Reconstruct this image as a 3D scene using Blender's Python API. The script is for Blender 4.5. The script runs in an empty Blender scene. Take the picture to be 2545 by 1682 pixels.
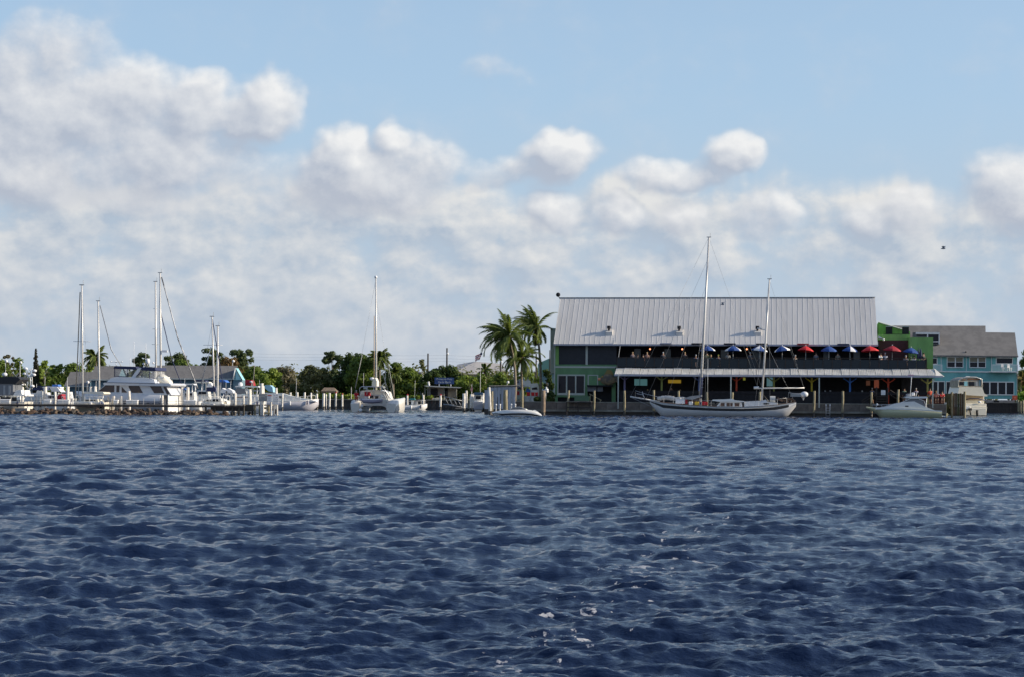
import bpy, bmesh, math, random
import numpy as np
from mathutils import Vector, Matrix
random.seed(7)
R = math.radians
scene = bpy.context.scene
COL = scene.collection

# ------------------------------------------------------------------ camera
FPX, CU, HV, CAMH = 4600.0, 1272.5, 986.0, 2.0      # focal length and horizon in photograph pixels
ROLL = R(0.35)
cam_data = bpy.data.cameras.new('camera')
cam = bpy.data.objects.new('camera', cam_data); COL.objects.link(cam)
cam_data.sensor_fit = 'HORIZONTAL'; cam_data.sensor_width = 36.0
cam_data.lens = 36.0 * FPX / 2545.0
cam_data.shift_y = (HV - 841.0) / 2545.0
cam_data.clip_start = 0.2; cam_data.clip_end = 6000
cam.location = (0, 0, CAMH)
cam.rotation_euler = (Matrix.Rotation(R(90), 3, 'X') @ Matrix.Rotation(ROLL, 3, 'Z')).to_euler()
scene.camera = cam
scene.view_settings.view_transform = 'Standard'
scene.view_settings.look = 'None'
scene.view_settings.gamma = 1.0
scene.view_settings.exposure = 0.22
scene.view_settings.use_curve_mapping = False
scene.cycles.max_bounces = 6
scene.cycles.transparent_max_bounces = 8
scene.cycles.caustics_reflective = False
scene.cycles.caustics_refractive = False

# ------------------------------------------------------------------ sun
SUN_EL, SUN_AZ = 21.0, -3.0            # azimuth measured from +X towards +Y (behind the shore)
ce, se = math.cos(R(SUN_EL)), math.sin(R(SUN_EL))
SUN = Vector((ce * math.cos(R(SUN_AZ)), ce * math.sin(R(SUN_AZ)), se))
sd = bpy.data.lights.new('sun', 'SUN'); sd.energy = 4.9; sd.angle = R(0.55); sd.color = (1.0, 0.88, 0.71)
sun = bpy.data.objects.new('sun', sd); COL.objects.link(sun)
sun.rotation_euler = SUN.to_track_quat('Z', 'Y').to_euler()
sun.location = (200, 100, 100)

# ------------------------------------------------------------------ sky with clouds, as a function of direction
world = bpy.data.worlds.new('World'); scene.world = world; world.use_nodes = True
wt = world.node_tree; wt.nodes.clear()
class NB:
    """small node-graph helper: every method returns an output socket"""
    def __init__(s, tree): s.t = tree
    def n(s, kind, **kw):
        nd = s.t.nodes.new(kind)
        for k, v in kw.items(): setattr(nd, k, v)
        return nd
    def put(s, sock, v):
        if isinstance(v, bpy.types.NodeSocket): s.t.links.new(v, sock)
        else: sock.default_value = v
    def m(s, op, a, b=0.0, c=None, clamp=False):
        nd = s.n('ShaderNodeMath', operation=op); nd.use_clamp = clamp
        s.put(nd.inputs[0], a); s.put(nd.inputs[1], b)
        if c is not None: s.put(nd.inputs[2], c)
        return nd.outputs[0]
    def xyz(s, x, y, z=0.0):
        nd = s.n('ShaderNodeCombineXYZ')
        for i, v in enumerate((x, y, z)): s.put(nd.inputs[i], v)
        return nd.outputs[0]
    def noise(s, vec, scale, detail=5, rough=.5, dist=0.0, out='Fac'):
        nd = s.n('ShaderNodeTexNoise'); s.put(nd.inputs['Vector'], vec)
        nd.inputs['Scale'].default_value = scale; nd.inputs['Detail'].default_value = detail
        nd.inputs['Roughness'].default_value = rough; nd.inputs['Distortion'].default_value = dist
        return nd.outputs[out]
    def step(s, v, lo, hi, a=0.0, b=1.0):
        nd = s.n('ShaderNodeMapRange', interpolation_type='SMOOTHSTEP')
        for i, x in enumerate((v, lo, hi, a, b)): s.put(nd.inputs[i], x)
        return nd.outputs[0]
    def lin(s, v, lo, hi, a=0.0, b=1.0):
        nd = s.n('ShaderNodeMapRange')
        for i, x in enumerate((v, lo, hi, a, b)): s.put(nd.inputs[i], x)
        return nd.outputs[0]
    def mix(s, f, a, b, blend='MIX'):
        nd = s.n('ShaderNodeMix', data_type='RGBA', blend_type=blend)
        s.put(nd.inputs[0], f)
        for i, v in ((6, a), (7, b)):
            s.put(nd.inputs[i], v if isinstance(v, bpy.types.NodeSocket) else (v[0], v[1], v[2], 1.0))
        return nd.outputs[2]
W = NB(wt)
geo = W.n('ShaderNodeTexCoord')
sep = W.n('ShaderNodeSeparateXYZ'); wt.links.new(geo.outputs['Generated'], sep.inputs[0])
hyp = W.m('SQRT', W.m('ADD', W.m('MULTIPLY', sep.outputs[0], sep.outputs[0]), W.m('MULTIPLY', sep.outputs[1], sep.outputs[1])))
AZ = W.m('MULTIPLY', W.m('ARCTAN2', sep.outputs[0], sep.outputs[1]), 4.6)
EL = W.m('MULTIPLY', W.m('ARCTAN2', sep.outputs[2], hyp), 4.6)

# a node group: cloud thickness at an azimuth and elevation (unit: 1/4.6 radian)
cg = bpy.data.node_groups.new('cloud_thickness', 'ShaderNodeTree')
for nm in ('a', 'e'): cg.interface.new_socket(nm, in_out='INPUT', socket_type='NodeSocketFloat')
for nm in ('high', 'low'): cg.interface.new_socket(nm, in_out='OUTPUT', socket_type='NodeSocketFloat')
G = NB(cg)
gi = G.n('NodeGroupInput'); go = G.n('NodeGroupOutput')
ga, ge = gi.outputs[0], gi.outputs[1]
# large clouds: (azimuth, elevation, half width, half height, weight)
BLOBS = [(-1.14, .80, .20, .13, .72), (-.98, .72, .26, .12, .85), (-1.10, .68, .35, .14, .9),(-1.25,.60,.30,.12,.9),
         (-.885, .745, .07, .07, .8), (-.78, .70, .13, .10, .95), (-.63, .70, .12, .10, 1.0), (-.88, .58, .30, .13, .9),
         (-1.2, .53, .42, .09, .9), (-1.0, .475, .35, .05, .55), (-.60, .56, .16, .06, .45),
         (-.42, .60, .10, .10, 1.1), (-.29, .63, .06, .06, .85), (-.38, .53, .22, .11, .95), (-.25, .55, .16, .10, .75), (-.50, .49, .20, .06, .45),
         (.12, .60, .13, .065, .95), (0.0, .555, .17, .055, .75), (-.08, .80, .12, .05, .36), (.0,.775,.07,.03,.28),
         (.53, .60, .10, .062, .85), (.585, .585, .07, .05, .7), (.42, .57, .13, .04, .62), (.49, .61, .06, .045, .6), (.40, .545, .15, .045, .7), (1.24, .50, .17, .11, .9), (1.05,.47,.12,.06,.5), (.10,.46,.10,.06,.8),(.26,.46,.10,.05,.7),(.40,.45,.09,.06,.65),(.62,.44,.10,.07,.7),(.86,.43,.09,.06,.65),(1.0,.45,.10,.07,.75),
         (-1.9, .9, .4, .14, .9), (1.9, .8, .4, .12, .8), (2.9, 1.1, .5, .2, .8), (-3.2, .9, .6, .2, .8)]
acc = None
wv = G.xyz(ga, ge)
wx = G.m('MULTIPLY', G.m('SUBTRACT', G.noise(wv, 5.5, 3, .55), .5), .15)
wy = G.m('MULTIPLY', G.m('SUBTRACT', G.noise(G.xyz(G.m('ADD', ga, 7.3), ge), 5.5, 3, .55), .5), .13)
wa = G.m('ADD', ga, wx); we = G.m('ADD', ge, wy)
for (a0, e0, ra, re, w_) in BLOBS:
    dx = G.m('MULTIPLY', G.m('SUBTRACT', wa, a0), 1 / ra)
    dy = G.m('MULTIPLY', G.m('SUBTRACT', we, e0), 1 / re)
    d2 = G.m('ADD', G.m('MULTIPLY', dx, dx), G.m('MULTIPLY', dy, dy))
    b = G.m('MULTIPLY', G.m('MAXIMUM', G.m('SUBTRACT', 1.25, d2), 0.0), w_)
    acc = b if acc is None else G.m('SMOOTH_MAX', acc, b, .35)
far_a = G.m('ABSOLUTE', ga)
wild = G.m('MULTIPLY', G.step(far_a, 1.5, 2.2), G.step(G.noise(G.xyz(G.m('MULTIPLY', ga, .6), ge, 4.0), 1.6, 3), .5, .75, 0, .9))
wild = G.m('MULTIPLY', wild, G.step(ge, 3.2, 1.6))
acc = G.m('MAXIMUM', acc, wild)
fb = G.m('SUBTRACT', G.noise(G.xyz(ga, G.m('MULTIPLY', ge, 1.15), 3.1), 7.0, 8, .55), .5)
high = G.m('ADD', acc, G.m('MULTIPLY', fb, 1.3))
high = G.m('MULTIPLY', high, G.step(acc, .06, .40))
# lower rows of far cumulus, denser and flatter towards the horizon
lv = G.xyz(ga, G.m('MULTIPLY', ge, 1.3), 9.0)
ln = G.noise(lv, 3.9, 7, .54)
ln2 = G.noise(G.xyz(ga, G.m('MULTIPLY', ge, 1.35), 21.0), 9.0, 5, .55)
edge = G.m('ADD', .515, G.m('MULTIPLY', G.m('SUBTRACT', G.noise(G.xyz(ga, 0.0, 2.0), 3.2, 4, .6), .5), .34))
cover = G.step(G.m('SUBTRACT', ge, edge), .07, -.05)
left = G.step(ga, .25, -.5, 0.0, .10)
low = G.m('ADD', G.m('ADD', G.m('MULTIPLY', G.m('SUBTRACT', ln, .5), 2.4), G.m('MULTIPLY', G.m('SUBTRACT', ln2, .5), .9)), G.m('ADD', .66, left))
low = G.m('MULTIPLY', low, cover)
cg.links.new(high, go.inputs[0]); cg.links.new(low, go.inputs[1])

def thick(a, e):
    nd = W.n('ShaderNodeGroup'); nd.node_tree = cg
    W.put(nd.inputs[0], a); W.put(nd.inputs[1], e)
    return nd.outputs
T0 = thick(AZ, EL)
T1 = thick(W.m('ADD', AZ, .035), W.m('ADD', EL, .045))
T2 = thick(W.m('ADD', AZ, .012), W.m('ADD', EL, .016))
def lit(i, k1, k2, base):
    a = W.m('MULTIPLY', W.m('SUBTRACT', T0[i], T1[i]), k1)
    b = W.m('MULTIPLY', W.m('SUBTRACT', T0[i], T2[i]), k2)
    return W.m('ADD', W.m('ADD', a, b), base, clamp=True)
sky = W.n('ShaderNodeTexSky', sky_type='NISHITA'); sky.sun_disc = False
sky.sun_elevation = R(SUN_EL); sky.sun_rotation = R(90 - SUN_AZ)
sky.altitude = 0; sky.air_density = 1.0; sky.dust_density = 1.2; sky.ozone_density = 1.6
SKY_STRENGTH = 0.13
K = 1.0 / SKY_STRENGTH
def kc(r, g, b): return (r * K * .865, g * K * .86, b * K * .85)
base_sky = W.mix(1.0, sky.outputs[0], (1.0, 1.02, 1.12), 'MULTIPLY')
# the moist air of the coast: pale blue that thickens towards the horizon all round
base_sky = W.mix(W.step(EL, 2.6, .1, 0.0, .92), base_sky, kc(.42, .60, .80))
base_sky = W.mix(W.step(EL, .80, .30, 0.0, .85), base_sky, kc(.47, .585, .71))
lo_l = lit(1, .85, .8, .40)
lowcol = W.mix(lo_l, kc(.435, .515, .625), kc(.79, .79, .785))
lowalpha = W.m('MULTIPLY', W.step(T0[1], .08, .80), .93)
c1 = W.mix(lowalpha, base_sky, lowcol)
hi_l = lit(0, .60, .80, .30)
hicol = W.mix(hi_l, kc(.45, .50, .60), kc(.90, .90, .90))
hialpha = W.m('MULTIPLY', W.step(T0[0], .09, .98), .93)
c2 = W.mix(hialpha, c1, hicol)
# far haze low over the horizon
hz = W.step(EL, .45, -.02, 0.0, .60)
c3 = W.mix(hz, c2, kc(.47, .545, .655))
# below the horizon: plain, never seen
bg = W.n('ShaderNodeBackground'); bg.inputs[1].default_value = SKY_STRENGTH
wt.links.new(c3, bg.inputs[0])
wo = W.n('ShaderNodeOutputWorld'); wt.links.new(bg.outputs[0], wo.inputs[0])
world.cycles.sampling_method = 'MANUAL'; world.cycles.sample_map_resolution = 512
WAVE_LP = 1.75; WAVE_RMS = .0275; WATER_COL = (.010, .021, .055); WATER_BUMP = .05
# ------------------------------------------------------------------ helpers
def link(o, parent=None):
    COL.objects.link(o)
    if parent is not None: o.parent = parent
    return o
def tag(o, label, cat, group=None, kind=None):
    o['label'] = label; o['category'] = cat
    if group: o['group'] = group
    if kind: o['kind'] = kind
    return o
def structure(o, label=None, cat=None):
    o['kind'] = 'structure'
    if label: o['label'] = label
    if cat: o['category'] = cat
    return o
def thing(name, label, cat, loc=(0, 0, 0), rz=0.0, group=None):
    o = bpy.data.objects.new(name, None); o.empty_display_size = .3
    COL.objects.link(o); o.location = loc; o.rotation_euler = (0, 0, rz)
    return tag(o, label, cat, group)
def unroll(u, v):
    c, s = math.cos(ROLL), math.sin(ROLL)
    x, y = u - CU, v - HV
    return x * c - y * s, x * s + y * c
def at(u, v, Y):
    """world point at depth Y that the photograph shows at (u, v)"""
    x, y = unroll(u, v)
    return Vector((x * Y / FPX, Y, CAMH - y * Y / FPX))
def depth(u, v):
    """depth of a point on the water seen at (u, v)"""
    return CAMH * FPX / unroll(u, v)[1]

MATS = {}
def mat(name, col, rough=.6, metal=0.0, var=0.0, scale=3.0, bump=0.0, spec=None, col2=None, trans=0.0, coat=0.0, stretch=None, emit=None, world=False):
    if name in MATS: return MATS[name]
    m = bpy.data.materials.new(name); m.use_nodes = True
    t = m.node_tree; N = NB(t); bs = t.nodes['Principled BSDF']
    bs.inputs['Roughness'].default_value = rough; bs.inputs['Metallic'].default_value = metal
    if spec is not None: bs.inputs['Specular IOR Level'].default_value = spec
    if coat: bs.inputs['Coat Weight'].default_value = coat; bs.inputs['Coat Roughness'].default_value = .08
    if trans: bs.inputs['Transmission Weight'].default_value = trans
    c = (col[0], col[1], col[2], 1)
    bs.inputs['Base Color'].default_value = c
    if var or col2 or bump:
        tc = N.n('ShaderNodeTexCoord'); v = tc.outputs['Object']
        if world: v = N.n('ShaderNodeNewGeometry').outputs['Position']
        if stretch:
            mp = N.n('ShaderNodeMapping'); mp.inputs['Scale'].default_value = stretch
            t.links.new(v, mp.inputs[0]); v = mp.outputs[0]
        nz = N.noise(v, scale, 6, .6)
        d = col2 if col2 else tuple(x * (1 - var) for x in col)
        f = N.step(nz, .38, .62)
        r = N.mix(f, col, d); t.links.new(r, bs.inputs['Base Color'])
        if bump:
            bp = N.n('ShaderNodeBump'); bp.inputs['Strength'].default_value = bump; bp.inputs['Distance'].default_value = .03
            t.links.new(N.noise(v, scale * 6, 4, .6), bp.inputs['Height']); t.links.new(bp.outputs[0], bs.inputs['Normal'])
    if emit:
        bs.inputs['Emission Color'].default_value = (emit[0], emit[1], emit[2], 1); bs.inputs['Emission Strength'].default_value = emit[3]
    MATS[name] = m
    return m

class MB:
    """collects shapes, then build() links them as ONE mesh object"""
    def __init__(s): s.v = []; s.f = []; s.sm = []
    def add(s, vs, fs, smooth=False):
        o = len(s.v); s.v += [tuple(p) for p in vs]; s.f += [tuple(i + o for i in f) for f in fs]; s.sm += [smooth] * len(fs)
        return s
    def box(s, c, d, rot=None):
        hx, hy, hz = d[0] / 2, d[1] / 2, d[2] / 2
        vs = [Vector((x * hx, y * hy, z * hz)) for x in (-1, 1) for y in (-1, 1) for z in (-1, 1)]
        if rot is not None: vs = [rot @ p for p in vs]
        c = Vector(c)
        return s.add([p + c for p in vs], [(0, 1, 3, 2), (4, 6, 7, 5), (0, 4, 5, 1), (2, 3, 7, 6), (0, 2, 6, 4), (1, 5, 7, 3)])
    def cyl(s, a, b, r1, r2=None, n=8, caps=True, smooth=True):
        r2 = r1 if r2 is None else r2
        a, b = Vector(a), Vector(b); d = (b - a)
        if d.length < 1e-6: return s
        q = d.normalized().to_track_quat('Z', 'Y')
        vs = []
        for c, r in ((a, r1), (b, r2)):
            for i in range(n):
                t = 2 * math.pi * i / n
                vs.append(c + q @ Vector((math.cos(t) * r, math.sin(t) * r, 0)))
        fs = [(i, (i + 1) % n, n + (i + 1) % n, n + i) for i in range(n)]
        s.add(vs, fs, smooth)
        if caps: s.add(vs, [tuple(range(n - 1, -1, -1)), tuple(range(n, 2 * n))])
        return s
    def tube(s, pts, r, n=6):
        """a smooth tube through pts; r a number or a list"""
        pts = [Vector(p) for p in pts]; rs = r if isinstance(r, (list, tuple)) else [r] * len(pts)
        vs = []; 
        for i, p in enumerate(pts):
            d = (pts[min(i + 1, len(pts) - 1)] - pts[max(i - 1, 0)]).normalized()
            up = Vector((0, 0, 1)) if abs(d.z) < .9 else Vector((0, 1, 0))
            x = d.cross(up).normalized(); y = d.cross(x)
            for k in range(n):
                t = 2 * math.pi * k / n
                vs.append(p + (x * math.cos(t) + y * math.sin(t)) * rs[i])
        fs = []
        for i in range(len(pts) - 1):
            for k in range(n):
                fs.append((i * n + k, i * n + (k + 1) % n, (i + 1) * n + (k + 1) % n, (i + 1) * n + k))
        fs.append(tuple(range(n - 1, -1, -1))); fs.append(tuple(range((len(pts) - 1) * n, len(pts) * n)))
        return s.add(vs, fs, True)
    def quad(s, a, b, c, d): return s.add([a, b, c, d], [(0, 1, 2, 3)])
    def poly(s, pts): return s.add(pts, [tuple(range(len(pts)))])
    def prism(s, prof, y0, y1, axis='Y'):
        """an outline given as (x, z) pairs, extruded from y0 to y1 (or along X for (y, z) pairs)"""
        n = len(prof)
        if axis == 'Y': vs = [(x, y0, z) for x, z in prof] + [(x, y1, z) for x, z in prof]
        elif axis == 'X': vs = [(y0, x, z) for x, z in prof] + [(y1, x, z) for x, z in prof]
        else: vs = [(x, z, y0) for x, z in prof] + [(x, z, y1) for x, z in prof]
        fs = [tuple(range(n)), tuple(range(2 * n - 1, n - 1, -1))] + [(i, n + i, n + (i + 1) % n, (i + 1) % n) for i in range(n)]
        return s.add(vs, fs)
    def ball(s, c, r, n=8, m=6, sc=(1, 1, 1)):
        vs = []; fs = []
        for j in range(m + 1):
            ph = math.pi * j / m
            for i in range(n):
                t = 2 * math.pi * i / n
                vs.append((c[0] + r * sc[0] * math.sin(ph) * math.cos(t), c[1] + r * sc[1] * math.sin(ph) * math.sin(t), c[2] + r * sc[2] * math.cos(ph)))
        for j in range(m):
            for i in range(n):
                fs.append((j * n + i, (j + 1) * n + i, (j + 1) * n + (i + 1) % n, j * n + (i + 1) % n))
        return s.add(vs, fs, True)
    def loft(s, secs, close=True, caps=True, smooth=True):
        n = len(secs[0]); vs = [p for sec in secs for p in sec]; fs = []
        kk = n if close else n - 1
        for i in range(len(secs) - 1):
            for k in range(kk):
                fs.append((i * n + k, i * n + (k + 1) % n, (i + 1) * n + (k + 1) % n, (i + 1) * n + k))
        s.add(vs, fs, smooth)
        if caps: s.add(vs, [tuple(range(n - 1, -1, -1)), tuple(range((len(secs) - 1) * n, len(secs) * n))])
        return s
    def mesh(s, name, material):
        me = bpy.data.meshes.new(name); me.from_pydata(s.v, [], s.f)
        if any(s.sm):
            me.polygons.foreach_set('use_smooth', s.sm)
        me.materials.append(material); me.update()
        return me
    def build(s, name, material, parent=None, bevel=0.0, fix=True):
        me = s.mesh(name, material)
        if fix:
            bm = bmesh.new(); bm.from_mesh(me); bmesh.ops.recalc_face_normals(bm, faces=bm.faces)
            bm.to_mesh(me); bm.free()
        o = bpy.data.objects.new(name, me); link(o, parent)
        if bevel:
            md = o.modifiers.new('bevel', 'BEVEL'); md.width = bevel; md.segments = 1; md.limit_method = 'ANGLE'
        return o
def piece(name, me, parent, loc=(0, 0, 0), rot=(0, 0, 0), sc=(1, 1, 1)):
    """another object on a shared mesh"""
    o = bpy.data.objects.new(name, me); link(o, parent); o.location = loc; o.rotation_euler = rot; o.scale = sc
    return o
def copy_tree(o, parent=None):
    c = o.copy(); COL.objects.link(c)
    if parent is not None: c.parent = parent
    for ch in list(o.children): copy_tree(ch, c)
    return c

# ------------------------------------------------------------------ water
def wave_tile(L, N, lmin, lmax, lam_p, seed, wind, spread=5.0):
    rng = np.random.RandomState(seed)
    k1 = np.fft.fftfreq(N, 1.0 / N) * 2 * np.pi / L
    kx, ky = np.meshgrid(k1, k1)
    k = np.hypot(kx, ky); k[0, 0] = 1
    kp = 2 * np.pi / lam_p
    ang = np.arctan2(ky, kx) - wind
    D = np.abs(np.cos(ang)) ** spread * .93 + .07
    D = np.where(np.cos(ang) < 0, D * .25, D)
    S = k ** -3.95 * np.exp(-1.1 * (kp / k) ** 2) * D
    lam = 2 * np.pi / k
    S *= (lam >= lmin) & (lam <= lmax); S[0, 0] = 0
    a = np.sqrt(S) * (rng.randn(N, N) + 1j * rng.randn(N, N))
    h = np.fft.ifft2(a).real
    dx = np.fft.ifft2(1j * kx / k * a).real; dy = np.fft.ifft2(1j * ky / k * a).real
    return h, dx, dy
def sample(tile, L, X, Y, ang=0.0):
    N = tile.shape[0]
    c, s = math.cos(ang), math.sin(ang)
    u = ((X * c - Y * s) / L * N) % N; v = ((X * s + Y * c) / L * N) % N
    i = np.floor(u).astype(int) % N; j = np.floor(v).astype(int) % N; fu = u - np.floor(u); fv = v - np.floor(v)
    i2, j2 = (i + 1) % N, (j + 1) % N
    return (tile[j, i] * (1 - fu) * (1 - fv) + tile[j, i2] * fu * (1 - fv) + tile[j2, i] * (1 - fu) * fv + tile[j2, i2] * fu * fv)
WIND = R(-78)
LA, LB = 73.0, 19.0
A = wave_tile(LA, 1024, .55, 9.0, WAVE_LP, 3, WIND)
B = wave_tile(LB, 1024, .07, .55, WAVE_LP, 5, WIND)
# same spectral level in both: the inverse transform scales with (dk)
fa, fb2 = A[0].size / LA, B[0].size / LB
A = [t * fa for t in A]; B = [t * fb2 for t in B]
rmsA = np.std(A[0]); sc_ = WAVE_RMS / rmsA
A = [t * sc_ for t in A]; B = [t * sc_ * 1.5 for t in B]
def water_rows():
    ys = [-300, -150, -80, -40, -20, -10, -5, 0, 3, 5.5, 7.5]
    y = 9.0
    f1 = FPX * 1024 / 2545
    while y < 345:
        ys.append(y)
        d = y * y / (f1 * CAMH) * .70
        cap = .05 + .0026 * y
        d = max(.018, min(d, max(cap, .06)))
        if y > 235: d = .8
        y += d
    ys += [360, 400, 500, 700, 1000, 1600, 2500, 4000]
    return np.array(ys)
def build_water():
    ys = water_rows()
    tn = np.linspace(-1, 1, 840)
    out = 1 + np.cumsum(.004 * 1.10 ** np.arange(1, 62))
    t = np.concatenate([-out[::-1], tn, out])
    Yg = np.repeat(ys[:, None], len(t), 1)
    half = np.maximum(np.abs(ys), 9) * .292 + 2.4
    Xg = half[:, None] * t[None, :]
    far = np.abs(t) > 1
    Xg = np.where(np.abs(t)[None, :] > 1, np.sign(t)[None, :] * (half[:, None] + (np.abs(t) - 1)[None, :] * np.maximum(half[:, None] , 60)), Xg)
    dY = np.gradient(ys)[:, None] * np.ones_like(Xg); dX = np.gradient(Xg, axis=1)
    s = np.maximum(np.abs(dY), np.abs(dX))
    g = 0.92 + .38 * (np.sin(Xg * .05 + Yg * .031 + 1) * np.sin(Yg * .047 - Xg * .02) )
    wA = np.clip(1.6 - s / .9, 0, 1) * g; wB = np.clip(1.3 - s / .22, 0, 1) * g
    near = np.clip(1.0 + 1.5 * (Yg - 28) / 90, 1.0, 2.5)
    shel = np.where(Yg > 182, np.clip(1 - (Yg - 182) / 30, .6, 1), 1.0)
    wA = wA * near * shel; wB = wB * shel
    hA = sample(A[0], LA, Xg, Yg); xA = sample(A[1], LA, Xg, Yg); yA = sample(A[2], LA, Xg, Yg)
    hB = sample(B[0], LB, Xg, Yg, .4)
    Z = hA * wA + hB * wB
    ch = 0.4
    X2 = Xg - 0 + ch * xA * wA; Y2 = Yg + ch * yA * wA
    co = np.stack([X2, Y2, Z], -1).reshape(-1, 3).astype(np.float32)
    nr, nc = Xg.shape
    idx = np.arange(nr * nc).reshape(nr, nc)
    q = np.stack([idx[:-1, :-1], idx[:-1, 1:], idx[1:, 1:], idx[1:, :-1]], -1).reshape(-1, 4)
    me = bpy.data.meshes.new('water')
    me.vertices.add(len(co)); me.vertices.foreach_set('co', co.ravel())
    me.loops.add(q.size); me.loops.foreach_set('vertex_index', q.ravel().astype(np.int32))
    me.polygons.add(len(q)); me.polygons.foreach_set('loop_start', np.arange(0, q.size, 4, dtype=np.int32))
    me.polygons.foreach_set('use_smooth', np.ones(len(q), bool))
    me.update(calc_edges=True); me.validate()
    print('water quads', len(q), 'rms', np.std(Z[40:600]))
    return me
def water_material():
    m = bpy.data.materials.new('river_water'); m.use_nodes = True
    t = m.node_tree; N = NB(t); bs = t.nodes['Principled BSDF']
    tc = N.n('ShaderNodeTexCoord'); P = tc.outputs['Object']
    bs.inputs['IOR'].default_value = 1.333
    bs.inputs['Roughness'].default_value = .10
    bs.inputs['Specular Tint'].default_value = (.50, .69, 1.0, 1)
    # peat-dark river body colour with soft drifts
    body = N.mix(N.step(N.noise(P, .05, 3), .35, .65), WATER_COL, tuple(c * .75 for c in WATER_COL))
    # wind-blown foam streaks lying near the line towards the camera
    sp = N.n('ShaderNodeSeparateXYZ'); t.links.new(P, sp.inputs[0])
    x, y = sp.outputs[0], sp.outputs[1]
    lanex = N.m('MULTIPLY', N.m('SUBTRACT', y, 14.0), .20)                       # the streak drifts right with distance
    dl = N.m('ABSOLUTE', N.m('SUBTRACT', N.m('SUBTRACT', x, .1), lanex))
    lane = N.m('MULTIPLY', N.step(dl, N.m('ADD', .5, N.m('MULTIPLY', y, .055)), .0), N.step(y, 60.0, 22.0))
    fv = N.n('ShaderNodeMapping'); fv.inputs['Scale'].default_value = (.85, .6, 1.0); t.links.new(P, fv.inputs[0])
    n1 = N.noise(fv.outputs[0], 6.5, 4, .62, .5)
    n2 = N.noise(fv.outputs[0], 1.5, 3, .5)
    fthr = N.m('SUBTRACT', .765, N.m('ADD', N.m('MULTIPLY', lane, .15), N.m('MULTIPLY', N.m('MULTIPLY', lane, N.m('SUBTRACT', n2, .5)), .30)))
    foam = N.m('MULTIPLY', N.step(N.m('SUBTRACT', n1, fthr), 0.0, .04), .8)
    col = N.mix(foam, body, (.55, .55, .56))
    t.links.new(col, bs.inputs['Base Color'])
    t.links.new(N.lin(foam, 0, 1, .10, .8), bs.inputs['Roughness'])
    mp = N.n('ShaderNodeMapping'); mp.inputs['Scale'].default_value = (.75, 1.25, 1); mp.inputs['Rotation'].default_value = (0, 0, .25); t.links.new(P, mp.inputs[0])
    h = N.m('ADD', N.m('MULTIPLY', N.noise(mp.outputs[0], 5.0, 5, .6), 1.0), N.m('MULTIPLY', N.noise(mp.outputs[0], 15.0, 4, .65), .38))
    bp = N.n('ShaderNodeBump'); bp.inputs['Strength'].default_value = .6; bp.inputs['Distance'].default_value = WATER_BUMP
    t.links.new(h, bp.inputs['Height']); t.links.new(bp.outputs[0], bs.inputs['Normal'])
    return m
wme = build_water(); wme.materials.append(water_material())
water = link(bpy.data.objects.new('water', wme)); structure(water)
# ------------------------------------------------------------------ local frames: a plane facing the camera, turned by yaw
class Fr:
    def __init__(s, u, Y, yaw=0.0, z0=0.0):
        s.yaw = R(yaw); p = at(u, HV, Y); s.O = Vector((p.x, p.y, z0))
        s.c, s.s = math.cos(s.yaw), math.sin(s.yaw)
    def p(s, u, v, y=0.0):
        xr, yr = unroll(u, v); xr /= FPX; yr /= FPX
        t = (y + s.O.x * s.s + s.O.y * s.c) / (xr * s.s + s.c)
        P = Vector((xr * t, t, CAMH - yr * t)) - s.O
        return Vector((P.x * s.c - P.y * s.s, y, P.z))
    def world(s, p):
        return s.O + Vector((p.x * s.c + p.y * s.s, -p.x * s.s + p.y * s.c, p.z))
    def local(s, P):
        d = Vector(P) - s.O
        return Vector((d.x * s.c - d.y * s.s, d.x * s.s + d.y * s.c, d.z))
    def empty(s, name, label, cat, group=None):
        return thing(name, label, cat, s.O, -s.yaw, group)
    def rect(s, mb, u0, v0, u1, v1, y, d):
        """a box whose front face spans the picture rectangle on the plane y, d deep"""
        a, b = s.p(u0, v0, y), s.p(u1, v1, y)
        return mb.box(((a.x + b.x) / 2, y + d / 2, (a.z + b.z) / 2), (abs(b.x - a.x), d, abs(a.z - b.z)))

M = {}
M['metal_roof'] = mat('galvanised_roof', (.68, .655, .615), .5, 0.0, var=.07, scale=1.0, stretch=(2.2, .25, .25), world=True)
M['metal_roof2'] = mat('galvanised_roof_worn', (.66, .635, .595), .5, 0.0, var=.11, scale=1.2, stretch=(2.5, .3, .3), world=True)
M['rib'] = mat('roof_rib_metal', (.76, .74, .70), .45)
M['green'] = mat('green_paint', (.155, .31, .145), .7, var=.22, scale=1.2, world=True, stretch=(1, 1, .35))
M['lime'] = mat('lime_green_paint', (.25, .48, .13), .7, var=.22, scale=1.0, world=True, stretch=(1, 1, .35))
M['trim'] = mat('pale_trim_paint', (.52, .55, .50), .6, var=.08)
M['white'] = mat('white_paint', (.78, .78, .76), .5, var=.06)
M['gel'] = mat('white_gelcoat', (.84, .83, .79), .25, var=.04, coat=.3)
M['cream'] = mat('cream_gelcoat', (.82, .77, .65), .3, var=.05, coat=.2)
M['glass'] = mat('dark_window_glass', (.012, .014, .024), .15, spec=.22)
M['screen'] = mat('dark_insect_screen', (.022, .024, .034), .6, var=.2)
M['dark'] = mat('dark_paint_and_shade', (.020, .020, .026), .9, var=.3)  # real dark parts, also the sheet that stands for canopy shade
M['darkwood'] = mat('dark_stained_wood', (.045, .035, .03), .8, var=.3, scale=2)
M['maroon'] = mat('maroon_paint', (.10, .035, .035), .8, var=.15)
M['canopy'] = mat('white_corrugated_roofing', (.70, .68, .62), .55, var=.2, scale=1.0, stretch=(1.2, .4, .4), world=True)
M['fascia'] = mat('lilac_grey_fascia', (.42, .42, .48), .6, var=.1)
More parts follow.
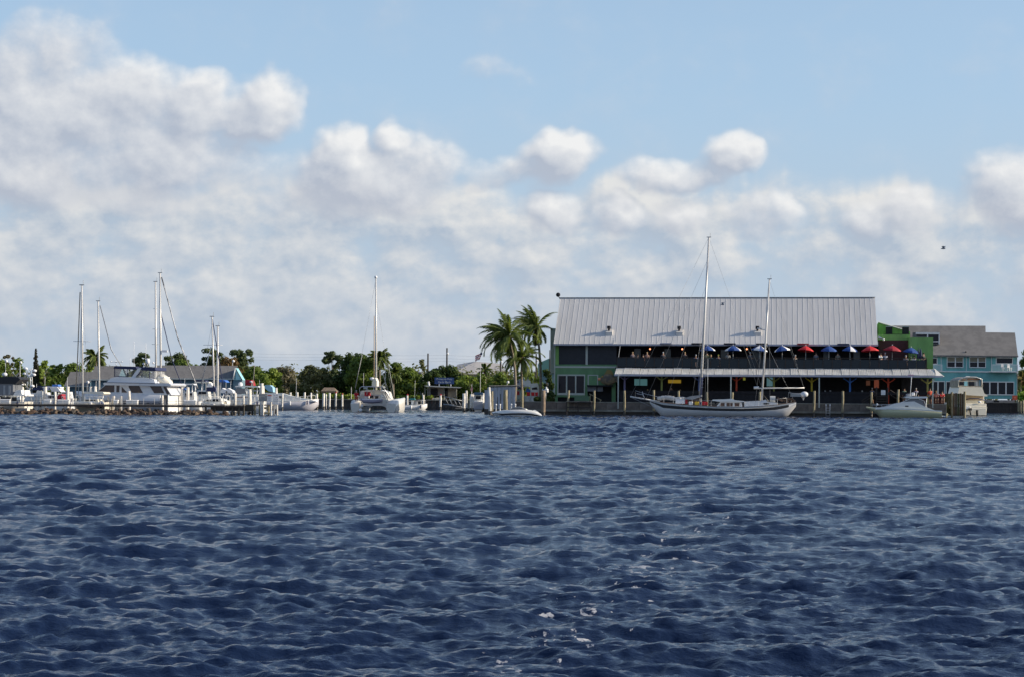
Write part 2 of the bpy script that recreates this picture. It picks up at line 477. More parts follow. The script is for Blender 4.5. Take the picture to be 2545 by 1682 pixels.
M['conc'] = mat('weathered_concrete', (.20, .17, .145), .9, var=.35, scale=.9, bump=.4)
M['concwet'] = mat('tide_stained_concrete', (.07, .06, .05), .6, var=.4, scale=1.2)
M['ledge'] = mat('concrete_ledge', (.27, .26, .22), .85, var=.3, scale=1.5)
M['pile'] = mat('weathered_piling_wood', (.36, .31, .19), .85, col2=(.22, .19, .12), scale=2.5, stretch=(4, 4, .6), bump=.5)
M['pilewet'] = mat('wet_piling_wood', (.04, .035, .025), .5, var=.3)
M['pilewhite'] = mat('white_piling_paint', (.84, .80, .72), .6, col2=(.58, .53, .46), scale=2.5, stretch=(4, 4, .8))
M['wood'] = mat('grey_dock_wood', (.27, .24, .20), .85, col2=(.17, .15, .13), scale=2, stretch=(1, 1, .4))
M['railglass'] = mat('tinted_deck_rail_glass', (.018, .026, .034), .3, spec=.25)
M['steel'] = mat('grey_galvanised_steel', (.34, .35, .36), .45, .3)
M['black'] = mat('black_rubber', (.02, .02, .022), .6)
M['blue'] = mat('blue_canvas', (.02, .075, .28), .8, var=.15)
M['navy'] = mat('navy_canvas', (.02, .03, .09), .8, var=.2)
M['bluec'] = mat('bright_blue_canvas', (.05, .16, .5), .7)
M['red'] = mat('red_canvas', (.62, .02, .025), .75, var=.12)
M['dred'] = mat('dark_red_canvas', (.35, .015, .03), .75, var=.12)
M['canvas'] = mat('white_canvas', (.78, .78, .78), .8)
M['yellow'] = mat('yellow_plastic', (.65, .42, .03), .5)
M['alu'] = mat('anodised_aluminium', (.60, .60, .60), .35, .6)
M['mast'] = mat('painted_mast', (.68, .66, .62), .35, .1)
M['asph'] = mat('asphalt_shingles', (.185, .178, .17), .9, col2=(.145, .14, .135), scale=.8, bump=.3)
M['teal'] = mat('turquoise_paint', (.20, .50, .49), .75, var=.2, scale=.8, world=True, stretch=(1, 1, .35))
M['lteal'] = mat('pale_turquoise_paint', (.28, .60, .68), .75, var=.08)
M['slate'] = mat('blue_grey_siding', (.13, .22, .27), .8, var=.12)
M['teak'] = mat('teak_wood', (.22, .10, .045), .6, var=.3)
M['skin'] = mat('skin', (.48, .28, .19), .6)
M['chrome'] = mat('polished_rail', (.7, .7, .7), .2, .9)

# ------------------------------------------------------------------ land
SEA = 1.5
RF = Fr(1378, 220.5, 8.0)                     # the restaurant front: plane y = 0 is its green wall
def shore_pt(u, y): 
    P = RF.world(RF.p(u, 990, y)); return (P.x, P.y)
def land():
    q = [(-2500, 284), (at(1150, 0, 284).x, 284), (at(1208, 0, 262).x, 262)]
    q += [shore_pt(1222, -5.6), shore_pt(2352, -5.6)]
    a = at(2352, 0, 288).x
    q += [(a + 1, 291), (2500, 291), (2500, 5200), (-2500, 5200)]
    m = MB(); m.prism(q, -2.0, SEA, 'Z')
    g = mat('coastal_ground', (.10, .12, .05), .95, col2=(.22, .19, .13), scale=.08, bump=.3)
    o = m.build('ground', g); structure(o)
land()

# ------------------------------------------------------------------ seawall of the restaurant quay
def seawall():
    t = RF.empty('quay_wall', 'long grey concrete seawall under the green waterfront restaurant', 'seawall')
    cap, slab, wet, led = MB(), None, MB(), MB()
    u0, u1 = 1262, 2352
    xs = np.linspace(RF.p(u0, 1000, -6).x, RF.p(u1, 1000, -6).x, 27)
    ztop = 1.52
    sl = MB(); w = xs[1] - xs[0]
    sl.box((0, 0, 0), (w - .03, .34, 1.05)); me = sl.mesh('concrete_panel', M['conc'])
    for i in range(26):
        piece('concrete_panel', me, t, ((xs[i] + xs[i + 1]) / 2, -6 + random.uniform(-.012, .012), .90))
    cap.box(((xs[0] + xs[-1]) / 2, -5.95, 1.47), (xs[-1] - xs[0], .6, .12)); cap.build('capping', M['ledge'], t)
    led.box(((xs[0] + xs[-1]) / 2, -6.18, .50), (xs[-1] - xs[0], .5, .22)); led.build('ledge', M['ledge'], t)
    wet.box(((xs[0] + xs[-1]) / 2, -5.98, -.3), (xs[-1] - xs[0], .3, 1.38)); wet.build('tide_line', M['concwet'], t)
seawall()

# ------------------------------------------------------------------ the restaurant
def restaurant():
    F = RF; p = F.p
    t = F.empty('restaurant', 'long green two storey waterfront restaurant with a big grey metal roof', 'restaurant')
    # main roof: separate sheets with a raised rib each
    e0, e1 = p(1374, 853, -.7), p(2180, 845, -.7)
    r0 = p(1394, 739, 6.0); r1 = p(2175, 729.5, 6.0)
    ze, zr = (e0.z + e1.z) / 2, (r0.z + r1.z) / 2
    x0, x1 = e0.x, e1.x
    n = 62; w = (x1 - x0) / n
    ang = math.atan2(zr - ze, 6.7); L = math.hypot(zr - ze, 6.7)
    pm = MB(); pm.box((0, L / 2, 0), (w - .012, L, .05)); pm.box((-w / 2 + .05, L / 2, .029), (.05, L, .008))
    for k in (.25, .5, .75): pm.box((-w / 2 + w * k + .02, L / 2, .0275), (.022, L, .005))
    me = [pm.mesh('roof_panel', M['metal_roof']), pm.mesh('roof_panel', M['metal_roof2'])]
    ribm = MB(); ribm.box((-w / 2 + .05, L / 2, .038), (.045, L, .010)); rme = ribm.mesh('rib', M['rib'])
    for i in range(n):
        o = piece('roof_panel', me[random.random() < .3], t, (x0 + (i + .5) * w, -.7, ze), (ang, 0, 0))
        piece('rib', rme, o)
    b = MB(); b.box(((x0 + x1) / 2, 6.0 + 3.4, (zr + ze) / 2), (x1 - x0, L, .08), Matrix.Rotation(-ang, 3, 'X')); b.build('rear_roof', M['metal_roof'], t)
    b = MB(); b.box(((x0 + x1) / 2, 6.0, zr + .03), (x1 - x0 + .05, .35, .06)); b.build('ridge_cap', M['steel'], t)
    b = MB(); b.box(((x0 + x1) / 2, -.74, ze - .08), (x1 - x0, .09, .20)); b.build('eave_gutter', M['fascia'], t)
    # ceiling under the roof and gable ends
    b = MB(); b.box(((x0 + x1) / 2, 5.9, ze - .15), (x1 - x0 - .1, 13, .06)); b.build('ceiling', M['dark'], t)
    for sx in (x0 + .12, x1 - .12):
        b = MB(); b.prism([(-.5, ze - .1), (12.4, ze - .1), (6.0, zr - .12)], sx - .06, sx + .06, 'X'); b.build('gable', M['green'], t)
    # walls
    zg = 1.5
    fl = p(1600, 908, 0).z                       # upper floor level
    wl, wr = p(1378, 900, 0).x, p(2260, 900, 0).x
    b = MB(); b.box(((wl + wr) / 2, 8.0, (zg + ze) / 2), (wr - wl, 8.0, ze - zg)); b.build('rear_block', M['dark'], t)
    b = MB(); b.box((wl + .08, 2.0, (zg + ze) / 2), (.16, 3.9, ze - zg)); b.build('side_wall', M['green'], t)
    # ground storey green wall (left) pierced by the window trio, doorway: built from pieces round the openings
    G = MB()
    for (a, c, d, e) in ((1379, 910.5, 1530, 928), (1379, 928, 1384.5, 979), (1453.5, 928, 1460, 979), (1460, 928, 1530, 954.5),
                         (1379, 979, 1460, 984), (1520, 954.5, 1530, 996), (1379, 984, 1386, 997)):
        F.rect(G, a, c, d, e, 0, .18)
    G.build('wall', M['green'], t)
    b = MB(); F.rect(b, 1379, 903.5, 1532, 907.6, -.02, .22); b.build('sill_band', M['green'], t)
    b = MB(); F.rect(b, 1378, 907.6, 1532, 910.5, -.06, .2); b.build('floor_band', M['trim'], t)
    b = MB(); F.rect(b, 1379, 856.5, 1387.5, 903.5, -.01, .2); b.build('corner_panel', M['lime'], t)
    b = MB(); F.rect(b, 1376, 856, 1379.3, 985, -.1, .14); b.build('corner_post', M['trim'], t)
    # window trio
    wnd = MB()
    for (a, c, d, e) in ((1384.5, 928, 1453.5, 931), (1384.5, 974, 1453.5, 979), (1384.5, 931, 1387.5, 974), (1406, 931, 1409.5, 974), (1428.5, 931, 1432, 974), (1451, 931, 1453.5, 974)):
        F.rect(wnd, a, c, d, e, -.06, .16)
    wo_ = wnd.build('window', M['trim'], t)
    for a, d in ((1387.5, 1406), (1409.5, 1428.5), (1432, 1451)):
        b = MB(); F.rect(b, a, 931, d, 974, .04, .03); b.build('pane', M['glass'], wo_)
    wn = MB()
    for (a, c, d, e) in ((1460, 928, 1486, 930), (1460, 930, 1462.5, 954), (1483.5, 930, 1486, 954)): F.rect(wn, a, c, d, e, -.05, .06)
    wn.build('false_window_trim', M['trim'], t)
    # dark sheltered doorway with two pale boards
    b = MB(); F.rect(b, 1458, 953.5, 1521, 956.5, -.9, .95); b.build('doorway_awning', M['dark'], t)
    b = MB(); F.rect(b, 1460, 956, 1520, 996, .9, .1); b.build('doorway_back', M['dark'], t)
    for a, d in ((1459.5, 1482), (1484.5, 1498)):
        b = MB(); F.rect(b, a, 957.5, d, 969, -.2, .05); b.build('board', mat('lilac_board', (.22, .23, .27), .7, var=.2), t)
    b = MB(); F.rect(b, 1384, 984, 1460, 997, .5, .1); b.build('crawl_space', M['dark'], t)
    # upper storey screens
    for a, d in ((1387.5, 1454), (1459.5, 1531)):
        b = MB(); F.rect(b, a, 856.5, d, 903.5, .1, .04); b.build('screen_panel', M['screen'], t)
    b = MB(); F.rect(b, 1454, 856.5, 1459.5, 903.5, -.03, .2); b.build('mullion', M['trim'], t)
    # raised deck slab and lower canopy
    dl, dr = p(1528, 908, -3.4).x, p(2306, 908, -3.4).x
    zf = p(1800, 906, -3.4).z
    b = MB(); b.box(((dl + dr) / 2, .3, zf - .12), (dr - dl, 7.3, .2)); b.build('upper_deck', M['darkwood'], t)
    cl, cr = p(1526, 925, -6.1).x, p(2326, 921, -6.1).x
    zt = p(1800, 908.5, -3.5).z; zb = p(1800, 923.5, -6.1).z
    n2 = 38; w2 = (cr - cl) / n2
    a2 = math.atan2(zt - zb, 2.6); L2 = math.hypot(zt - zb, 2.6)
    cm = MB(); cm.box((0, L2 / 2, 0), (w2 - .03, L2, .04))
    for k in range(5): cm.box((-w2 / 2 + w2 * (k + .5) / 5, L2 / 2, .028), (.05, L2, .022))
    cme = cm.mesh('canopy_sheet', M['canopy'])
    for i in range(n2):
        piece('canopy_sheet', cme, t, (cl + (i + .5) * w2, -6.1, zb + random.uniform(-.015, .015)), (a2 + random.uniform(-.012, .012), 0, random.uniform(-.003, .003)), (1, random.uniform(.97, 1.03), 1))
    hip = p(2347, 921.5, -6.1)
    b = MB(); b.add([(cr, -6.1, zb), (hip.x, -6.1, hip.z - .02), (cr, -3.6, zt + .12), (cr, -3.6, zb - .02)], [(0, 1, 2), (1, 3, 2), (0, 3, 1)]); b.build('canopy_hip', M['canopy'], t)
    b = MB(); b.box(((cl + cr) / 2 + .35, -6.13, zb - .12), (cr - cl + .75, .07, .2)); b.build('canopy_fascia', M['fascia'], t)
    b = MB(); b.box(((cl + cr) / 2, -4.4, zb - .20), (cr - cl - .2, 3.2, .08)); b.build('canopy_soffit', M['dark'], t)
    # thin white posts along the quay edge
    for u, v1 in ((1536, 1011), (1623, 1000), (1728, 1000), (1816, 1000), (1926, 1000), (2035.5, 1003), (2125, 998), (2230, 996), (2318, 1000)):
        if u in (1623, 1728, 1926, 2125, 2230): continue
        q0, q1 = p(u, 928, -6.25), p(u, v1, -6.25)
        b = MB(); b.box((q0.x, -6.25, (q0.z + q1.z) / 2), (.13, .13, q0.z - q1.z)); b.build('canopy_post', M['trim'], t)
    # coloured Y posts
    ycol = {1552: (.20, .17, .30), 1644: (.30, .34, .10), 1737: (.10, .16, .40), 1830: (.50, .07, .03), 1923: (.24, .25, .06), 2017: (.50, .38, .03), 2112: (.05, .18, .55), 2207: (.60, .07, .03), 2305: (.42, .40, .12)}
    for u, c in ycol.items():
        m_ = mat('post_paint_%d' % u, c, .7)
        q0, q1 = p(u, 928, -3.9), p(u, 985, -3.9)
        zc = p(u, 940, -3.9).z
        b = MB(); b.box((q0.x, -3.9, (q0.z + 1.5) / 2), (.2, .2, q0.z - 1.5))
        for s in (-1, 1):
            b.cyl((q0.x, -3.9, zc), (q0.x + s * .75, -3.9, q0.z - .02), .075, n=4)
        b.build('forked_post', m_, t)
    # inner back wall of the lower bar with coloured panels that glow faintly without lamps, half wall
    fr = p(2320, 950, 0).x
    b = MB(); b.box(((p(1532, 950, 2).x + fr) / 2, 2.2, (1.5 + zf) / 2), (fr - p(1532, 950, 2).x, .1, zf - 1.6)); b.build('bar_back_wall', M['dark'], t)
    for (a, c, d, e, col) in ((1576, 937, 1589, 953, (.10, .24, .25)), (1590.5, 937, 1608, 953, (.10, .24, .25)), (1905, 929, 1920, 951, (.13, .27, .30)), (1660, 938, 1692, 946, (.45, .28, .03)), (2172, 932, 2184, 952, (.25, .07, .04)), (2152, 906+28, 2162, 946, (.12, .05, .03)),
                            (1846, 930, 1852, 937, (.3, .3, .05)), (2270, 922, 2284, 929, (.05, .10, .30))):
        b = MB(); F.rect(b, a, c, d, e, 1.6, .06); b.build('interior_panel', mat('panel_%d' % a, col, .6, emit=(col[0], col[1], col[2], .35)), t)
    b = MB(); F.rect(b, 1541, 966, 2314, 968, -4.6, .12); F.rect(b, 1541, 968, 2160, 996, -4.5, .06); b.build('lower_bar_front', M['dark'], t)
    # upper deck railing: posts, top rail and tinted panels
    ys_ = -3.45
    us = np.linspace(1532, 2300, 34)
    pan = None
    for i in range(len(us)):
        q0, q1 = p(us[i], 882.5 - (us[i]-1532)*.004, ys_), p(us[i], 908, ys_)
        b = MB(); b.box((q0.x, ys_, (q0.z + q1.z) / 2), (.07, .07, q0.z - q1.z)); b.build('rail_post', M['darkwood'], t)
        if i < len(us) - 1:
            b = MB(); F.rect(b, us[i] + 1, 885 - (us[i]-1532)*.004, us[i + 1] - 1, 907, ys_, .02); b.build('rail_panel', M['railglass'], t)
    a, c = p(1530, 882, ys_), p(2302, 879.5, ys_)
    b = MB(); b.box(((a.x + c.x) / 2, ys_, (a.z + c.z) / 2), (c.x - a.x, .12, .07)); b.build('top_rail', M['darkwood'], t)
    b = MB(); b.box((c.x, -1.2, c.z), (.1, 4.5, .07)); b.box((c.x, -1.2, c.z - .55), (.06, 4.5, 1.0)); b.build('end_rail', M['darkwood'], t)
    q0, q1 = p(1533, 856, -3.4), p(1533, 908, -3.4)
    b = MB(); b.cyl((q0.x + .1, -.7, ze - .1), (q1.x, -3.4, q1.z), .035, n=5); b.build('downpipe', M['steel'], t)
    # back wall of the upper deck, doors
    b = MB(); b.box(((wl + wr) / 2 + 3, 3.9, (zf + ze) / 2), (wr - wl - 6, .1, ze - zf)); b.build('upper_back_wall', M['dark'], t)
    for u in (1575, 1650, 1790, 1870, 2045, 2120):
        b = MB(); F.rect(b, u, 862, u + 16, 884, 3.6, .05); b.build('upper_window', mat('dim_window', (.03, .06, .09), .2), t)
    # eave shade panels
    for u, c in ((1653, 'fascia'), (1731, 'dark'), (1812, 'dark'), (1892, 'dark'), (1994, 'dred'), (2094, 'navy')):
        b = MB(); q = p(u, 848.5 - (u - 1650) * .0085, -1.0)
        b.box((q.x, -1.05, q.z), (1.35, .5, .13)); b.build('eave_box', M[c], t)
    # roof ventilators
    for u in (1512.5, 1687, 1881.5):
        y = .75
        q = p(u, 838 - (u - 1512) * .011, y); z = ze + (y + .7) * math.tan(ang)
        b = MB(); b.prism([(y - .35, z - .35), (y + .45, z + .3), (y + .45, z + .55), (y - .35, z + .18)], q.x - .38, q.x + .38, 'X')
        vo = b.build('roof_ventilator', M['metal_roof2'], t)
        b = MB(); b.cyl((q.x - .05, y + .05, z + .25), (q.x - .05, y + .05, z + .62), .12, n=8); b.cyl((q.x - .05, y + .05, z + .58), (q.x - .05, y + .05, z + .92), .24, .22, n=10); b.build('turbine_cap', M['dark'], vo)
    q = p(1521, 843, -.3); b = MB(); b.box((q.x + .1, -.62, ze + .3), (.12, .12, .55)); b.build('eave_lamp', M['white'], t)
    # loudspeaker dish on the ridge end
    q = p(1386, 744, 6.0); b = MB(); b.cyl((q.x + .2, 6, zr - .2), (q.x, 6, zr + .12), .05); b.ball((q.x - .08, 5.9, zr + .38), .27, 10, 8, (1, .7, 1)); b.build('ridge_loudspeaker', M['dark'], t)
    # wing wall behind the left corner
    a = p(1367, 814, 3.0); c = p(1378, 925, 3.0)
    b = MB(); b.prism([(a.x, c.z), (c.x + .3, c.z), (c.x + .3, a.z - .1), (a.x, a.z)], 2.6, 4.2, 'Y'); b.build('wing_wall', M['trim'], t)
    # right wing: maroon wall, green parapets
    b = MB(); F.rect(b, 2182, 834, 2262, 908, 2.0, .2); b.build('maroon_wall', M['maroon'], t)
    a, c = p(2258, 826.5, .2), p(2318, 925, .2)
    b = MB(); b.box(((a.x + c.x) / 2, 3.0, (a.z + 1.5) / 2), (c.x - a.x, 5.6, a.z - 1.5)); b.build('stair_tower', M['lime'], t)
    b = MB(); F.rect(b, 2240, 927, 2316, 996, -.05, .1); b.build('canopy_shade_sheet', M['dark'], t)  # dark sheet added to stand for the shade below the canopy
    b = MB(); F.rect(b, 2180, 820, 2260, 834, 2.3, 4.5); b.build('green_parapet', M['lime'], t)
    q = [p(2181, 792, 5), p(2238, 808, 5), p(2260, 812, 5), p(2260, 822, 5), p(2181, 822, 5)]
    b = MB(); b.prism([(k.x, k.z) for k in q], 5, 8, 'Y'); b.build('green_gable', M['lime'], t)
    a, c = p(2180, 790.5, 4.8), p(2240, 807, 4.8)
    b = MB(); b.cyl((a.x, 4.8, a.z), (c.x, 4.8, c.z), .09, n=4); b.build('gable_trim', M['trim'], t)
    b = MB()
    for u, u1 in ((2200, 2216), (2241, 2257)):
        b = MB(); F.rect(b, u, 801, u1, 818.5, 3.2, .8); ao = b.build('air_conditioner', M['dark'], t)
        b = MB(); F.rect(b, u - .5, 799.5, u1 + .5, 801.5, 3.1, 1.0); b.build('casing_lid', M['steel'], ao)
    b = MB(); F.rect(b, 2195, 818.5, 2260, 821, 3.0, 1.4)
    for u in (2197, 2238): F.rect(b, u, 821, u + 2, 829, 3.0, .1)
    b.build('equipment_platform', M['darkwood'], t)
    a = p(2180, 824, 1.5); c = p(2192, 831, 1.5)
    b = MB(); b.prism([(a.x, a.z), (c.x, c.z), (a.x, c.z)], .5, 1.6, 'Y'); b.build('corner_flashing', M['white'], t)
    b = MB(); q = p(2194, 833, 1.8); b.ball((q.x, 1.7, q.z), .14); b.build('globe_lamp', M['canvas'], t)
    # red seating screens right of the stairs and wooden stairs with a notice
    b = MB(); F.rect(b, 2285, 969, 2347, 994, -3.4, .1); b.build('red_booth_wall', M['maroon'], t)
    st = MB()
    for s in (0, 1):
        for (ua, va, ub, vb) in (((2216, 957), (2252, 984)) if 0 else (2212, 957 + 11 * s, 2250, 981 + 11 * s), (2142, 984 + 6 * s, 2176, 962 + 8 * s)):
            a, c = p(ua, va, -6.6), p(ub, vb, -6.6); st.cyl((a.x, -6.6, a.z), (c.x, -6.6, c.z), .06, n=4)
    for u in (2178, 2206):
        a, c = p(u, 950, -6.5), p(u, 1000, -6.5); st.box((a.x, -6.5, (a.z + c.z) / 2), (.16, .16, a.z - c.z))
    for k in range(5):
        F.rect(st, 2180, 972 + k * 6, 2205, 974.5 + k * 6, -6.9 - .1 * k, .3)
    st.build('boarding_stairs', M['darkwood'], t)
    b = MB(); F.rect(b, 2189.5, 957, 2200.5, 969, -6.7, .03); b.build('notice', M['white'], t)
    # string of lights (rope) across the opening
    pts = [p(2135 + 7 * k, 925 + 7 * math.sin(math.pi * k / 10), -5.0) for k in range(11)]
    b = MB(); b.tube([(q.x, -5, q.z) for q in pts], .02, 4); b.build('rope_light', M['ledge'], t)
    # heat lamps glowing under the eave
    for u, v in ((1614, 862.5), (1694, 861.5), (1854.5, 859.5)):
        q = p(u, v, .5); b = MB(); b.ball((q.x, .5, q.z), .1, 8, 6); b.build('glowing_heater', mat('glowing_element', (1, .35, .15), .5, emit=(1, .35, .16, 2.2)), t)
        b = MB(); b.cyl((q.x, .55, q.z - .15), (q.x, .55, zf), .03); b.build('heater_stand', M['maroon'], t)
    return t
rest = restaurant()

# umbrellas on the raised deck
def umbrella_mesh(n, cols, r=.95, h=.52, droop=0.0):
    """canopy split in one object per cloth segment colour is not needed: one mesh, materials per gore"""
    m = MB()
    for k in range(n):
        a0, a1 = 2 * math.pi * k / n, 2 * math.pi * (k + 1) / n
        rows = []
        for f in (0.02, .35, .7, 1.0):
            z = h * (1 - f ** 1.35)
            rr = r * f
            am = (a0 + a1) / 2
            rows.append([(rr * math.cos(a0), rr * math.sin(a0), z), (rr * math.cos(am) * .965, rr * math.sin(am) * .965, z - .012 + .03 * f), (rr * math.cos(a1), rr * math.sin(a1), z)])
        rows.append([(x * 1.0, y * 1.0, z - .12) for x, y, z in rows[-1]])
        o = len(m.v)
        for rw in rows: m.v += rw
        for i in range(len(rows) - 1):
            for j in range(2):
                b = o + i * 3 + j; m.f.append((b, b + 1, b + 4, b + 3)); m.sm.append(True)
    return m
def umbrella(u, v, y, cols, label, tilt=(0, 0), r=.95, zf=None):
    F = RF; q = F.p(u, v, y); W_ = F.world(Vector((q.x, y, 0)))
    floor = F.p(1800, 906, -3.4).z
    top = q.z
    t = thing('deck_umbrella', label, 'umbrella', (W_.x, W_.y, floor), -F.yaw, 'umbrellas on the upper deck')
    H = top - floor
    m = umbrella_mesh(8, cols, r); o = m.build('canopy', M[cols[0]], t, fix=False); o.location = (0, 0, H - .52); o.rotation_euler = (tilt[0], tilt[1], random.uniform(-.2, .2))
    if len(cols) > 1:
        o.data.materials.append(M[cols[1]]); idx = []
        per = 8
        for k in range(8):
            idx += [1 if k in cols[2] else 0] * per
        o.data.polygons.foreach_set('material_index', idx)
    b = MB(); b.cyl((0, 0, 0), (0, 0, H + .06), .026, n=6); b.build('pole', M['mast'], t)
    b = MB(); b.ball((0, 0, H + .08), .05, 6, 4); b.build('finial', M['canvas'], t)
    b = MB(); b.cyl((0, 0, 0), (0, 0, .1), .28, n=12); b.build('base', M['dark'], t)
U = [(1757, 852.5, ('blue', 'canvas', (7,)), 'blue patio umbrella with one white panel, just right of the tall mast'),
     (1820.5, 851.5, ('blue', 'canvas', (4, 7)), 'blue patio umbrella with white panels on both sides, over a white table'),
     (1886, 851, ('blue', 'canvas', (5, 7)), 'blue patio umbrella partly hidden by the shorter mast'),
     (1942.5, 850.5, ('blue', 'canvas', (4, 7)), 'blue and white patio umbrella left of the first red one'),
     (2001, 849.5, ('red',), 'bright red patio umbrella between two blue ones under the eave'),
     (2058.5, 849.5, ('blue',), 'plain dark blue patio umbrella between the red and the white patched one'),
     (2111, 849, ('blue', 'canvas', (6,)), 'blue patio umbrella with a white patch on its near side'),
     (2160.5, 848, ('red',), 'bright red patio umbrella at the right end of the metal roof'),
     (2216, 846.5, ('dred',), 'red patio umbrella with shade painted into its cloth, in front of the maroon wall'),  # its place in the shade is given by a darker red
     (2263, 851, ('blue',), 'drooping dark blue patio umbrella beside the folded one')]
for i, (u, v, cols, lab) in enumerate(U):
    umbrella(u, v, -1.9 + (.9 if i >= 8 else 0), cols, lab, (random.uniform(-.13, .10), random.uniform(-.14, .14) + (.12 if i == 9 else 0)), random.uniform(.86, 1.02))
def closed_umbrella():
    F = RF; q = F.p(2284, 852, -1.4); W_ = F.world(Vector((q.x, -1.4, 0))); floor = F.p(1800, 906, -3.4).z
    t = thing('folded_umbrella', 'folded dark blue umbrella against the bright green wall', 'umbrella', (W_.x, W_.y, floor), 0)
    H = q.z - floor
    for s in (-.13, .13):
        m = MB(); m.loft([[(s + .17 * r_ * math.cos(a), .12 * r_ * math.sin(a), z) for a in [k * math.pi / 4 for k in range(8)]] for r_, z in ((.9, H - 1.25), (1.0, H - .9), (.6, H - .4), (.12, H))]); m.build('furled_cloth', M['navy'], t)
    b = MB(); b.cyl((0, 0, 0), (0, 0, H - 1.0), .03); b.build('pole', M['mast'], t)
closed_umbrella()

# tables with chairs seen through the rail are mostly hidden; white table tops stand out
def deck_table(u, v, w=.9):
    F = RF; y = -2.3; q = F.p(u, v, y); W_ = F.world(Vector((q.x, y, 0))); floor = F.p(1800, 906, -3.4).z
    return W_, floor, q.z - floor
protoT = None
for i, (u, v, lab) in enumerate([(1612, 884, 'small table with pale top below the first orange heater'), (1700, 883, 'table with pale top by the second orange heater'), (1826, 885, 'white topped table under the blue umbrella with two white panels'),
        (1875, 884, 'white topped table left of the umbrella hidden by the mast'), (1935, 884, 'white topped table under the umbrella left of the first red one'), (2052, 882, 'white topped table under the plain blue umbrella'),
        (2101, 881.5, 'white topped table under the white patched umbrella'), (2143, 881, 'white topped table left of the second red umbrella'), (1975, 883.5, 'small table left of the first red umbrella')]):
    W_, fl_, h_ = deck_table(u, v)
    if protoT is None:
        t = thing('deck_table', lab, 'table', (W_.x, W_.y, fl_), 0, 'tables on the upper deck'); h0 = .95
        b = MB(); b.cyl((0, 0, h0 - .05), (0, 0, h0), .38, n=12); b.build('table_top', M['canvas'], t)
        b = MB(); b.cyl((0, 0, 0), (0, 0, h0 - .05), .04); b.cyl((0, 0, 0), (0, 0, .04), .28, n=10); b.build('pedestal', M['dark'], t)
        protoT = t
    else:
        c = copy_tree(protoT); c.location = (W_.x, W_.y, fl_); c['label'] = lab

# fish sculpture on the wall
def fish():
    F = RF; t0 = F.p(1493, 938, -.9); W_ = F.world(t0)
    t = thing('fish_sculpture', 'big brown fish sculpture with orange lips hung on the green wall', 'sculpture', W_, -F.yaw)
    br = mat('fish_brown', (.30, .22, .12), .6, col2=(.12, .10, .08), scale=1.6)
    body = MB(); secs = []
    for f in np.linspace(0, 1, 12):
        x = -.05 + 2.0 * f; r_ = .62 * math.sin(math.pi * min(1, (f * .86 + .10))) ** .8 * (1 if f < .7 else 1 - (f - .7) * 1.9) + .06
        zc = -.05 - .05 * f
        secs.append([(x, .32 * r_ * math.sin(a), zc + r_ * math.cos(a)) for a in [k * math.pi / 6 for k in range(12)]])
    body.loft(secs); body.build('body', br, t)
    b = MB(); b.prism([(1.6, .1), (2.1, .75), (1.95, 0), (2.1, -.6), (1.6, -.1)], -.04, .04, 'Y'); b.build('tail', br, t)
    b = MB(); b.prism([(.35, .45), (.75, 1.15), (1.25, 1.0), (1.5, .45)], -.03, .03, 'Y'); b.build('dorsal_fin', mat('fin_gold', (.28, .2, .06), .6), t)
    b = MB(); b.loft([[(-.05 - .16 * k, (.10 + .05 * (k == 1)) * math.sin(a), -.02 + (.13 + .05 * (k == 1)) * math.cos(a)) for a in [j * math.pi / 4 for j in range(8)]] for k in range(3)]); b.build('lips', mat('orange_lips', (.85, .32, .16), .5), t)
    b = MB(); b.ball((.2, -.3, .25), .09); b.build('eye', M['yellow'], t)
fish()

# pilings along the quay
def piling(u, v0, v1, Y, r, material, label, lean=0.0, cap=None, wet=.45, name='mooring_piling', group=None):
    a, b_ = at(u, v0, Y), at(u + lean, v1, Y)
    t = thing(name, label, 'piling', (b_.x, Y, 0), 0, group)
    m = MB(); d = Vector((a.x - b_.x, 0, a.z))
    pts = [d * f + Vector((random.uniform(-.025, .025), 0, 0)) for f in (0.0, .33, .66, 1.0)]
    pts[0] = Vector((0, 0, 0)); pts = [Vector((0, 0, -1.2))] + pts
    m.tube(pts, [r, r * 1.02, r, r * .97, r * .92], 9); m.build('shaft', material, t)
    if wet:
        w = MB(); w.tube([(0, 0, -1.2), (0, 0, 0), Vector(d) * (wet / max(.6, d.z))], r * 1.04, 9); w.build('tide_band', M['pilewet'], t)
    if cap:
        c = MB(); c.cyl(d - Vector((0, 0, .02)), d + Vector((0, 0, .18)), r * 1.15, r * .35, 9); c.build('cap', M[cap], t)
    return t
QP = 'weathered wooden pilings in front of the restaurant seawall'
for u, v0, v1, lab, ln_ in [(1413, 967, 1030, 'twisted weathered piling in front of the three pane window', -2), (1477, 967, 1030, 'straight yellowish piling in front of the dark doorway', -1),
        (1552, 966, 1028, 'weathered piling below the purple forked post', 0), (1625, 964, 1027, 'weathered piling behind the bow of the ketch', 0),
        (1686, 965, 1026, 'curved topped piling behind the fore deck of the ketch', 0), (1757, 967, 1026, 'weathered piling right of the tall mast', 0), (1820, 967, 1026, 'weathered piling behind the ketch pilothouse', 0),
        (1888, 965, 1026, 'weathered piling just left of the shorter mast', 0), (2024, 961, 1025, 'weathered piling right of the ketch stern', -1), (2095, 961, 1024, 'weathered piling right of the swim ladder', -1), (2166, 962, 1020, 'weathered piling left of the boarding stairs', 0), (2232, 955, 1015, 'yellowish piling behind the small fishing boat', 0)]:
    q = RF.world(RF.p(u, 1000, -7.0)); piling(u, v0, v1, q.y, .135, M['pile'], lab, ln_, None, .5, group=QP)
q = RF.world(RF.p(1350, 1000, -7.0)); piling(1351, 968, 1030, q.y - 1, .26, mat('brown_piling_wood', (.30, .22, .15), .85, var=.3), 'thick brown piling at the tip of the moored speedboat', -1, None, .3)

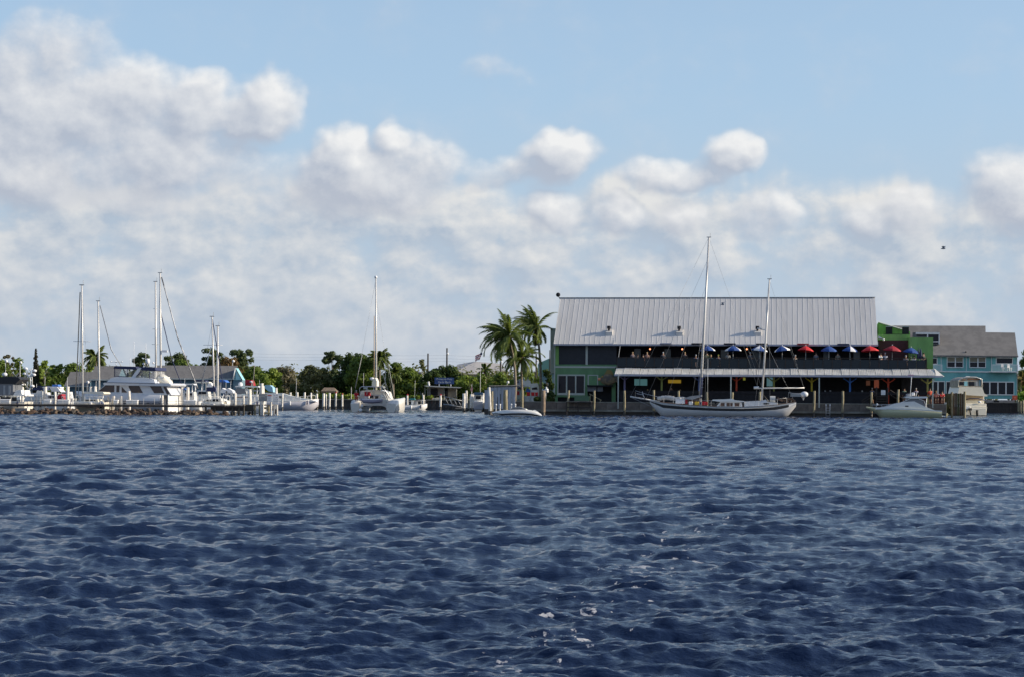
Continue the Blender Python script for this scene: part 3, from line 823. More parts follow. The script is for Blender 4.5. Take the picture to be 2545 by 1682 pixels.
def small_structures():
    F = RF
    # swim ladder on the seawall
    q = F.world(F.p(2058, 998, -6.5)); t = thing('swim_ladder', 'metal swim ladder with two white handles on the seawall', 'ladder', (q.x, q.y, 0), -F.yaw)
    z1 = F.p(2058, 998, -6.5).z
    for s in (-.22, .22):
        b = MB(); b.tube([(s, .25, z1 + .12), (s, 0, z1 + .2), (s, -.08, z1), (s, -.08, -.3)], .03, 6); b.build('rail', M['alu'], t)
        b = MB(); b.cyl((s, -.02, z1 + .02), (s, -.02, z1 + .2), .07); b.build('handle', M['canvas'], t)
    for k in range(4):
        b = MB(); b.cyl((-.22, -.08, .1 + .3 * k), (.22, -.08, .1 + .3 * k), .02, n=5); b.build('rung', M['alu'], t)
    # low timber landing in front of the window
    q = F.world(F.p(1440, 1000, -6.9)); t = thing('timber_landing', 'low timber boat landing with green box under the three pane window', 'landing', (q.x, q.y, 0), -F.yaw)
    b = MB(); b.box((0, 0, 1.55), (3.0, 1.2, .08)); b.build('deck_board', M['wood'], t)
    for s in (-1.4, -.1, 1.4):
        b = MB(); b.cyl((s, -.5, -.8), (s, -.5, 1.5), .06); b.build('leg', M['darkwood'], t)
    b = MB(); b.box((0, -.5, .9), (2.9, .08, .12)); b.build('brace', M['darkwood'], t)
    b = MB(); b.box((.3, .1, 1.9), (1.7, .6, .55)); b.build('storage_box', mat('faded_green_plastic', (.07, .14, .08), .6), t)
    a, c = F.p(1464, 975, -5.6), F.p(1495, 991, -5.6); W0 = F.world(a)
    t = thing('handrail', 'slanting wooden handrail beside the dark doorway', 'handrail', W0, -F.yaw)
    b = MB(); b.cyl((0, 0, 0), (c.x - a.x, 0, c.z - a.z), .05, n=5); b.build('rail', M['pile'], t)
    for f in (.1, .9):
        b = MB(); b.cyl(((c.x - a.x) * f, 0, (c.z - a.z) * f), ((c.x - a.x) * f, 0, 1.5 - a.z), .045, n=5); b.build('baluster', M['pile'], t)
small_structures()
# ------------------------------------------------------------------ turquoise condominium on the right
def condo():
    F = Fr(2316, 292, 2.0); p = F.p
    t = F.empty('condominium', 'turquoise two storey house with grey shingle roof at the right edge', 'house')
    a, c = p(2296, 869, 0), p(2528, 985, 0)
    zt = a.z; zb = 1.5
    ops = [  # windows: u0, v0, u1, v1
        (2352, 872.5, 2393.5, 899.5, 2), (2408, 872, 2449.5, 899, 2), (2316, 875, 2329, 892, 1), (2474, 872.5, 2516.5, 889, 1),
        (2296, 933, 2348, 967, 3), (2350.5, 933, 2373, 967, 1), (2438, 932.5, 2520.5, 966, 4)]
    b = MB(); b.box(((a.x + c.x) / 2, 4.2, (zt + zb + .7) / 2), (c.x - a.x, 8, zt - zb - .7)); b.build('wall', M['teal'], t)
    b = MB(); F.rect(b, 2450, 978.5, 2521, 990, .12, .3); b.build('foundation_wall', mat('pinkish_block', (.36, .32, .30), .9, var=.2), t)
    b = MB(); F.rect(b, 2470, 979, 2483, 989, .03, .1); b.build('crawl_vent', M['dark'], t)
    for (u0, v0, u1, v1, n) in ops:
        m = MB()
        F.rect(m, u0, v0, u1, v0 + 1.8, .06, .14); F.rect(m, u0, v1 - 1.8, u1, v1, .06, .14)
        for k in range(n + 1):
            uu = u0 + (u1 - u0 - 1.8) * k / n
            F.rect(m, uu, v0 + 1.8, uu + 1.8 + (1.2 if 0 < k < n else 0), v1 - 1.8, .06, .14)
        w = m.build('window', M['white'], t)
        for k in range(n):
            ua = u0 + (u1 - u0 - 1.8) * k / n + 1.8 + (1.2 if k else 0); ub = u0 + (u1 - u0 - 1.8) * (k + 1) / n
            g = MB(); F.rect(g, ua, v0 + 1.8, ub, v1 - 1.8, .14, .04); g.build('pane', M['glass'], w)
            if v0 < 880 and n == 2:
                g = MB(); F.rect(g, ua, v0 + 1.8, ub, v0 + 12, .12, .015); g.build('blind', mat('beige_blind', (.25, .22, .16), .9), w)
                g = MB(); F.rect(g, ua, v0 + 12.3, ub, v0 + 13.2, .1, .03); g.build('meeting_rail', M['white'], w)
    tr = MB()
    F.rect(tr, 2296, 908, 2528, 909.5, .05, .14); F.rect(tr, 2296, 869, 2530, 871, -.35, .1)
    for u in (2337.5, 2400, 2462.5, 2526.5): F.rect(tr, u, 871, u + 1.4, 908 if u < 2500 else 985, .04, .14)
    tr.build('white_trim', M['white'], t)
    # balconies
    for (u0, u1, v0, v1) in ((2463.5, 2529, 890, 909), (2316, 2341, 892, 909)):
        b = MB(); F.rect(b, u0, v1 - 1.5, u1, v1, -1.4, 1.5); bo = b.build('balcony', M['white'], t)
        r_ = MB(); F.rect(r_, u0, v0, u1, v0 + 1.3, -1.4, .08)
        r_.build('rail', M['white'], bo)
        n = int((u1 - u0) / 2.1)
        s = MB()
        for k in range(n): F.rect(s, u0 + k * 2.1, v0 + 1.3, u0 + k * 2.1 + .75, v1 - 1.5, -1.38, .04)
        so = s.build('balusters', M['white'], bo); 
        for uu in (u0, u1 - 1.3):
            b = MB(); F.rect(b, uu, v0, uu + 1.3, v1, -1.4, .08); b.build('corner_post', M['white'], bo)
    # roofs
    def slope(u0, v0, u1, v1, ud0, ud1, yb, name='roof'):
        """eave from (u0, v0) to (u1, v0) on y=-.5; ridge at v1 on y=yb"""
        e0, e1 = p(u0, v0, -.5), p(u1, v0, -.5); r0, r1 = p(ud0, v1, yb), p(ud1, v1, yb)
        b = MB(); b.add([(e0.x, -.5, e0.z), (e1.x, -.5, e1.z), (r1.x, yb, r1.z), (r0.x, yb, r0.z),
                         (e0.x, -.5, e0.z - .2), (e1.x, -.5, e1.z - .2), (r1.x, yb + .02, r1.z - .2), (r0.x, yb + .02, r0.z - .2),
                         (r1.x, yb * 2, e1.z), (r0.x, yb * 2, e0.z)],
                        [(0, 1, 2, 3), (4, 7, 6, 5), (0, 4, 5, 1), (1, 5, 6, 2), (0, 3, 7, 4), (3, 2, 8, 9), (1, 2, 8), (0, 9, 3)])
        return b.build(name, M['asph'], t)
    slope(2296, 868.5, 2528.5, 811.5, 2300, 2520.5, 5.0, 'lower_roof')
    # higher roof behind
    e0, e1 = p(2190, 845, 3.4), p(2449, 823, 3.4); r0, r1 = p(2193, 798, 8.2), p(2447, 795.5, 8.2)
    b = MB(); b.add([(e0.x, 3.4, r0.z - 3.6), (e1.x, 3.4, r1.z - 3.4), (r1.x, 8.2, r1.z), (r0.x, 8.2, r0.z), (e1.x, 13, r1.z - 3.4), (e0.x, 13, r0.z - 3.6)],
                    [(0, 1, 2, 3), (3, 2, 4, 5), (1, 4, 2), (0, 3, 5), (0, 5, 4, 1)]); b.build('upper_roof', M['asph'], t)
    b = MB(); b.box(((e0.x + e1.x) / 2, 8.2, (1.5 + r0.z - 3.6) / 2), (e1.x - e0.x - .6, 8.5, r0.z - 5.1)); b.build('rear_wall', M['teal'], t)
    # dormer
    m = MB(); F.rect(m, 2275, 813, 2333, 843, 1.6, 3.2); d = m.build('dormer', M['asph'], t)
    m = MB(); F.rect(m, 2274, 813.5, 2333, 818, 1.55, .05); F.rect(m, 2302, 818, 2305, 841, 1.55, .05); F.rect(m, 2331, 818, 2333.5, 842, 1.55, .05); F.rect(m, 2317, 834.5, 2331, 836.5, 1.55, .05); m.build('dormer_trim', M['white'], d)
    m = MB(); F.rect(m, 2276, 818, 2302, 824, 1.57, .04); F.rect(m, 2305, 818, 2331, 841, 1.57, .04); m.build('dormer_pane', M['glass'], d)
    q = p(2399, 860, .2); b = MB(); b.cyl((q.x, .2, q.z - .3), (q.x, .2, q.z + .12), .1); b.build('vent_pipe', M['dark'], t)
    return F
CF = condo()
def condo_extras():
    F = CF; p = F.p
    wl = F.world(p(2398, 1010, -2.6)); t = thing('bulkhead', 'dark timber bulkhead under the turquoise house', 'bulkhead', (wl.x, wl.y, 0), -F.yaw)
    x1 = p(2530, 1000, -2.6).x - p(2398, 1000, -2.6).x
    n = 26
    b = MB(); b.box((0, 0, .35), (x1 / n - .02, .12, 2.5)); me = b.mesh('plank', M['darkwood'])
    for k in range(n): piece('plank', me, t, ((k + .5) * x1 / n, random.uniform(-.02, .02), 0))
    b = MB(); b.box((x1 / 2, -.02, 1.62), (x1, .4, .12)); b.build('cap_rail', M['wood'], t)
    # chairs on the balcony
    first = None
    for i, (u, lab) in enumerate(((2492, 'left white chair on the balcony of the turquoise house'), (2508, 'right white chair on the balcony of the turquoise house'))):
        q = p(u, 905, -.8); W_ = F.world(q)
        if first is None:
            c = thing('balcony_chair', lab, 'chair', (W_.x, W_.y, q.z), .4, 'balcony chairs'); b = MB(); b.box((0, 0, .42), (.5, .5, .05)); b.build('seat', M['white'], c)
            b = MB(); b.box((0, .24, .72), (.5, .04, .6)); b.build('backrest', M['white'], c)
            for sx in (-.22, .22):
                for sy in (-.22, .22):
                    b = MB(); b.box((sx, sy, .2), (.05, .05, .4)); b.build('leg', M['white'], c)
            first = c
        else:
            c = copy_tree(first); c.location = (W_.x, W_.y, q.z); c['label'] = lab
    q = F.world(p(2522, 972, -1.2)); t = thing('warning_board', 'orange red square board at the corner of the turquoise house', 'sign', (q.x, q.y, 1.5), 0)
    z = q.z - 1.5; b = MB(); b.box((0, 0, z), (.8, .04, .72)); b.build('panel', mat('orange_red_paint', (.62, .10, .04), .6, var=.15), t)
    b = MB(); b.box((0, -.03, z), (.25, .02, .2)); b.build('emblem', mat('pale_orange', (.72, .25, .14), .6), t)
    b = MB(); b.box((0, .05, z / 2), (.09, .09, z)); b.build('post', M['wood'], t)
condo_extras()
for k, (u, v0, v1, r_, lab) in enumerate([(2531, 966, 1012, .13, 'leftmost grey piling beyond the turquoise house'), (2537, 968, 1012, .15, 'middle grey piling beyond the turquoise house'), (2543, 966, 1012, .14, 'rightmost grey piling at the picture edge')]):
    piling(u, v0 + 12, v1, 288, r_, M['pile'], lab, 0, None, .3, group='pilings by the turquoise house')

# timber dock box between the two right hand boats
def timber_pier():
    F = Fr(2352, 209.5, 8.0); p = F.p
    t = F.empty('timber_pier', 'tall green stained timber pier between the small fishing boat and the flybridge boat', 'pier')
    a, c = p(2362, 962, 0), p(2396, 1018, 0)
    n = 6
    for k in range(n):
        x0 = a.x + (c.x - a.x) * k / n; w = (c.x - a.x) / n
        h = a.z + random.uniform(-.08, .06)
        b = MB(); b.box((x0 + w / 2, 0, (h + .25) / 2), (w - .03, .1, h - .25)); b.build('plank', mat('mossy_planks_%d' % (k % 3), ((.10, .10, .04), (.16, .10, .05), (.12, .08, .05))[k % 3], .85, var=.4, scale=2), t)
    a2, c2 = p(2346, 966, 1.5), p(2362, 1000, 1.5)
    for k in range(3):
        x0 = a2.x + (c2.x - a2.x) * k / 3; b = MB(); b.box((x0 + .2, 1.5, a2.z / 2 + .3), (.22, .1, a2.z - .4)); b.build('plank', mat('mossy_planks_0', (.1, .1, .04)), t)
    for u, v0, r_, mm in ((2397.5, 958, .14, 'pile'), (2366, 960, .12, 'pile'), (2349.5, 1003 - 17, .14, 'pilewhite')):
        q0, q1 = p(u, v0, -.3), p(u, 1022, -.3); b = MB(); b.cyl((q1.x, -.3, -.8), (q0.x, -.3, q0.z), r_, n=9); b.build('post', M[mm], t)
    b = MB(); b.box(((a.x + c.x) / 2, 1.5, 1.1), (c.x - a.x, 3.0, .12)); b.build('deck_board', M['wood'], t)
timber_pier()

# ------------------------------------------------------------------ foliage
def leafmat(name, c1, c2):
    m = bpy.data.materials.new(name); m.use_nodes = True
    t = m.node_tree; N = NB(t); bs = t.nodes['Principled BSDF']
    tc = N.n('ShaderNodeTexCoord')
    n1 = N.noise(tc.outputs['Object'], .55, 3, .6); n2 = N.noise(tc.outputs['Object'], 4.0, 2, .6)
    f = N.step(N.m('ADD', N.m('MULTIPLY', n1, .6), N.m('MULTIPLY', n2, .4)), .36, .64)
    t.links.new(N.mix(f, c1, c2), bs.inputs['Base Color'])
    bs.inputs['Roughness'].default_value = .7; bs.inputs['Specular IOR Level'].default_value = .25
    # thin leaves let some light through
    tr = N.n('ShaderNodeBsdfTranslucent'); tr.inputs[0].default_value = (c2[0] * 1.3, c2[1] * 1.4, c2[2] * .6, 1)
    mx = N.n('ShaderNodeMixShader'); mx.inputs[0].default_value = .28
    t.links.new(bs.outputs[0], mx.inputs[1]); t.links.new(tr.outputs[0], mx.inputs[2])
    t.links.new(mx.outputs[0], t.nodes['Material Output'].inputs[0])
    return m
LM = {'green': leafmat('leaves_green', (.060, .105, .022), (.16, .215, .045)),
      'dark': leafmat('leaves_dark', (.024, .048, .016), (.07, .105, .028)),
      'bright': leafmat('leaves_bright', (.11, .17, .03), (.24, .30, .06)),
      'olive': leafmat('leaves_olive', (.085, .10, .045), (.18, .18, .085)),
      'grey': leafmat('leaves_greybrown', (.10, .095, .06), (.19, .17, .11)),
      'rust': leafmat('leaves_rusty', (.12, .075, .035), (.20, .13, .06)),
      'pine': leafmat('leaves_pine', (.045, .07, .03), (.12, .15, .06)),
      'palm': leafmat('leaves_palm', (.07, .11, .03), (.20, .24, .08)),
      'drypalm': leafmat('leaves_palm_dry', (.16, .12, .06), (.25, .19, .10)),
      'conifer': leafmat('leaves_conifer', (.03, .035, .025), (.07, .06, .04))}
BARK = mat('tree_bark', (.16, .13, .10), .9, var=.4, scale=2)
PBARK = mat('palm_bark', (.30, .25, .19), .9, col2=(.18, .15, .11), scale=3, stretch=(1, 1, 5), bump=.6)
def leaves(rng, centers, radii, per, size, squash=.8, up=.35):
    """many leaf-sized quads spread in clumps"""
    vs = []; 
    for c, r_ in zip(centers, radii):
        n = int(per * (r_ / np.mean(radii)) ** 2)
        d = rng.randn(n, 3); d /= np.linalg.norm(d, axis=1)[:, None]
        rad = r_ * rng.uniform(.1, 1.3, n) ** .62; sx, sy, sz = rng.uniform(.75, 1.35), rng.uniform(.75, 1.2), rng.uniform(.8, 1.15)
        P = c + d * rad[:, None] * np.array([sx, sy, sz * squash])
        nrm = d + rng.randn(n, 3) * .55 + np.array([0, 0, up]); nrm /= np.linalg.norm(nrm, axis=1)[:, None]
        a = np.cross(nrm, rng.randn(n, 3)); a /= np.linalg.norm(a, axis=1)[:, None]; b = np.cross(nrm, a)
        s = size * rng.uniform(.6, 1.35, n)[:, None]
        vs.append(np.stack([P - a * s, P - b * s * .6, P + a * s, P + b * s * .6], 1))
    V = np.concatenate(vs).reshape(-1, 3)
    return V
def leafmesh(name, V, material):
    n = len(V) // 4; me = bpy.data.meshes.new(name)
    me.vertices.add(len(V)); me.vertices.foreach_set('co', V.astype(np.float32).ravel())
    me.loops.add(n * 4); me.loops.foreach_set('vertex_index', np.arange(n * 4, dtype=np.int32))
    me.polygons.add(n); me.polygons.foreach_set('loop_start', np.arange(0, n * 4, 4, dtype=np.int32))
    me.update(calc_edges=True); me.materials.append(material)
    return me
def tree(u0, u1, vt, vb, Y, kind, label, form='round', seed=0, name='broadleaf_tree', cat='tree', group=None, dens=1.0, zbase=SEA):
    rng = np.random.RandomState(seed + 11)
    a, b = at(u0, vt, Y), at(u1, vb, Y)
    cx = (a.x + b.x) / 2; W2 = (b.x - a.x) / 2 * (1.32 if form == 'round' and name != 'dark_bush' else 1.0); zt = a.z; zb = max(b.z, zbase)
    t = thing(name, label, cat, (cx, Y, zbase), 0, group)
    H = zt - zbase; hb = zb - zbase
    leaf = .17 * Y / 280
    if form == 'round':
        K = int(min(48, 18 + 3.0 * W2 * H / 6)); C = []; Rr = []
        base = min(W2 * 1.0, H * .5)
        for k in range(K):
            zz = (k + rng.uniform(0, 1)) / K; th = rng.uniform(0, 2 * math.pi); f = rng.uniform(.15, 1) ** .45
            prof = math.sin(math.pi * (.22 + .72 * zz)) ** .5 * (1 - .25 * zz ** 3)
            rr = base * rng.uniform(.26, .44) * (1.0 - .25 * zz)
            C.append((math.cos(th) * max(0, W2 - rr * .75) * f * prof, math.sin(th) * W2 * .75 * f * prof, .1 * H + rr * .3 + (H * .9 - rr * 1.25) * zz)); Rr.append(rr)
        C.append((rng.uniform(-.25, .25) * W2, 0, H - base * .3)); Rr.append(base * .3)
        leaf *= 1.35
        V = leaves(rng, np.array(C), np.array(Rr), 4.2 * dens * math.pi * np.mean(np.array(Rr) ** 2) / (1.3 * leaf * leaf), leaf)
    elif form == 'pine':
        K = 26; C = []; Rr = []
        for k in range(K):
            th = rng.uniform(0, 2 * math.pi); f = rng.uniform(.3, 1); zz = rng.uniform(.38, 1)
            rr = W2 * rng.uniform(.16, .32)
            C.append((math.cos(th) * (W2 - rr) * f * (1.15 - .5 * abs(zz - .7)), math.sin(th) * W2 * .7 * f, H * zz - rr * .45)); Rr.append(rr)
        C.append((0, 0, H - W2 * .18)); Rr.append(W2 * .3)
        V = leaves(rng, np.array(C), np.array(Rr), 150 * dens, leaf * 1.1, squash=.75)
    elif form == 'cone':
        C = []; Rr = []
        for k in range(26):
            zz = k / 25; rr = W2 * (1.05 - zz * .85) * .85
            th = k * 2.4; C.append((math.cos(th) * W2 * (1 - zz) * .5, math.sin(th) * W2 * (1 - zz) * .5, hb + (H - hb - .2) * zz)); Rr.append(rr)
        V = leaves(rng, np.array(C), np.array(Rr), 110, leaf, squash=1.3)
    elif form == 'hedge':
        K = int(max(10, W2 * 4)); K = min(K, 90); C = []; Rr = []
        for k in range(K):
            rr = min(H * .5, 1.1) * rng.uniform(.6, 1.0)
            C.append((-W2 + 2 * W2 * (k + .5) / K, rng.uniform(-1, 1) * min(2.5, W2 * .4), rng.uniform(rr * .5, max(rr * .6, H - rr)))); Rr.append(rr)
            C.append((-W2 + 2 * W2 * (k + .5) / K, rng.uniform(-1, 1) * min(2.5, W2 * .4), H - rr * rng.uniform(.8, 1.3))); Rr.append(rr)
        V = leaves(rng, np.array(C), np.array(Rr), 90 * dens, leaf * 1.2)
    crown = bpy.data.objects.new('crown', leafmesh('crown', V, LM[kind])); link(crown, t)
    if form != 'hedge':
        tr = MB(); r0 = max(.12, H * .028)
        top = H * (.72 if form == 'pine' else .62)
        pts = [Vector((0, 0, -.1)), Vector((rng.uniform(-.3, .3), 0, top * .5)), Vector((rng.uniform(-.4, .4), 0, top))]
        tr.tube(pts, [r0, r0 * .75, r0 * .45], 7)
        for k in range(6):
            c = C[rng.randint(len(C))]; tr.tube([pts[1] + (pts[2] - pts[1]) * rng.uniform(0, .7), Vector(c) * .55 + pts[2] * .45 * .5, Vector(c)], [r0 * .4, r0 * .25, r0 * .1], 5)
        tr.build('trunk', BARK, t)
    return t
T = [  # u0, u1, top, bottom, depth, kind, label, form
    (-25, 28, 906, 985, 300, 'green', 'green leafy tree at the left picture edge behind the dark canopy boat', 'round'),
    (4, 34, 897, 960, 318, 'grey', 'thin greyish tree top behind the leftmost green tree', 'pine'),
    (26, 62, 903, 985, 305, 'green', 'dense green tree just left of the dark conifer', 'round'),
    (78, 98, 879, 990, 300, 'conifer', 'narrow dark conifer rising above the other trees at far left', 'cone'),
    (88, 132, 907, 985, 306, 'bright', 'light green tree just right of the dark conifer', 'round'),
    (120, 165, 915, 985, 300, 'green', 'green tree behind the blue topped small boat', 'round'),
    (150, 215, 911, 985, 312, 'green', 'wide green tree behind the sailboat with roller sails', 'round'),
    (205, 240, 916, 985, 318, 'bright', 'yellow green tree behind the bare aluminium mast', 'round'),
    (322, 376, 889, 970, 330, 'pine', 'open flat topped pine above the big motor yacht', 'pine'),
    (404, 482, 888, 970, 325, 'pine', 'dark pine crown behind the twin raked forestays', 'pine'),
    (425, 500, 900, 970, 322, 'green', 'low green tree over the grey roof of the blue boathouse', 'round'),
    (492, 560, 875, 970, 326, 'pine', 'tall flat pine behind the pair of sailboat masts', 'pine'),
    (535, 602, 892, 970, 322, 'rust', 'rusty brown tree above the right end of the grey roof', 'round'),
    (556, 632, 877, 975, 330, 'pine', 'umbrella shaped pine over the turquoise gable', 'pine'),
    (596, 665, 914, 990, 305, 'green', 'green tree behind the red awning', 'round'),
    (640, 700, 918, 992, 300, 'bright', 'light green tree behind the pale blue boat cover', 'round'),
    (672, 740, 914, 990, 312, 'grey', 'greyish green tree right of the pale blue boat cover', 'round'),
    (728, 838, 909, 996, 300, 'olive', 'broad olive grey tree above the tiki hut', 'round'),
    (795, 852, 879, 960, 330, 'pine', 'sparse dark pine left of the large fig tree', 'pine'),
    (826, 940, 877, 992, 300, 'dark', 'large dark fig tree behind the left half of the catamaran', 'round'),
    (860, 935, 884, 960, 296, 'green', 'sunlit green tree top in front of the large fig tree', 'round'),
    (955, 1012, 900, 990, 300, 'green', 'mid green tree right of the cabbage palm', 'round'),
    (985, 1052, 912, 995, 296, 'green', 'bushy green tree between the catamaran and the dock office', 'round'),
    (1030, 1062, 894, 985, 325, 'olive', 'small olive tree beside the left utility pole', 'round'),
    (1046, 1112, 918, 992, 292, 'dark', 'dark rounded tree left of the blue sign', 'round'),
    (1066, 1160, 906, 985, 298, 'dark', 'high domed dark tree above the blue sign', 'round'),
    (1128, 1190, 930, 1000, 290, 'bright', 'bright green tree right of the dock office', 'round'),
    (1170, 1232, 928, 1000, 292, 'green', 'green tree behind the flag pole', 'round'),
    (1215, 1275, 922, 1000, 288, 'green', 'green tree left of the tall coconut palm trunk', 'round'),
    (1262, 1345, 918, 1000, 284, 'green', 'green tree between the coconut palm trunks', 'round'),
    (2526, 2600, 846, 1000, 330, 'green', 'tall green tree at the right picture edge beyond the turquoise house', 'round'),
]
for i, (u0, u1, vt, vb, Y, kind, lab, form) in enumerate(T):
    tree(u0, u1, vt, vb, Y, kind, lab, form, seed=i, name={'pine': 'pine_tree', 'cone': 'conifer_tree'}.get(form, 'broadleaf_tree'), group='trees along the far shore')
tree(1340, 1379, 914, 1000, 217.5, 'dark', 'dark leafy bush against the left corner of the restaurant', 'round', 71, name='dark_bush', cat='bush', dens=1.5)
tree(2528, 2600, 956, 990, 296, 'bright', 'yellow green bush by the pilings at the right edge', 'hedge', 73, name='low_bush', cat='bush')
tree(785, 880, 982, 1004, 284.5, 'bright', 'clipped green hedge along the far quay behind the white pilings', 'hedge', 74, name='hedge', cat='hedge')
tree(985, 1075, 984, 1004, 284.5, 'bright', 'clipped green hedge behind the small motorboat right of the catamaran', 'hedge', 75, name='hedge', cat='hedge')
tree(1330, 1376, 985, 998, 216, 'dark', 'low dark shrubs on the quay left of the restaurant', 'hedge', 76, name='low_shrubs', cat='bush')

# far line of trees closing the view behind
def far_woods():
    rng = np.random.RandomState(5); V = []
    for k in range(330):
        x = -330 + 2 * k + rng.uniform(-1, 1); y = 375 + rng.uniform(0, 30); h = rng.uniform(4.3, 6.0)
        C = np.array([[x + rng.uniform(-2, 2), y, h * .45], [x + rng.uniform(-2, 2), y, h * .85]])
        V.append(leaves(rng, C, np.array([h * .62, h * .42]), 190, .38))
    o = bpy.data.objects.new('distant_woods', leafmesh('distant_woods', np.concatenate(V), LM['olive'])); link(o); o.location = (0, 0, SEA)
    tag(o, 'low line of distant woods closing the view behind the harbour', 'woods', kind='stuff')
far_woods()

# ------------------------------------------------------------------ palms
def frond_mesh(L, droop, material, seed, n=36, wid=.5, narrow=.035):
    rng = random.Random(seed); m = MB()
    pts = []; z = 0; x = 0; ang = 0.0
    N_ = 10
    for i in range(N_ + 1):
        pts.append(Vector((x, 0, z))); f = i / N_
        a = -droop * (f ** 1.3)
        x += math.cos(a) * L / N_; z += math.sin(a) * L / N_
    m.tube(pts, [.045 * (1 - .8 * i / N_) for i in range(N_ + 1)], 4)
    for k in range(n):
        f = .1 + .9 * k / n; i = min(N_ - 1, int(f * N_)); q = pts[i].lerp(pts[i + 1], f * N_ - i); d = (pts[i + 1] - pts[i]).normalized()
        ll = wid * L * .46 * math.sin(math.pi * (f * .82 + .12)) * rng.uniform(.8, 1.1)
        for s in (-1, 1):
            dr = (Vector((.55, s * .75, 0)) + d * .4); dr.z -= rng.uniform(.5, 1.15); dr.normalize()
            e = q + dr * ll + Vector((0, 0, -ll * .25)); mid = q + dr * ll * .5
            w = d * narrow
            m.add([q - w, q + w, mid + w * 1.1, e, mid - w * 1.1], [(0, 1, 2, 3, 4)])
    return m.mesh('frond', material)
def palm(u_top, v_top, u_base, v_base, Y, L, nfr, label, wind=0.0, seed=0, name='coconut_palm', kind='palm', bend=0, skirt=0, zb=SEA, group=None, wid=.5, spread=1.0, trunk_r=.17, upright=.0, narrow=.06):
    rng = random.Random(seed)
    a, b = at(u_top, v_top, Y), at(u_base, v_base, Y)
    t = thing(name, label, 'palm tree', (b.x, Y, b.z if zb is None else zb), 0, group)
    O = Vector((b.x, Y, b.z if zb is None else zb)); top = a - O
    mid = top * .5 + Vector((bend, 0, 0)); q1 = top * .25 + Vector((bend * .8, 0, 0)); q3 = top * .75 + Vector((bend * .75, 0, 0))
    m = MB(); m.tube([Vector((0, 0, -.2)), q1, mid, q3, top], [trunk_r * 1.25, trunk_r, trunk_r * .9, trunk_r * .8, trunk_r * .75], 8); m.build('trunk', PBARK, t)
    m = MB(); m.ball(tuple(top), .33, 8, 6, (1, 1, 1.3)); m.build('crown_shaft', mat('husk_fibre', (.20, .12, .06), .9, var=.4), t)
    vars_ = [frond_mesh(L * rng.uniform(.88, 1.08), dr, LM[kind], seed * 10 + j, wid=wid, narrow=narrow) for j, dr in enumerate((1.0, 1.45, 1.9, 2.3))]
    for k in range(nfr):
        f = k / nfr
        th = k * 2.399 + rng.uniform(-.3, .3)
        el = (1.25 - 1.75 * f) * spread + rng.uniform(-.15, .15) + upright
        # the wind pushes every frond towards -X
        d = Vector((math.cos(th) * math.cos(el), math.sin(th) * math.cos(el), math.sin(el))) + Vector((-wind, 0, 0)) * (.6 + .4 * math.cos(el))
        d.normalize(); th2 = math.atan2(d.y, d.x); el2 = math.asin(max(-1, min(1, d.z)))
        o = piece('frond', vars_[min(3, int(f * 3 + rng.random()))], t, tuple(top + Vector((0, 0, .2))), (0, -el2, th2), (1, 1, 1))
        o.rotation_euler = (Matrix.Rotation(th2, 3, 'Z') @ Matrix.Rotation(-el2, 3, 'Y') @ Matrix.Rotation(rng.uniform(-.3, .3), 3, 'X')).to_euler()
    if skirt:
        dm = frond_mesh(L * .62, 1.1, LM['drypalm'], seed + 3, wid=wid, narrow=narrow)
        for k in range(skirt):
            th = k * 2.4; o = piece('dead_frond', dm, t, tuple(top), (0, 0, 0)); o.rotation_euler = (Matrix.Rotation(th, 3, 'Z') @ Matrix.Rotation(.9 + .4 * rng.random(), 3, 'Y')).to_euler()
    return t
palm(1264, 842, 1279, 999, 216, 4.1, 38, 'tallest coconut palm with windswept crown and leaning pale trunk', wind=.48, seed=1, bend=.35, group='coconut palms beside the restaurant', narrow=.05)
palm(1332, 818, 1342, 1000, 222, 3.2, 34, 'coconut palm nearest the restaurant with brown hanging husks', wind=.55, seed=2, bend=.25, skirt=4, group='coconut palms beside the restaurant', upright=.12, narrow=.05)
palm(1296, 892, 1300, 1000, 219, 3.3, 28, 'shorter dark coconut palm standing between the two tall ones', wind=.25, seed=3, bend=-.1, group='coconut palms beside the restaurant', trunk_r=.15, narrow=.05)
palm(237, 902, 240, 985, 300, 2.6, 20, 'small palm behind the bare aluminium mast at left', wind=.15, seed=4, wid=.8, narrow=.1)
palm(942, 897, 944, 1000, 294, 2.0, 26, 'cabbage palm with round crown just right of the catamaran mast', wind=0, seed=5, name='cabbage_palm', wid=1.0, skirt=8, narrow=.1)
palm(976, 935, 978, 1000, 288, 1.8, 20, 'low cabbage palm with brown skirt right of the catamaran', wind=0, seed=6, name='cabbage_palm', wid=1.0, skirt=8, narrow=.1)
palm(1205, 922, 1206, 990, 296, 1.7, 14, 'small palm showing above the trees in front of the big grey roof', wind=0, seed=7, wid=.8, narrow=.09)
palm(2536, 930, 2538, 1000, 300, 2.2, 18, 'palm with pale dry fronds at the right picture edge', wind=0, seed=8, kind='drypalm', wid=.8, narrow=.1)
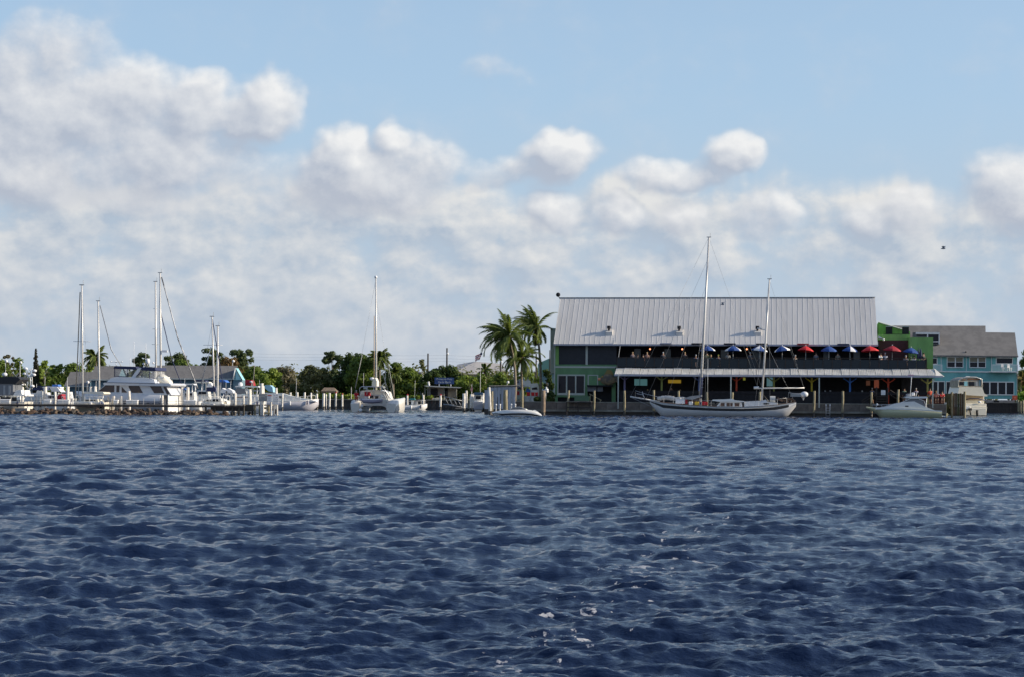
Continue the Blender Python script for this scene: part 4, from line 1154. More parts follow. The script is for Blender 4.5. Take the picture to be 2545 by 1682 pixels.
# ------------------------------------------------------------------ hulls
FR = [0, .05, .30, .62, 1.0]; YR = [0, .45, .82, .97, 1.0]
def hull_y(f): return float(np.interp(f, FR, YR))
def hull_mb(st, chine=1.0):
    m = MB(); secs = []
    for x, zs, zk, hb in st:
        h = zs - zk; ring = []
        for f, y in zip(FR[::-1], YR[::-1]): ring.append((x, -hb * y, zk + h * f))
        for f, y in list(zip(FR, YR))[1:]: ring.append((x, hb * y, zk + h * f))
        ring.append((x, hb * .5, zs + .03)); ring.append((x, 0, zs + .05)); ring.append((x, -hb * .5, zs + .03))
        secs.append(ring)
    return m.loft(secs, smooth=True)
def hull_strip(st, fa, fb, off=.012):
    """band on both flanks between two heights given as functions or fractions of the hull height"""
    m = MB()
    for s in (-1, 1):
        a = []; b = []
        for x, zs, zk, hb in st:
            h = zs - zk
            for f, L in ((fa, a), (fb, b)): L.append((x, s * (hb * hull_y(f) + off), zk + h * f))
        n = len(a); fs = [(i, i + 1, n + i + 1, n + i) for i in range(n - 1)]
        m.add(a + b, fs, True)
    return m
def stations(F, rows, y=0.0):
    """rows: (u, v_sheer, v_keel or None, half beam) -> local stations"""
    out = []
    for u, vs, vk, hb in rows:
        q = F.p(u, vs, y); zk = -.35 if vk is None else F.p(u, vk, y).z
        out.append((q.x, q.z, zk, hb))
    return out
def seg(F, b, pts, r, y=0.0, n=5):
    P = [F.p(q[0], q[1], q[2] if len(q) > 2 else y) for q in pts]
    return b.tube(P, r, n)
def bx(F, name, mt, parent, u0, v0, u1, v1, y, d, bevel=0):
    b = MB(); F.rect(b, u0, v0, u1, v1, y, d); return b.build(name, M[mt] if isinstance(mt, str) else mt, parent, bevel)
def pr(F, name, mt, parent, uv, y0, y1):
    q = [F.p(u, v, y0) for u, v in uv]; b = MB(); b.prism([(k.x, k.z) for k in q], y0, y1, 'Y')
    return b.build(name, M[mt] if isinstance(mt, str) else mt, parent)
def mast(F, parent, u0, v0, u1, v1, r, y=0.0, mt='mast', head=True):
    a, c = F.p(u0, v0, y), F.p(u1, v1, y)
    b = MB(); b.tube([a, a.lerp(c, .5), c], [r, r, r * .75], 8); o = b.build('mast', M[mt], parent)
    if head:
        b = MB(); b.box((c.x, y, c.z + .05), (.5, .1, .08)); b.cyl((c.x + .15, y, c.z), (c.x + .15, y, c.z + .5), .02, n=4); b.build('masthead', M['steel'], o)
    return o
def wires(F, parent, lines, r=.014, y=0.0, name='stay', mt='steel'):
    for ln in lines:
        b = MB(); seg(F, b, ln, r, y, 4); b.build(name, M[mt], parent)

CLEAR = mat('clear_vinyl', (.75, .76, .74), .15); CLEAR.node_tree.nodes['Principled BSDF'].inputs['Alpha'].default_value = .22
# ------------------------------------------------------------------ the ketch
def ketch():
    F = Fr(1795, 207.6, 7.0); p = F.p
    t = F.empty('ketch', 'long white two masted ketch with black sheer stripe moored before the restaurant', 'sailboat')
    rows = [(1615, 991.5, 996.5, .12), (1622, 992.3, 1005, .40), (1632, 993.5, 1016, .75), (1650, 996, None, 1.2), (1680, 998.8, None, 1.6), (1720, 1001.5, None, 1.95), (1780, 1004, None, 2.15),
            (1840, 1004.3, None, 2.15), (1890, 1002, None, 1.95), (1925, 998.5, None, 1.7), (1945, 995.6, 1029, 1.5), (1960, 993, 1023, 1.35), (1978, 990, 1001, 1.15)]
    st = stations(F, rows)
    hm = mat('grey_white_hull_paint', (.74, .73, .71), .35, var=.07, scale=.8, coat=.2)
    hull_mb(st).build('hull', hm, t)
    hull_strip(st[:-1], .70, .90, .02).build('sheer_stripe', M['black'], t)
    hull_strip(st, .93, 1.03, .03).build('bulwark', mat('grey_bulwark_paint', (.46, .47, .46), .5), t)
    hull_strip(st, 1.03, 1.06, .045).build('cap_rail', M['teak'], t)
    st2 = [(x, zs, zk, hb) for x, zs, zk, hb in st if zk < -.3]
    b = MB(); n_ = []
    # transom face lit from the right
    b = MB(); seg(F, b, [(1566, 981), (1600, 986.5), (1640, 992.5)], .09); b.build('bowsprit', M['mast'], t)
    wires(F, t, [[(1567, 982), (1630, 1010)]], .02, name='bobstay')
    # bow pulpit rails
    for ys in (-.35, .35):
        b = MB(); seg(F, b, [(1579, 984), (1579, 966), (1605, 974), (1660, 986)], .022, ys); seg(F, b, [(1582, 973), (1598, 976), (1604, 988)], .03, ys); seg(F, b, [(1596, 968), (1602, 989)], .03, ys); b.build('pulpit', M['alu'], t)
    # lifelines
    for k in range(14):
        u = 1650 + k * 23.5; v = np.interp(u, [r_[0] for r_ in rows], [r_[1] for r_ in rows]); hb = np.interp(u, [r_[0] for r_ in rows], [r_[3] for r_ in rows])
        b = MB(); q = p(u, v, -hb + .08); b.cyl(q, q + Vector((0, 0, .68)), .018, n=4); b.build('stanchion', M['alu'], t)
    b = MB()
    b.tube([p(1650 + k * 23.5, np.interp(1650 + k * 23.5, [r_[0] for r_ in rows], [r_[1] for r_ in rows]), -np.interp(1650 + k * 23.5, [r_[0] for r_ in rows], [r_[3] for r_ in rows]) + .08) + Vector((0, 0, .66)) for k in range(14)], .012, 4)
    b.build('lifeline', M['alu'], t)
    # sails and covers on the fore deck
    rng = random.Random(3)
    b = MB(); 
    for k in range(9):
        q = p(1641 + k * 7, 984.5 - 2.2 * math.sin(k * .7) - (k > 5), 0); b.ball(q, .30 + .08 * rng.random(), 8, 6, (1.25, 1.2, .75))
    b.build('furled_sail', mat('off_white_sailcloth', (.66, .61, .54), .85, var=.15), t)
    pr(F, 'deck_awning', mat('grey_canvas', (.36, .37, .38), .8, var=.1), t, [(1697, 984), (1716, 978), (1744, 974.5), (1744, 979), (1722, 986)], -.9, .9)
    bx(F, 'deck_box', 'canvas', t, 1679, 985.5, 1702, 996.5, -1.0, .9)
    bx(F, 'red_case', 'dred', t, 1703, 986.5, 1708, 996.5, -1.0, .6)
    for u, c, w in ((1717, 'canvas', 10), (1732, 'yellow', 10), (1752, 'red', 15), (1743, 'navy', 6)):
        q = p(u, 995.5, -1.3); b = MB(); b.box((q.x, -1.3, q.z), (w / 22.2, .3, .36)); b.build('fuel_can', M[c], t, .04)
    b = MB(); 
    for k in range(6):
        q = p(1712 + k * 5.2, 989.5, .2); b.ball(q, .3, 7, 5, (1, 1, .9))
    b.build('deck_bundle', mat('brown_cargo', (.16, .12, .10), .9, var=.5), t)
    # pilothouse with three windows
    pr(F, 'pilothouse', hm, t, [(1778, 1006), (1790, 991), (1843, 991), (1846, 1006)], -1.25, 1.25)
    for a, c in ((1789, 1801), (1806, 1821), (1826, 1839)):
        g = MB(); q = [p(a + (3 if a == 1789 else 0), 993.5, -1.27), p(c, 993.5, -1.27), p(c, 1001.5, -1.27), p(a - (1 if a == 1789 else 0), 1001.5, -1.27)]
        g.prism([(k.x, k.z) for k in q], -1.285, -1.25, 'Y'); g.build('cabin_window', mat('brown_smoked_glass', (.10, .05, .035), .15), t)
    pr(F, 'pilothouse_roof', 'gel', t, [(1769, 988), (1772, 985.5), (1800, 984.5), (1820, 983), (1826, 986.5), (1850, 988.5), (1850, 991), (1788, 991)], -1.45, 1.45)
    pr(F, 'windscreen', 'glass', t, [(1774, 990), (1786, 990), (1778, 997)], -1.0, 1.0)
    pr(F, 'aft_cabin', hm, t, [(1850, 1004), (1850, 990), (1890, 987.5), (1904, 989), (1930, 991.5), (1936, 1001)], -1.2, 1.2)
    pr(F, 'hatch_cover', 'canvas', t, [(1893, 993), (1893, 987), (1904, 984), (1907, 990), (1903, 993)], -1.3, .2)
    b = MB(); q0, q1 = p(1914, 983, -.7), p(1927, 983, -.7); b.cyl(q0, q1, .36, n=12); b.build('life_raft', mat('grey_white_plastic', (.55, .55, .52), .4), t)
    bx(F, 'hatch', 'black', t, 1898, 992.5, 1911, 996, -1.32, .1)
    # stern gear and outboard on davit
    b = MB(); 
    for k in range(12):
        q = p(1935 + k * 3.6, 981 + 5 * rng.random(), rng.uniform(-.6, .6)); b.box(q, (.22, .3, .35 * rng.random() + .15), Matrix.Rotation(rng.random() * 3, 3, 'Y'))
    b.build('stern_gear', mat('rusty_gear', (.17, .10, .06), .7, var=.5), t)
    b = MB(); seg(F, b, [(1958, 992), (1960, 966), (1998, 972)], .035); seg(F, b, [(1966, 990), (1972, 968), (1990, 968), (1996, 985)], .03, .5); b.build('stern_davit', M['alu'], t)
    b = MB(); q = p(1999, 970, 0); b.ball(q, .42, 10, 7, (1, .7, .75)); ob = b.build('outboard_motor', M['canvas'], t)
    b = MB(); q = p(1978, 972, .2); b.box(q, (1.2, .3, .35)); b.cyl(p(1999, 972, 0), p(1996, 984, 0), .07); b.build('motor_leg', M['steel'], ob)
    # masts, booms, rigging
    mo = mast(F, t, 1740, 1001, 1757, 585, .125)
    b = MB(); seg(F, b, [(1741.3, 983), (1743.5, 931)], .15); b.build('mast_boot', M['navy'], mo)
    b = MB(); seg(F, b, [(1736, 922.5), (1753, 922.5)], .035); b.build('lower_spreader', M['steel'], mo)
    for k in range(12):
        q = p(1747.2 - k * .36, 862 + k * 8.5, -.15); b = MB(); b.box(q, (.42, .06, .035)); b.build('mast_step', M['steel'], mo)
    mi = mast(F, t, 1893, 990, 1909, 687, .105)
    b = MB(); seg(F, b, [(1887, 811), (1899, 812)], .05); q = p(1885.5, 809, 0); b.box(q, (.5, .3, .12)); b.build('radar_bracket', M['canvas'], mi)
    b = MB(); seg(F, b, [(1873, 956.5), (1900, 956), (1999, 954)], .075); b.build('mizzen_boom', M['mast'], t)
    b = MB(); seg(F, b, [(1873, 954.5), (1886, 953.5)], .11); b.build('boom_fitting', M['canvas'], t)
    wires(F, t, [[(1755, 588), (1567, 981)], [(1755, 640), (1605, 988)], [(1753, 700), (1655, 990)], [(1758, 588), (1893, 955)], [(1751, 760, 0), (1718, 1000, -1.9)], [(1757, 588, 0), (1735, 1003, 2.0)],
                 [(1757, 588, 0), (1752, 1003, -2.05)], [(1908, 690, 0), (1876, 1003, -2.0)], [(1908, 690, 0), (1914, 1001, -1.8)], [(1900, 840), (1976, 990)], [(1909, 690), (1998, 953)]], .011)
    b = MB(); seg(F, b, [(1846, 850), (1883, 955), (1912, 990)], .018); seg(F, b, [(1861, 850), (1886, 905)], .018); seg(F, b, [(1958, 848), (1998, 955)], .018); b.build('running_rigging', M['ledge'], t)
    b = MB(); seg(F, b, [(1758, 884), (1758.5, 1003)], .03, 1.6); b.build('backstay_pole', M['steel'], t)
ketch()

def fishing_boat():
    F = Fr(2250, 205.4, 6.0); p = F.p
    t = F.empty('sport_fishing_boat', 'pale olive hulled sport fishing boat with white hardtop near the boarding stairs', 'motorboat')
    rows = [(2153, 999.5, 1002.5, .10), (2164, 1000.5, 1007, .45), (2178, 1001.3, 1016, .8), (2194, 1002, None, 1.1), (2225, 1002.8, None, 1.35), (2260, 1003.6, None, 1.42), (2300, 1005.5, None, 1.4), (2338, 1007.5, None, 1.3)]
    st = stations(F, rows)
    hull_mb(st).build('hull', mat('pale_olive_gelcoat', (.52, .52, .33), .3, var=.05, coat=.2), t)
    hull_strip(st, .93, 1.05, .03).build('rub_rail', M['gel'], t)
    pr(F, 'fore_cabin', 'gel', t, [(2176, 1002.5), (2205, 997), (2226, 990), (2246, 986), (2272, 984), (2300, 997), (2322, 1005), (2322, 1007), (2176, 1005)], -1.15, 1.15)
    bx(F, 'porthole', 'black', t, 2250, 994.8, 2258, 997.6, -1.17, .05)
    pr(F, 'enclosure', mat('smoky_vinyl', (.17, .18, .20), .2), t, [(2240, 990), (2262, 979), (2276, 977.5), (2292, 981), (2304, 1003), (2275, 1000)], -1.0, 1.0)
    b = MB(); 
    for ys in (-1.05, 1.05):
        seg(F, b, [(2235, 990), (2262, 977.5), (2282, 977), (2296, 982), (2305, 1002)], .045, ys); seg(F, b, [(2303, 974), (2302, 990), (2300, 1003)], .05, ys); seg(F, b, [(2252, 975), (2252, 984)], .035, ys)
    b.build('hardtop_frame', M['gel'], t)
    pr(F, 'hardtop', 'gel', t, [(2248, 974.8), (2254, 972), (2303, 971.6), (2307, 975), (2300, 976.3), (2256, 976.8)], -1.2, 1.2)
    q = p(2269, 966, 0); b = MB(); b.box((q.x, 0, q.z), (.36, .4, .34)); b.build('radar_box', M['canvas'], t, .05)
    q = p(2260, 968.5, 0); b = MB(); b.box((q.x, 0, q.z), (.45, .4, .3)); b.ball(p(2254, 969, 0), .16); b.build('light_cluster', M['steel'], t)
    b = MB(); seg(F, b, [(2262, 971), (2265, 921)], .035, -.5); seg(F, b, [(2277, 971), (2279, 960), (2281, 959)], .035, .5); b.build('antenna', M['canvas'], t)
    q = p(2263, 919.5, -.5); b = MB(); b.box(q, (.62, .06, .16)); b.build('pink_pennant', mat('pale_pink_cloth', (.70, .42, .48), .8), t)
    b = MB()
    for ys in (-.7, .7):
        seg(F, b, [(2166, 1000), (2168, 994), (2220, 993)], .02, ys)
        for u in (2180, 2194, 2208): seg(F, b, [(u, 1001), (u - 4, 993.6)], .02, ys)
    b.build('bow_rail', M['chrome'], t)
    b = MB(); b.ball(p(2180, 993, -.6), .13); b.build('bow_light', M['canvas'], t)
    pr(F, 'swim_platform', 'gel', t, [(2338, 1018), (2351, 1019), (2351, 1022), (2338, 1022)], -1.1, 1.1)
fishing_boat()

def speedboat():
    F = Fr(1285, 195.5, 0.0); p = F.p
    t = F.empty('speedboat', 'low white speedboat with black side stripe beside the thick brown piling', 'speedboat')
    rows = [(1223, 1025.5, 1028, .08), (1232, 1022.5, 1033, .5), (1250, 1019.5, None, .85), (1275, 1017.4, None, 1.05), (1300, 1016.8, None, 1.1), (1322, 1018.8, None, 1.1), (1336, 1023, None, 1.05), (1345, 1027.5, None, .95)]
    st = stations(F, rows); hull_mb(st).build('hull', M['gel'], t)
    hull_strip(st, .50, .66, .015).build('side_stripe', M['black'], t)
    pr(F, 'windscreen', mat('tinted_acrylic', (.12, .13, .15), .1), t, [(1266, 1017.5), (1275, 1011.5), (1290, 1010.5), (1308, 1015.5), (1312, 1018)], -.7, .7)
    b = MB(); seg(F, b, [(1268, 1016), (1276, 1010.5), (1291, 1009.7), (1312, 1016.5)], .025, -.72); b.build('screen_frame', M['chrome'], t)
    b = MB(); b.ball(p(1342, 1031, -.4), .16, 8, 6, (1.3, 1, 1)); b.build('fender', M['canvas'], t)
    pr(F, 'engine_cover', 'gel', t, [(1322, 1019), (1330, 1016.6), (1338, 1021), (1344, 1027)], -.7, .7)
speedboat()

def flybridge():
    F = Fr(2425, 232, -6.0); p = F.p
    t = F.empty('flybridge_cruiser', 'cream flybridge cruiser seen from astern in front of the turquoise house', 'motor yacht')
    # hull lofted away from the camera
    a = p(2424, 1000, 0); cx = a.x
    m = MB(); secs = []
    for y, hw, zs, zk in ((0, 1.55, 1.15, -.3), (2.5, 1.75, 1.2, -.35), (5.5, 1.7, 1.4, -.35), (8, 1.1, 1.75, -.2), (9.6, .1, 2.05, .8)):
        h = zs - zk; secs.append([(cx - hw, y, zs), (cx - hw * .93, y, zk + .55 * h), (cx - hw * .8, y, zk + .25 * h), (cx, y, zk), (cx + hw * .8, y, zk + .25 * h), (cx + hw * .93, y, zk + .55 * h), (cx + hw, y, zs), (cx, y, zs + .06)])
    m.loft(secs).build('hull', M['cream'], t)
    bx(F, 'transom', 'cream', t, 2396, 999, 2452, 1017, -.08, .2, .04)
    bx(F, 'transom_bench', 'gel', t, 2398, 994, 2412, 1003, -.3, .4, .04)
    bx(F, 'cockpit_coaming', 'cream', t, 2400, 988, 2452, 999, .1, 2.2, .05)
    bx(F, 'cabin_bulkhead', mat('tan_canvas', (.50, .40, .28), .8, var=.2), t, 2398, 965, 2444, 979, 2.2, .1)
    bx(F, 'saloon', 'cream', t, 2396, 966, 2446, 990, 2.35, 3.8, .05)
    pr(F, 'flybridge_coaming', 'cream', t, [(2384, 947), (2441, 947), (2446, 962), (2454, 967), (2454, 969.5), (2390, 966), (2380, 964)], 1.0, 4.6)
    m = MB(); q = [(2380, 947), (2381, 930), (2388, 925), (2400, 922), (2425, 922), (2438, 925.5), (2440, 930), (2441, 947)]
    P_ = [p(u, v, 1.2) for u, v in q]; m.prism([(k.x, k.z) for k in P_], 1.2, 4.2, 'Y'); en = m.build('enclosure', mat('beige_canvas', (.50, .44, .36), .8, var=.3, scale=2), t)
    for (u0, v0, u1, v1, c) in ((2384, 934, 2394.5, 942, 'glass'), (2396, 933, 2404, 944, 'lteal'), (2407, 933.5, 2421, 944, 'glass'), (2424, 933, 2430, 944, 'steel'), (2432, 928, 2438, 944, 'slate'), (2390, 927.5, 2400, 930, 'teak'), (2404, 925.5, 2436, 929, 'teak')):
        bx(F, 'vinyl_pane', c, en, u0, v0, u1, v1, 1.16, .05)
    b = MB(); seg(F, b, [(2381, 947, 1.15), (2381.5, 930, 1.15), (2400, 922, 1.15), (2425, 922, 1.15), (2440, 927, 1.15), (2441.5, 947, 1.15)], .05); b.build('bimini_frame', M['gel'], t)
    bx(F, 'radar', 'canvas', t, 2401, 920, 2410, 922.5, 2.0, .5)
    b = MB(); seg(F, b, [(2398, 978, .5), (2412, 975, .3), (2430, 975.3, .3), (2450, 980, .5)], .06); b.build('cockpit_rail', M['navy'], t)
    b = MB(); b.ball(p(2434.5, 984, .1), .19, 8, 6, (1.3, .8, .8)); b.build('deck_lamp', M['canvas'], t)
    b = MB(); b.tube([p(2429, 1004, -.45), p(2429, 1012, -.5), p(2429, 1021, -.5)], [.17, .16, .12], 8); b.build('outboard_motor', M['black'], t)
    b = MB(); b.box(p(2411, 1002, -.35), (.35, .4, .3)); b.tube([p(2411, 1005, -.4), p(2413, 1016, -.4)], .09, 6); b.build('stern_ladder', M['black'], t)
    b = MB(); 
    for u in (2402, 2446): b.box(p(u, 1017.5, -.12), (.6, .2, .12))
    b.build('trim_tab', M['black'], t)
flybridge()

def catamaran():
    F = Fr(928, 231, 5.0); p = F.p
    t = F.empty('catamaran', 'white cruising catamaran seen from astern with red clad person aboard', 'catamaran')
    gm = mat('catamaran_gelcoat', (.74, .71, .64), .3, var=.06, coat=.2)
    for uc, w, s in ((882.5, 22, 'l'), (972, 25, 'r')):
        q = p(uc, 1027, 0); hw = w / 2 / 19.9
        m = MB(); secs = []
        for y, k, zs, zk in ((0, 1, 1.05, -.1), (.8, 1, 1.45, -.35), (4, 1.02, 1.6, -.4), (9, .75, 1.75, -.4), (11.5, .1, 1.85, .2)):
            h = zs - zk; secs.append([(q.x - hw * k, y, zs), (q.x - hw * k * .9, y, zk + .4 * h), (q.x - hw * .45 * k, y, zk), (q.x + hw * .45 * k, y, zk), (q.x + hw * k * .9, y, zk + .4 * h), (q.x + hw * k, y, zs), (q.x, y, zs + .04)])
        ho = m.loft(secs).build('hull', gm, t)
        bx(F, 'stern_port', 'black', ho, uc - 3, 1004.5, uc + 4, 1006.5, -.02 + .8, .06)
        for k in range(3):
            bx(F, 'transom_step', gm, ho, uc - w / 2 + 2, 1007 + k * 6, uc + w / 2 - 2, 1008.5 + k * 6, .05 - .18 * k + .3, .4)
    pr(F, 'bridge_deck', gm, t, [(892, 996), (964, 996), (968, 1010), (963, 1022), (958, 1014), (948, 1011), (905, 1011), (899, 1014), (893, 1022), (888, 1010)], 1.0, 8.5)
    pr(F, 'cockpit_bulkhead', mat('pale_grey_gelcoat', (.55, .55, .52), .4), t, [(898, 983), (955, 983), (962, 997), (892, 997)], 1.6, 1.8)
    bx(F, 'saloon_door', 'black', t, 932, 987, 940, 994, 1.5, .12)
    bx(F, 'saloon_window', 'glass', t, 908, 986, 928, 992, 1.5, .12)
    pr(F, 'coach_roof', gm, t, [(893, 997), (896, 975), (912, 972), (945, 972), (958, 976), (966, 997)], 2.6, 7.0)
    b = MB()
    for pts in ([(894, 1000, .5), (894, 968, .5), (899, 964, .5), (950, 964, .5), (956, 970, .5), (968, 995, .5)], [(894, 968, 2.2), (899, 964, 2.2), (950, 964, 2.2), (958, 972, 2.2), (975, 1000, 2.2)], [(929, 964, .5), (929, 984, .5)], [(912, 964, .5), (912, 984, .5)], [(948, 964, .5), (950, 984, .5)]):
        seg(F, b, pts, .05)
    b.build('bimini_frame', M['alu'], t)
    pr(F, 'bimini_top', mat('clear_grey_bimini', (.40, .41, .38), .5), t, [(897, 965), (900, 963), (950, 963), (954, 966)], .5, 2.3)
    bx(F, 'solar_panel', mat('pale_panel', (.45, .46, .42), .3), t, 903, 965.5, 913, 970, .45, .05)
    bx(F, 'helm_seat', 'canvas', t, 906, 985, 917, 993, .9, .4); 
    b = MB(); b.box(p(913, 982, .8), (.7, .3, .5)); b.build('red_cushion', M['red'], t)
    # dinghy slung between the hulls
    b = MB(); seg(F, b, [(897, 996, -.3), (905, 999, -.4), (925, 1000.5, -.4), (943, 998.5, -.4), (951, 997, -.3)], [.16, .26, .27, .27, .16], n=8); dg = b.build('dinghy', mat('lilac_grey_rubber', (.30, .28, .36), .6), t)
    b = MB(); seg(F, b, [(900, 995.5, -.6), (925, 996.5, -.6), (949, 995, -.6)], .07); b.build('grab_line', M['canvas'], dg)
    b = MB(); seg(F, b, [(949, 988, -.2), (949, 1005, -.2)], .07); seg(F, b, [(946, 986, .3), (953, 990, .3)], .15); b.build('davit', M['cream'], t)
    b = MB(); b.ball(p(896.5, 1023, -.5), .24, 8, 6, (1, 1, 1)); b.ball(p(900, 1012, -.2), .14, 6, 5, (1.2, 1, 1.6)); b.build('fender', M['canvas'], t)
    mo = mast(F, t, 935, 972, 930.5, 695, .11, 4.5, head=False)
    b = MB(); b.ball(p(930.5, 693.5, 4.5), .2); b.build('masthead_light', M['canvas'], mo)
    pr(F, 'sail_bag', mat('cream_sailcloth', (.70, .66, .55), .8), t, [(923, 965), (925, 950), (929, 943), (932, 942), (936, 951), (936, 965)], 2.6, 4.4)
    b = MB(); b.ball(p(924.5, 944.5, 4.0), .27, 8, 6, (1.2, 1, .7)); b.build('radar_dome', M['canvas'], mo)
    wires(F, t, [[(931, 697, 4.5), (878, 1000, 5)], [(931, 740, 4.5), (977, 1000, 5)], [(930, 697, 4.5), (934, 930, 10.5)]], .012)
    b = MB(); seg(F, b, [(928, 790, 6), (929, 960, 8)], .055); b.build('furled_jib', mat('tan_sailcloth', (.42, .33, .24), .8), t)
    for (ua, va, ub, vb) in ((899, 885, 882, 968), (963.5, 905, 980, 988), (957, 911, 957.5, 985), (903, 930, 903, 964), (949, 925, 968, 985)):
        b = MB(); seg(F, b, [(ua, va), (ub, vb)], .035, 1.5); b.build('fishing_rod', mat('grey_rod', (.42, .42, .38), .5), t)
    return F
KF = catamaran()

# ------------------------------------------------------------------ motor yacht behind the breakwater
def motor_yacht():
    F = Fr(335, 190, 11.0); p = F.p
    t = F.empty('motor_yacht', 'large white motor yacht with navy bimini and dinghy on its aft deck', 'motor yacht')
    g = mat('yacht_gelcoat', (.68, .69, .71), .3, var=.04, coat=.3)
    rows = [(190, 985, 992, .1), (205, 986, 1012, .7), (228, 987, None, 1.3), (262, 988, None, 1.9), (310, 989.5, None, 2.2), (370, 990.5, None, 2.25), (417, 991, None, 2.1)]
    st = stations(F, rows, 0); hull_mb(st).build('hull', g, t)
    hull_strip(st, .60, .635, .03).build('rub_rail', M['navy'], t)
    bx(F, 'transom', 'gel', t, 416.5, 991, 418.5, 1034, -2.0, 4.1)
    pr(F, 'deckhouse', g, t, [(236, 991), (262, 966), (410, 966), (426, 991)], -1.75, 1.75)
    for q in ([(242, 985.5), (262, 968.5), (283.5, 968.5), (283.5, 985.5)], [(289, 969), (296, 969), (296, 985.5), (289, 985.5)], [(302, 972), (316, 986), (302, 986)], [(320, 969), (345, 969), (355, 986.5), (327, 986.5), (319, 972)], [(372, 969.5), (399, 969.5), (408, 986.5), (383, 986.5)], [(405, 970), (411, 970), (422, 988), (415, 989.5)]):
        pr(F, 'saloon_window', mat('warm_dark_glass', (.05, .03, .03), .12), t, q, -1.79, -1.74)
    pr(F, 'boat_deck', g, t, [(256, 964), (264, 960.5), (420, 962), (425, 966), (423, 969), (258, 968)], -2.15, 2.15)
    hl = pr(F, 'deck_edge_stripe', 'navy', t, [(262, 961.3), (385, 962), (385, 963), (262, 962.5)], -2.19, -2.15)
    pr(F, 'flybridge', g, t, [(264, 961), (275, 951), (290, 947), (340, 949), (378, 951), (386, 962)], -1.7, 1.7)
    pr(F, 'fly_seat', 'canvas', t, [(372, 953), (383, 953), (385, 960.5), (374, 960.5)], -1.72, -.5)
    for (u0, u1, v0, v1) in ((281, 338, 920.5, 927.5), (343, 386, 922, 930.5)):
        pr(F, 'bimini', 'navy', t, [(u0, v1 - 1), (u0 + 3, v0), (u1 - 2, v0 + 1), (u1, v1), (u1 - 3, v1 + 1.5), (u0 + 3, v1)], -1.5, 1.5)
    pr(F, 'clear_curtain', CLEAR, t, [(285, 928), (316, 928), (316, 946), (285, 945)], -1.4, 1.4)
    pr(F, 'clear_curtain', CLEAR, t, [(336, 945), (346, 930), (383, 931), (384, 952), (350, 951)], -1.4, 1.4)
    b = MB()
    for ys in (-1.5, 1.5):
        for q in ([(284, 947), (284, 926)], [(315, 948), (316, 926)], [(283, 945.5), (312, 947)], [(371, 952), (370, 931)], [(340, 950), (360, 952), (384, 951)], [(352, 932), (340, 944), (332, 949)]): seg(F, b, q, .04, ys)
    b.build('bimini_frame', M['navy'], t)
    for ys in (-1.55, 1.45):
        pr(F, 'radar_arch', g, t, [(325, 950), (342, 925), (348, 924), (350, 926), (338, 945), (334, 951)], ys, ys + .12)
    b = MB(); b.ball(p(366, 908, 0), .24, 8, 6, (1, 1, 1.3)); b.ball(p(380, 912, .3), .12); b.ball(p(356, 915, .2), .14); b.build('satellite_dome', M['canvas'], t)
    b = MB(); seg(F, b, [(345, 924), (384, 921)], .04); seg(F, b, [(366, 912), (366, 923)], .04); b.build('antenna_mount', M['alu'], t)
    for u, v in ((331.5, 860), (361, 862), (322, 900)):
        b = MB(); seg(F, b, [(u, v), (u + .5, 925)], .022, .8); b.build('whip_antenna', M['canvas'], t)
    b = MB(); seg(F, b, [(273, 911), (303, 910.5)], .02); 
    for u in (275, 288, 302): b.ball(p(u, 910, 0), .07, 6, 5)
    seg(F, b, [(287, 911), (288, 921)], .03); b.build('spreader_lights', M['alu'], t)
    # dinghy on the boat deck
    F2 = F; m = MB(); secs = []
    for u, v, h, w in ((388, 951, .15, .2), (393, 948.5, .45, .55), (404, 949, .62, .75), (416, 954, .5, .7), (425, 958, .28, .5)):
        q = p(u, v, -.3); secs.append([(q.x, -.3 + w * math.cos(a), q.z - .15 + h * math.sin(a)) for a in [k * math.pi / 5 for k in range(10)]])
    dn = m.loft(secs).build('dinghy', M['cream'], t)
    bx(F, 'dinghy_rim', 'canvas', dn, 392, 946.5, 408, 948.5, -1.0, 1.5)
    b = MB(); b.ball(p(391.5, 961, -1.2), .14, 8, 6, (1.3, 1, 1)); b.build('deck_lamp', M['canvas'], t)
    for u in (367.5, 382, 397):
        bx(F, 'porthole', 'black', t, u - 2.8, 1011.5, u + 2.8, 1014, -2.27, .1)
    bx(F, 'stern_cleat', 'black', t, 406, 1002, 412, 1004, -2.3, .2)
    b = MB(); seg(F, b, [(228, 1007.5), (300, 1007.5), (413, 1009)], .03, -2.3); b.build('side_rail', M['navy'], t)
motor_yacht()

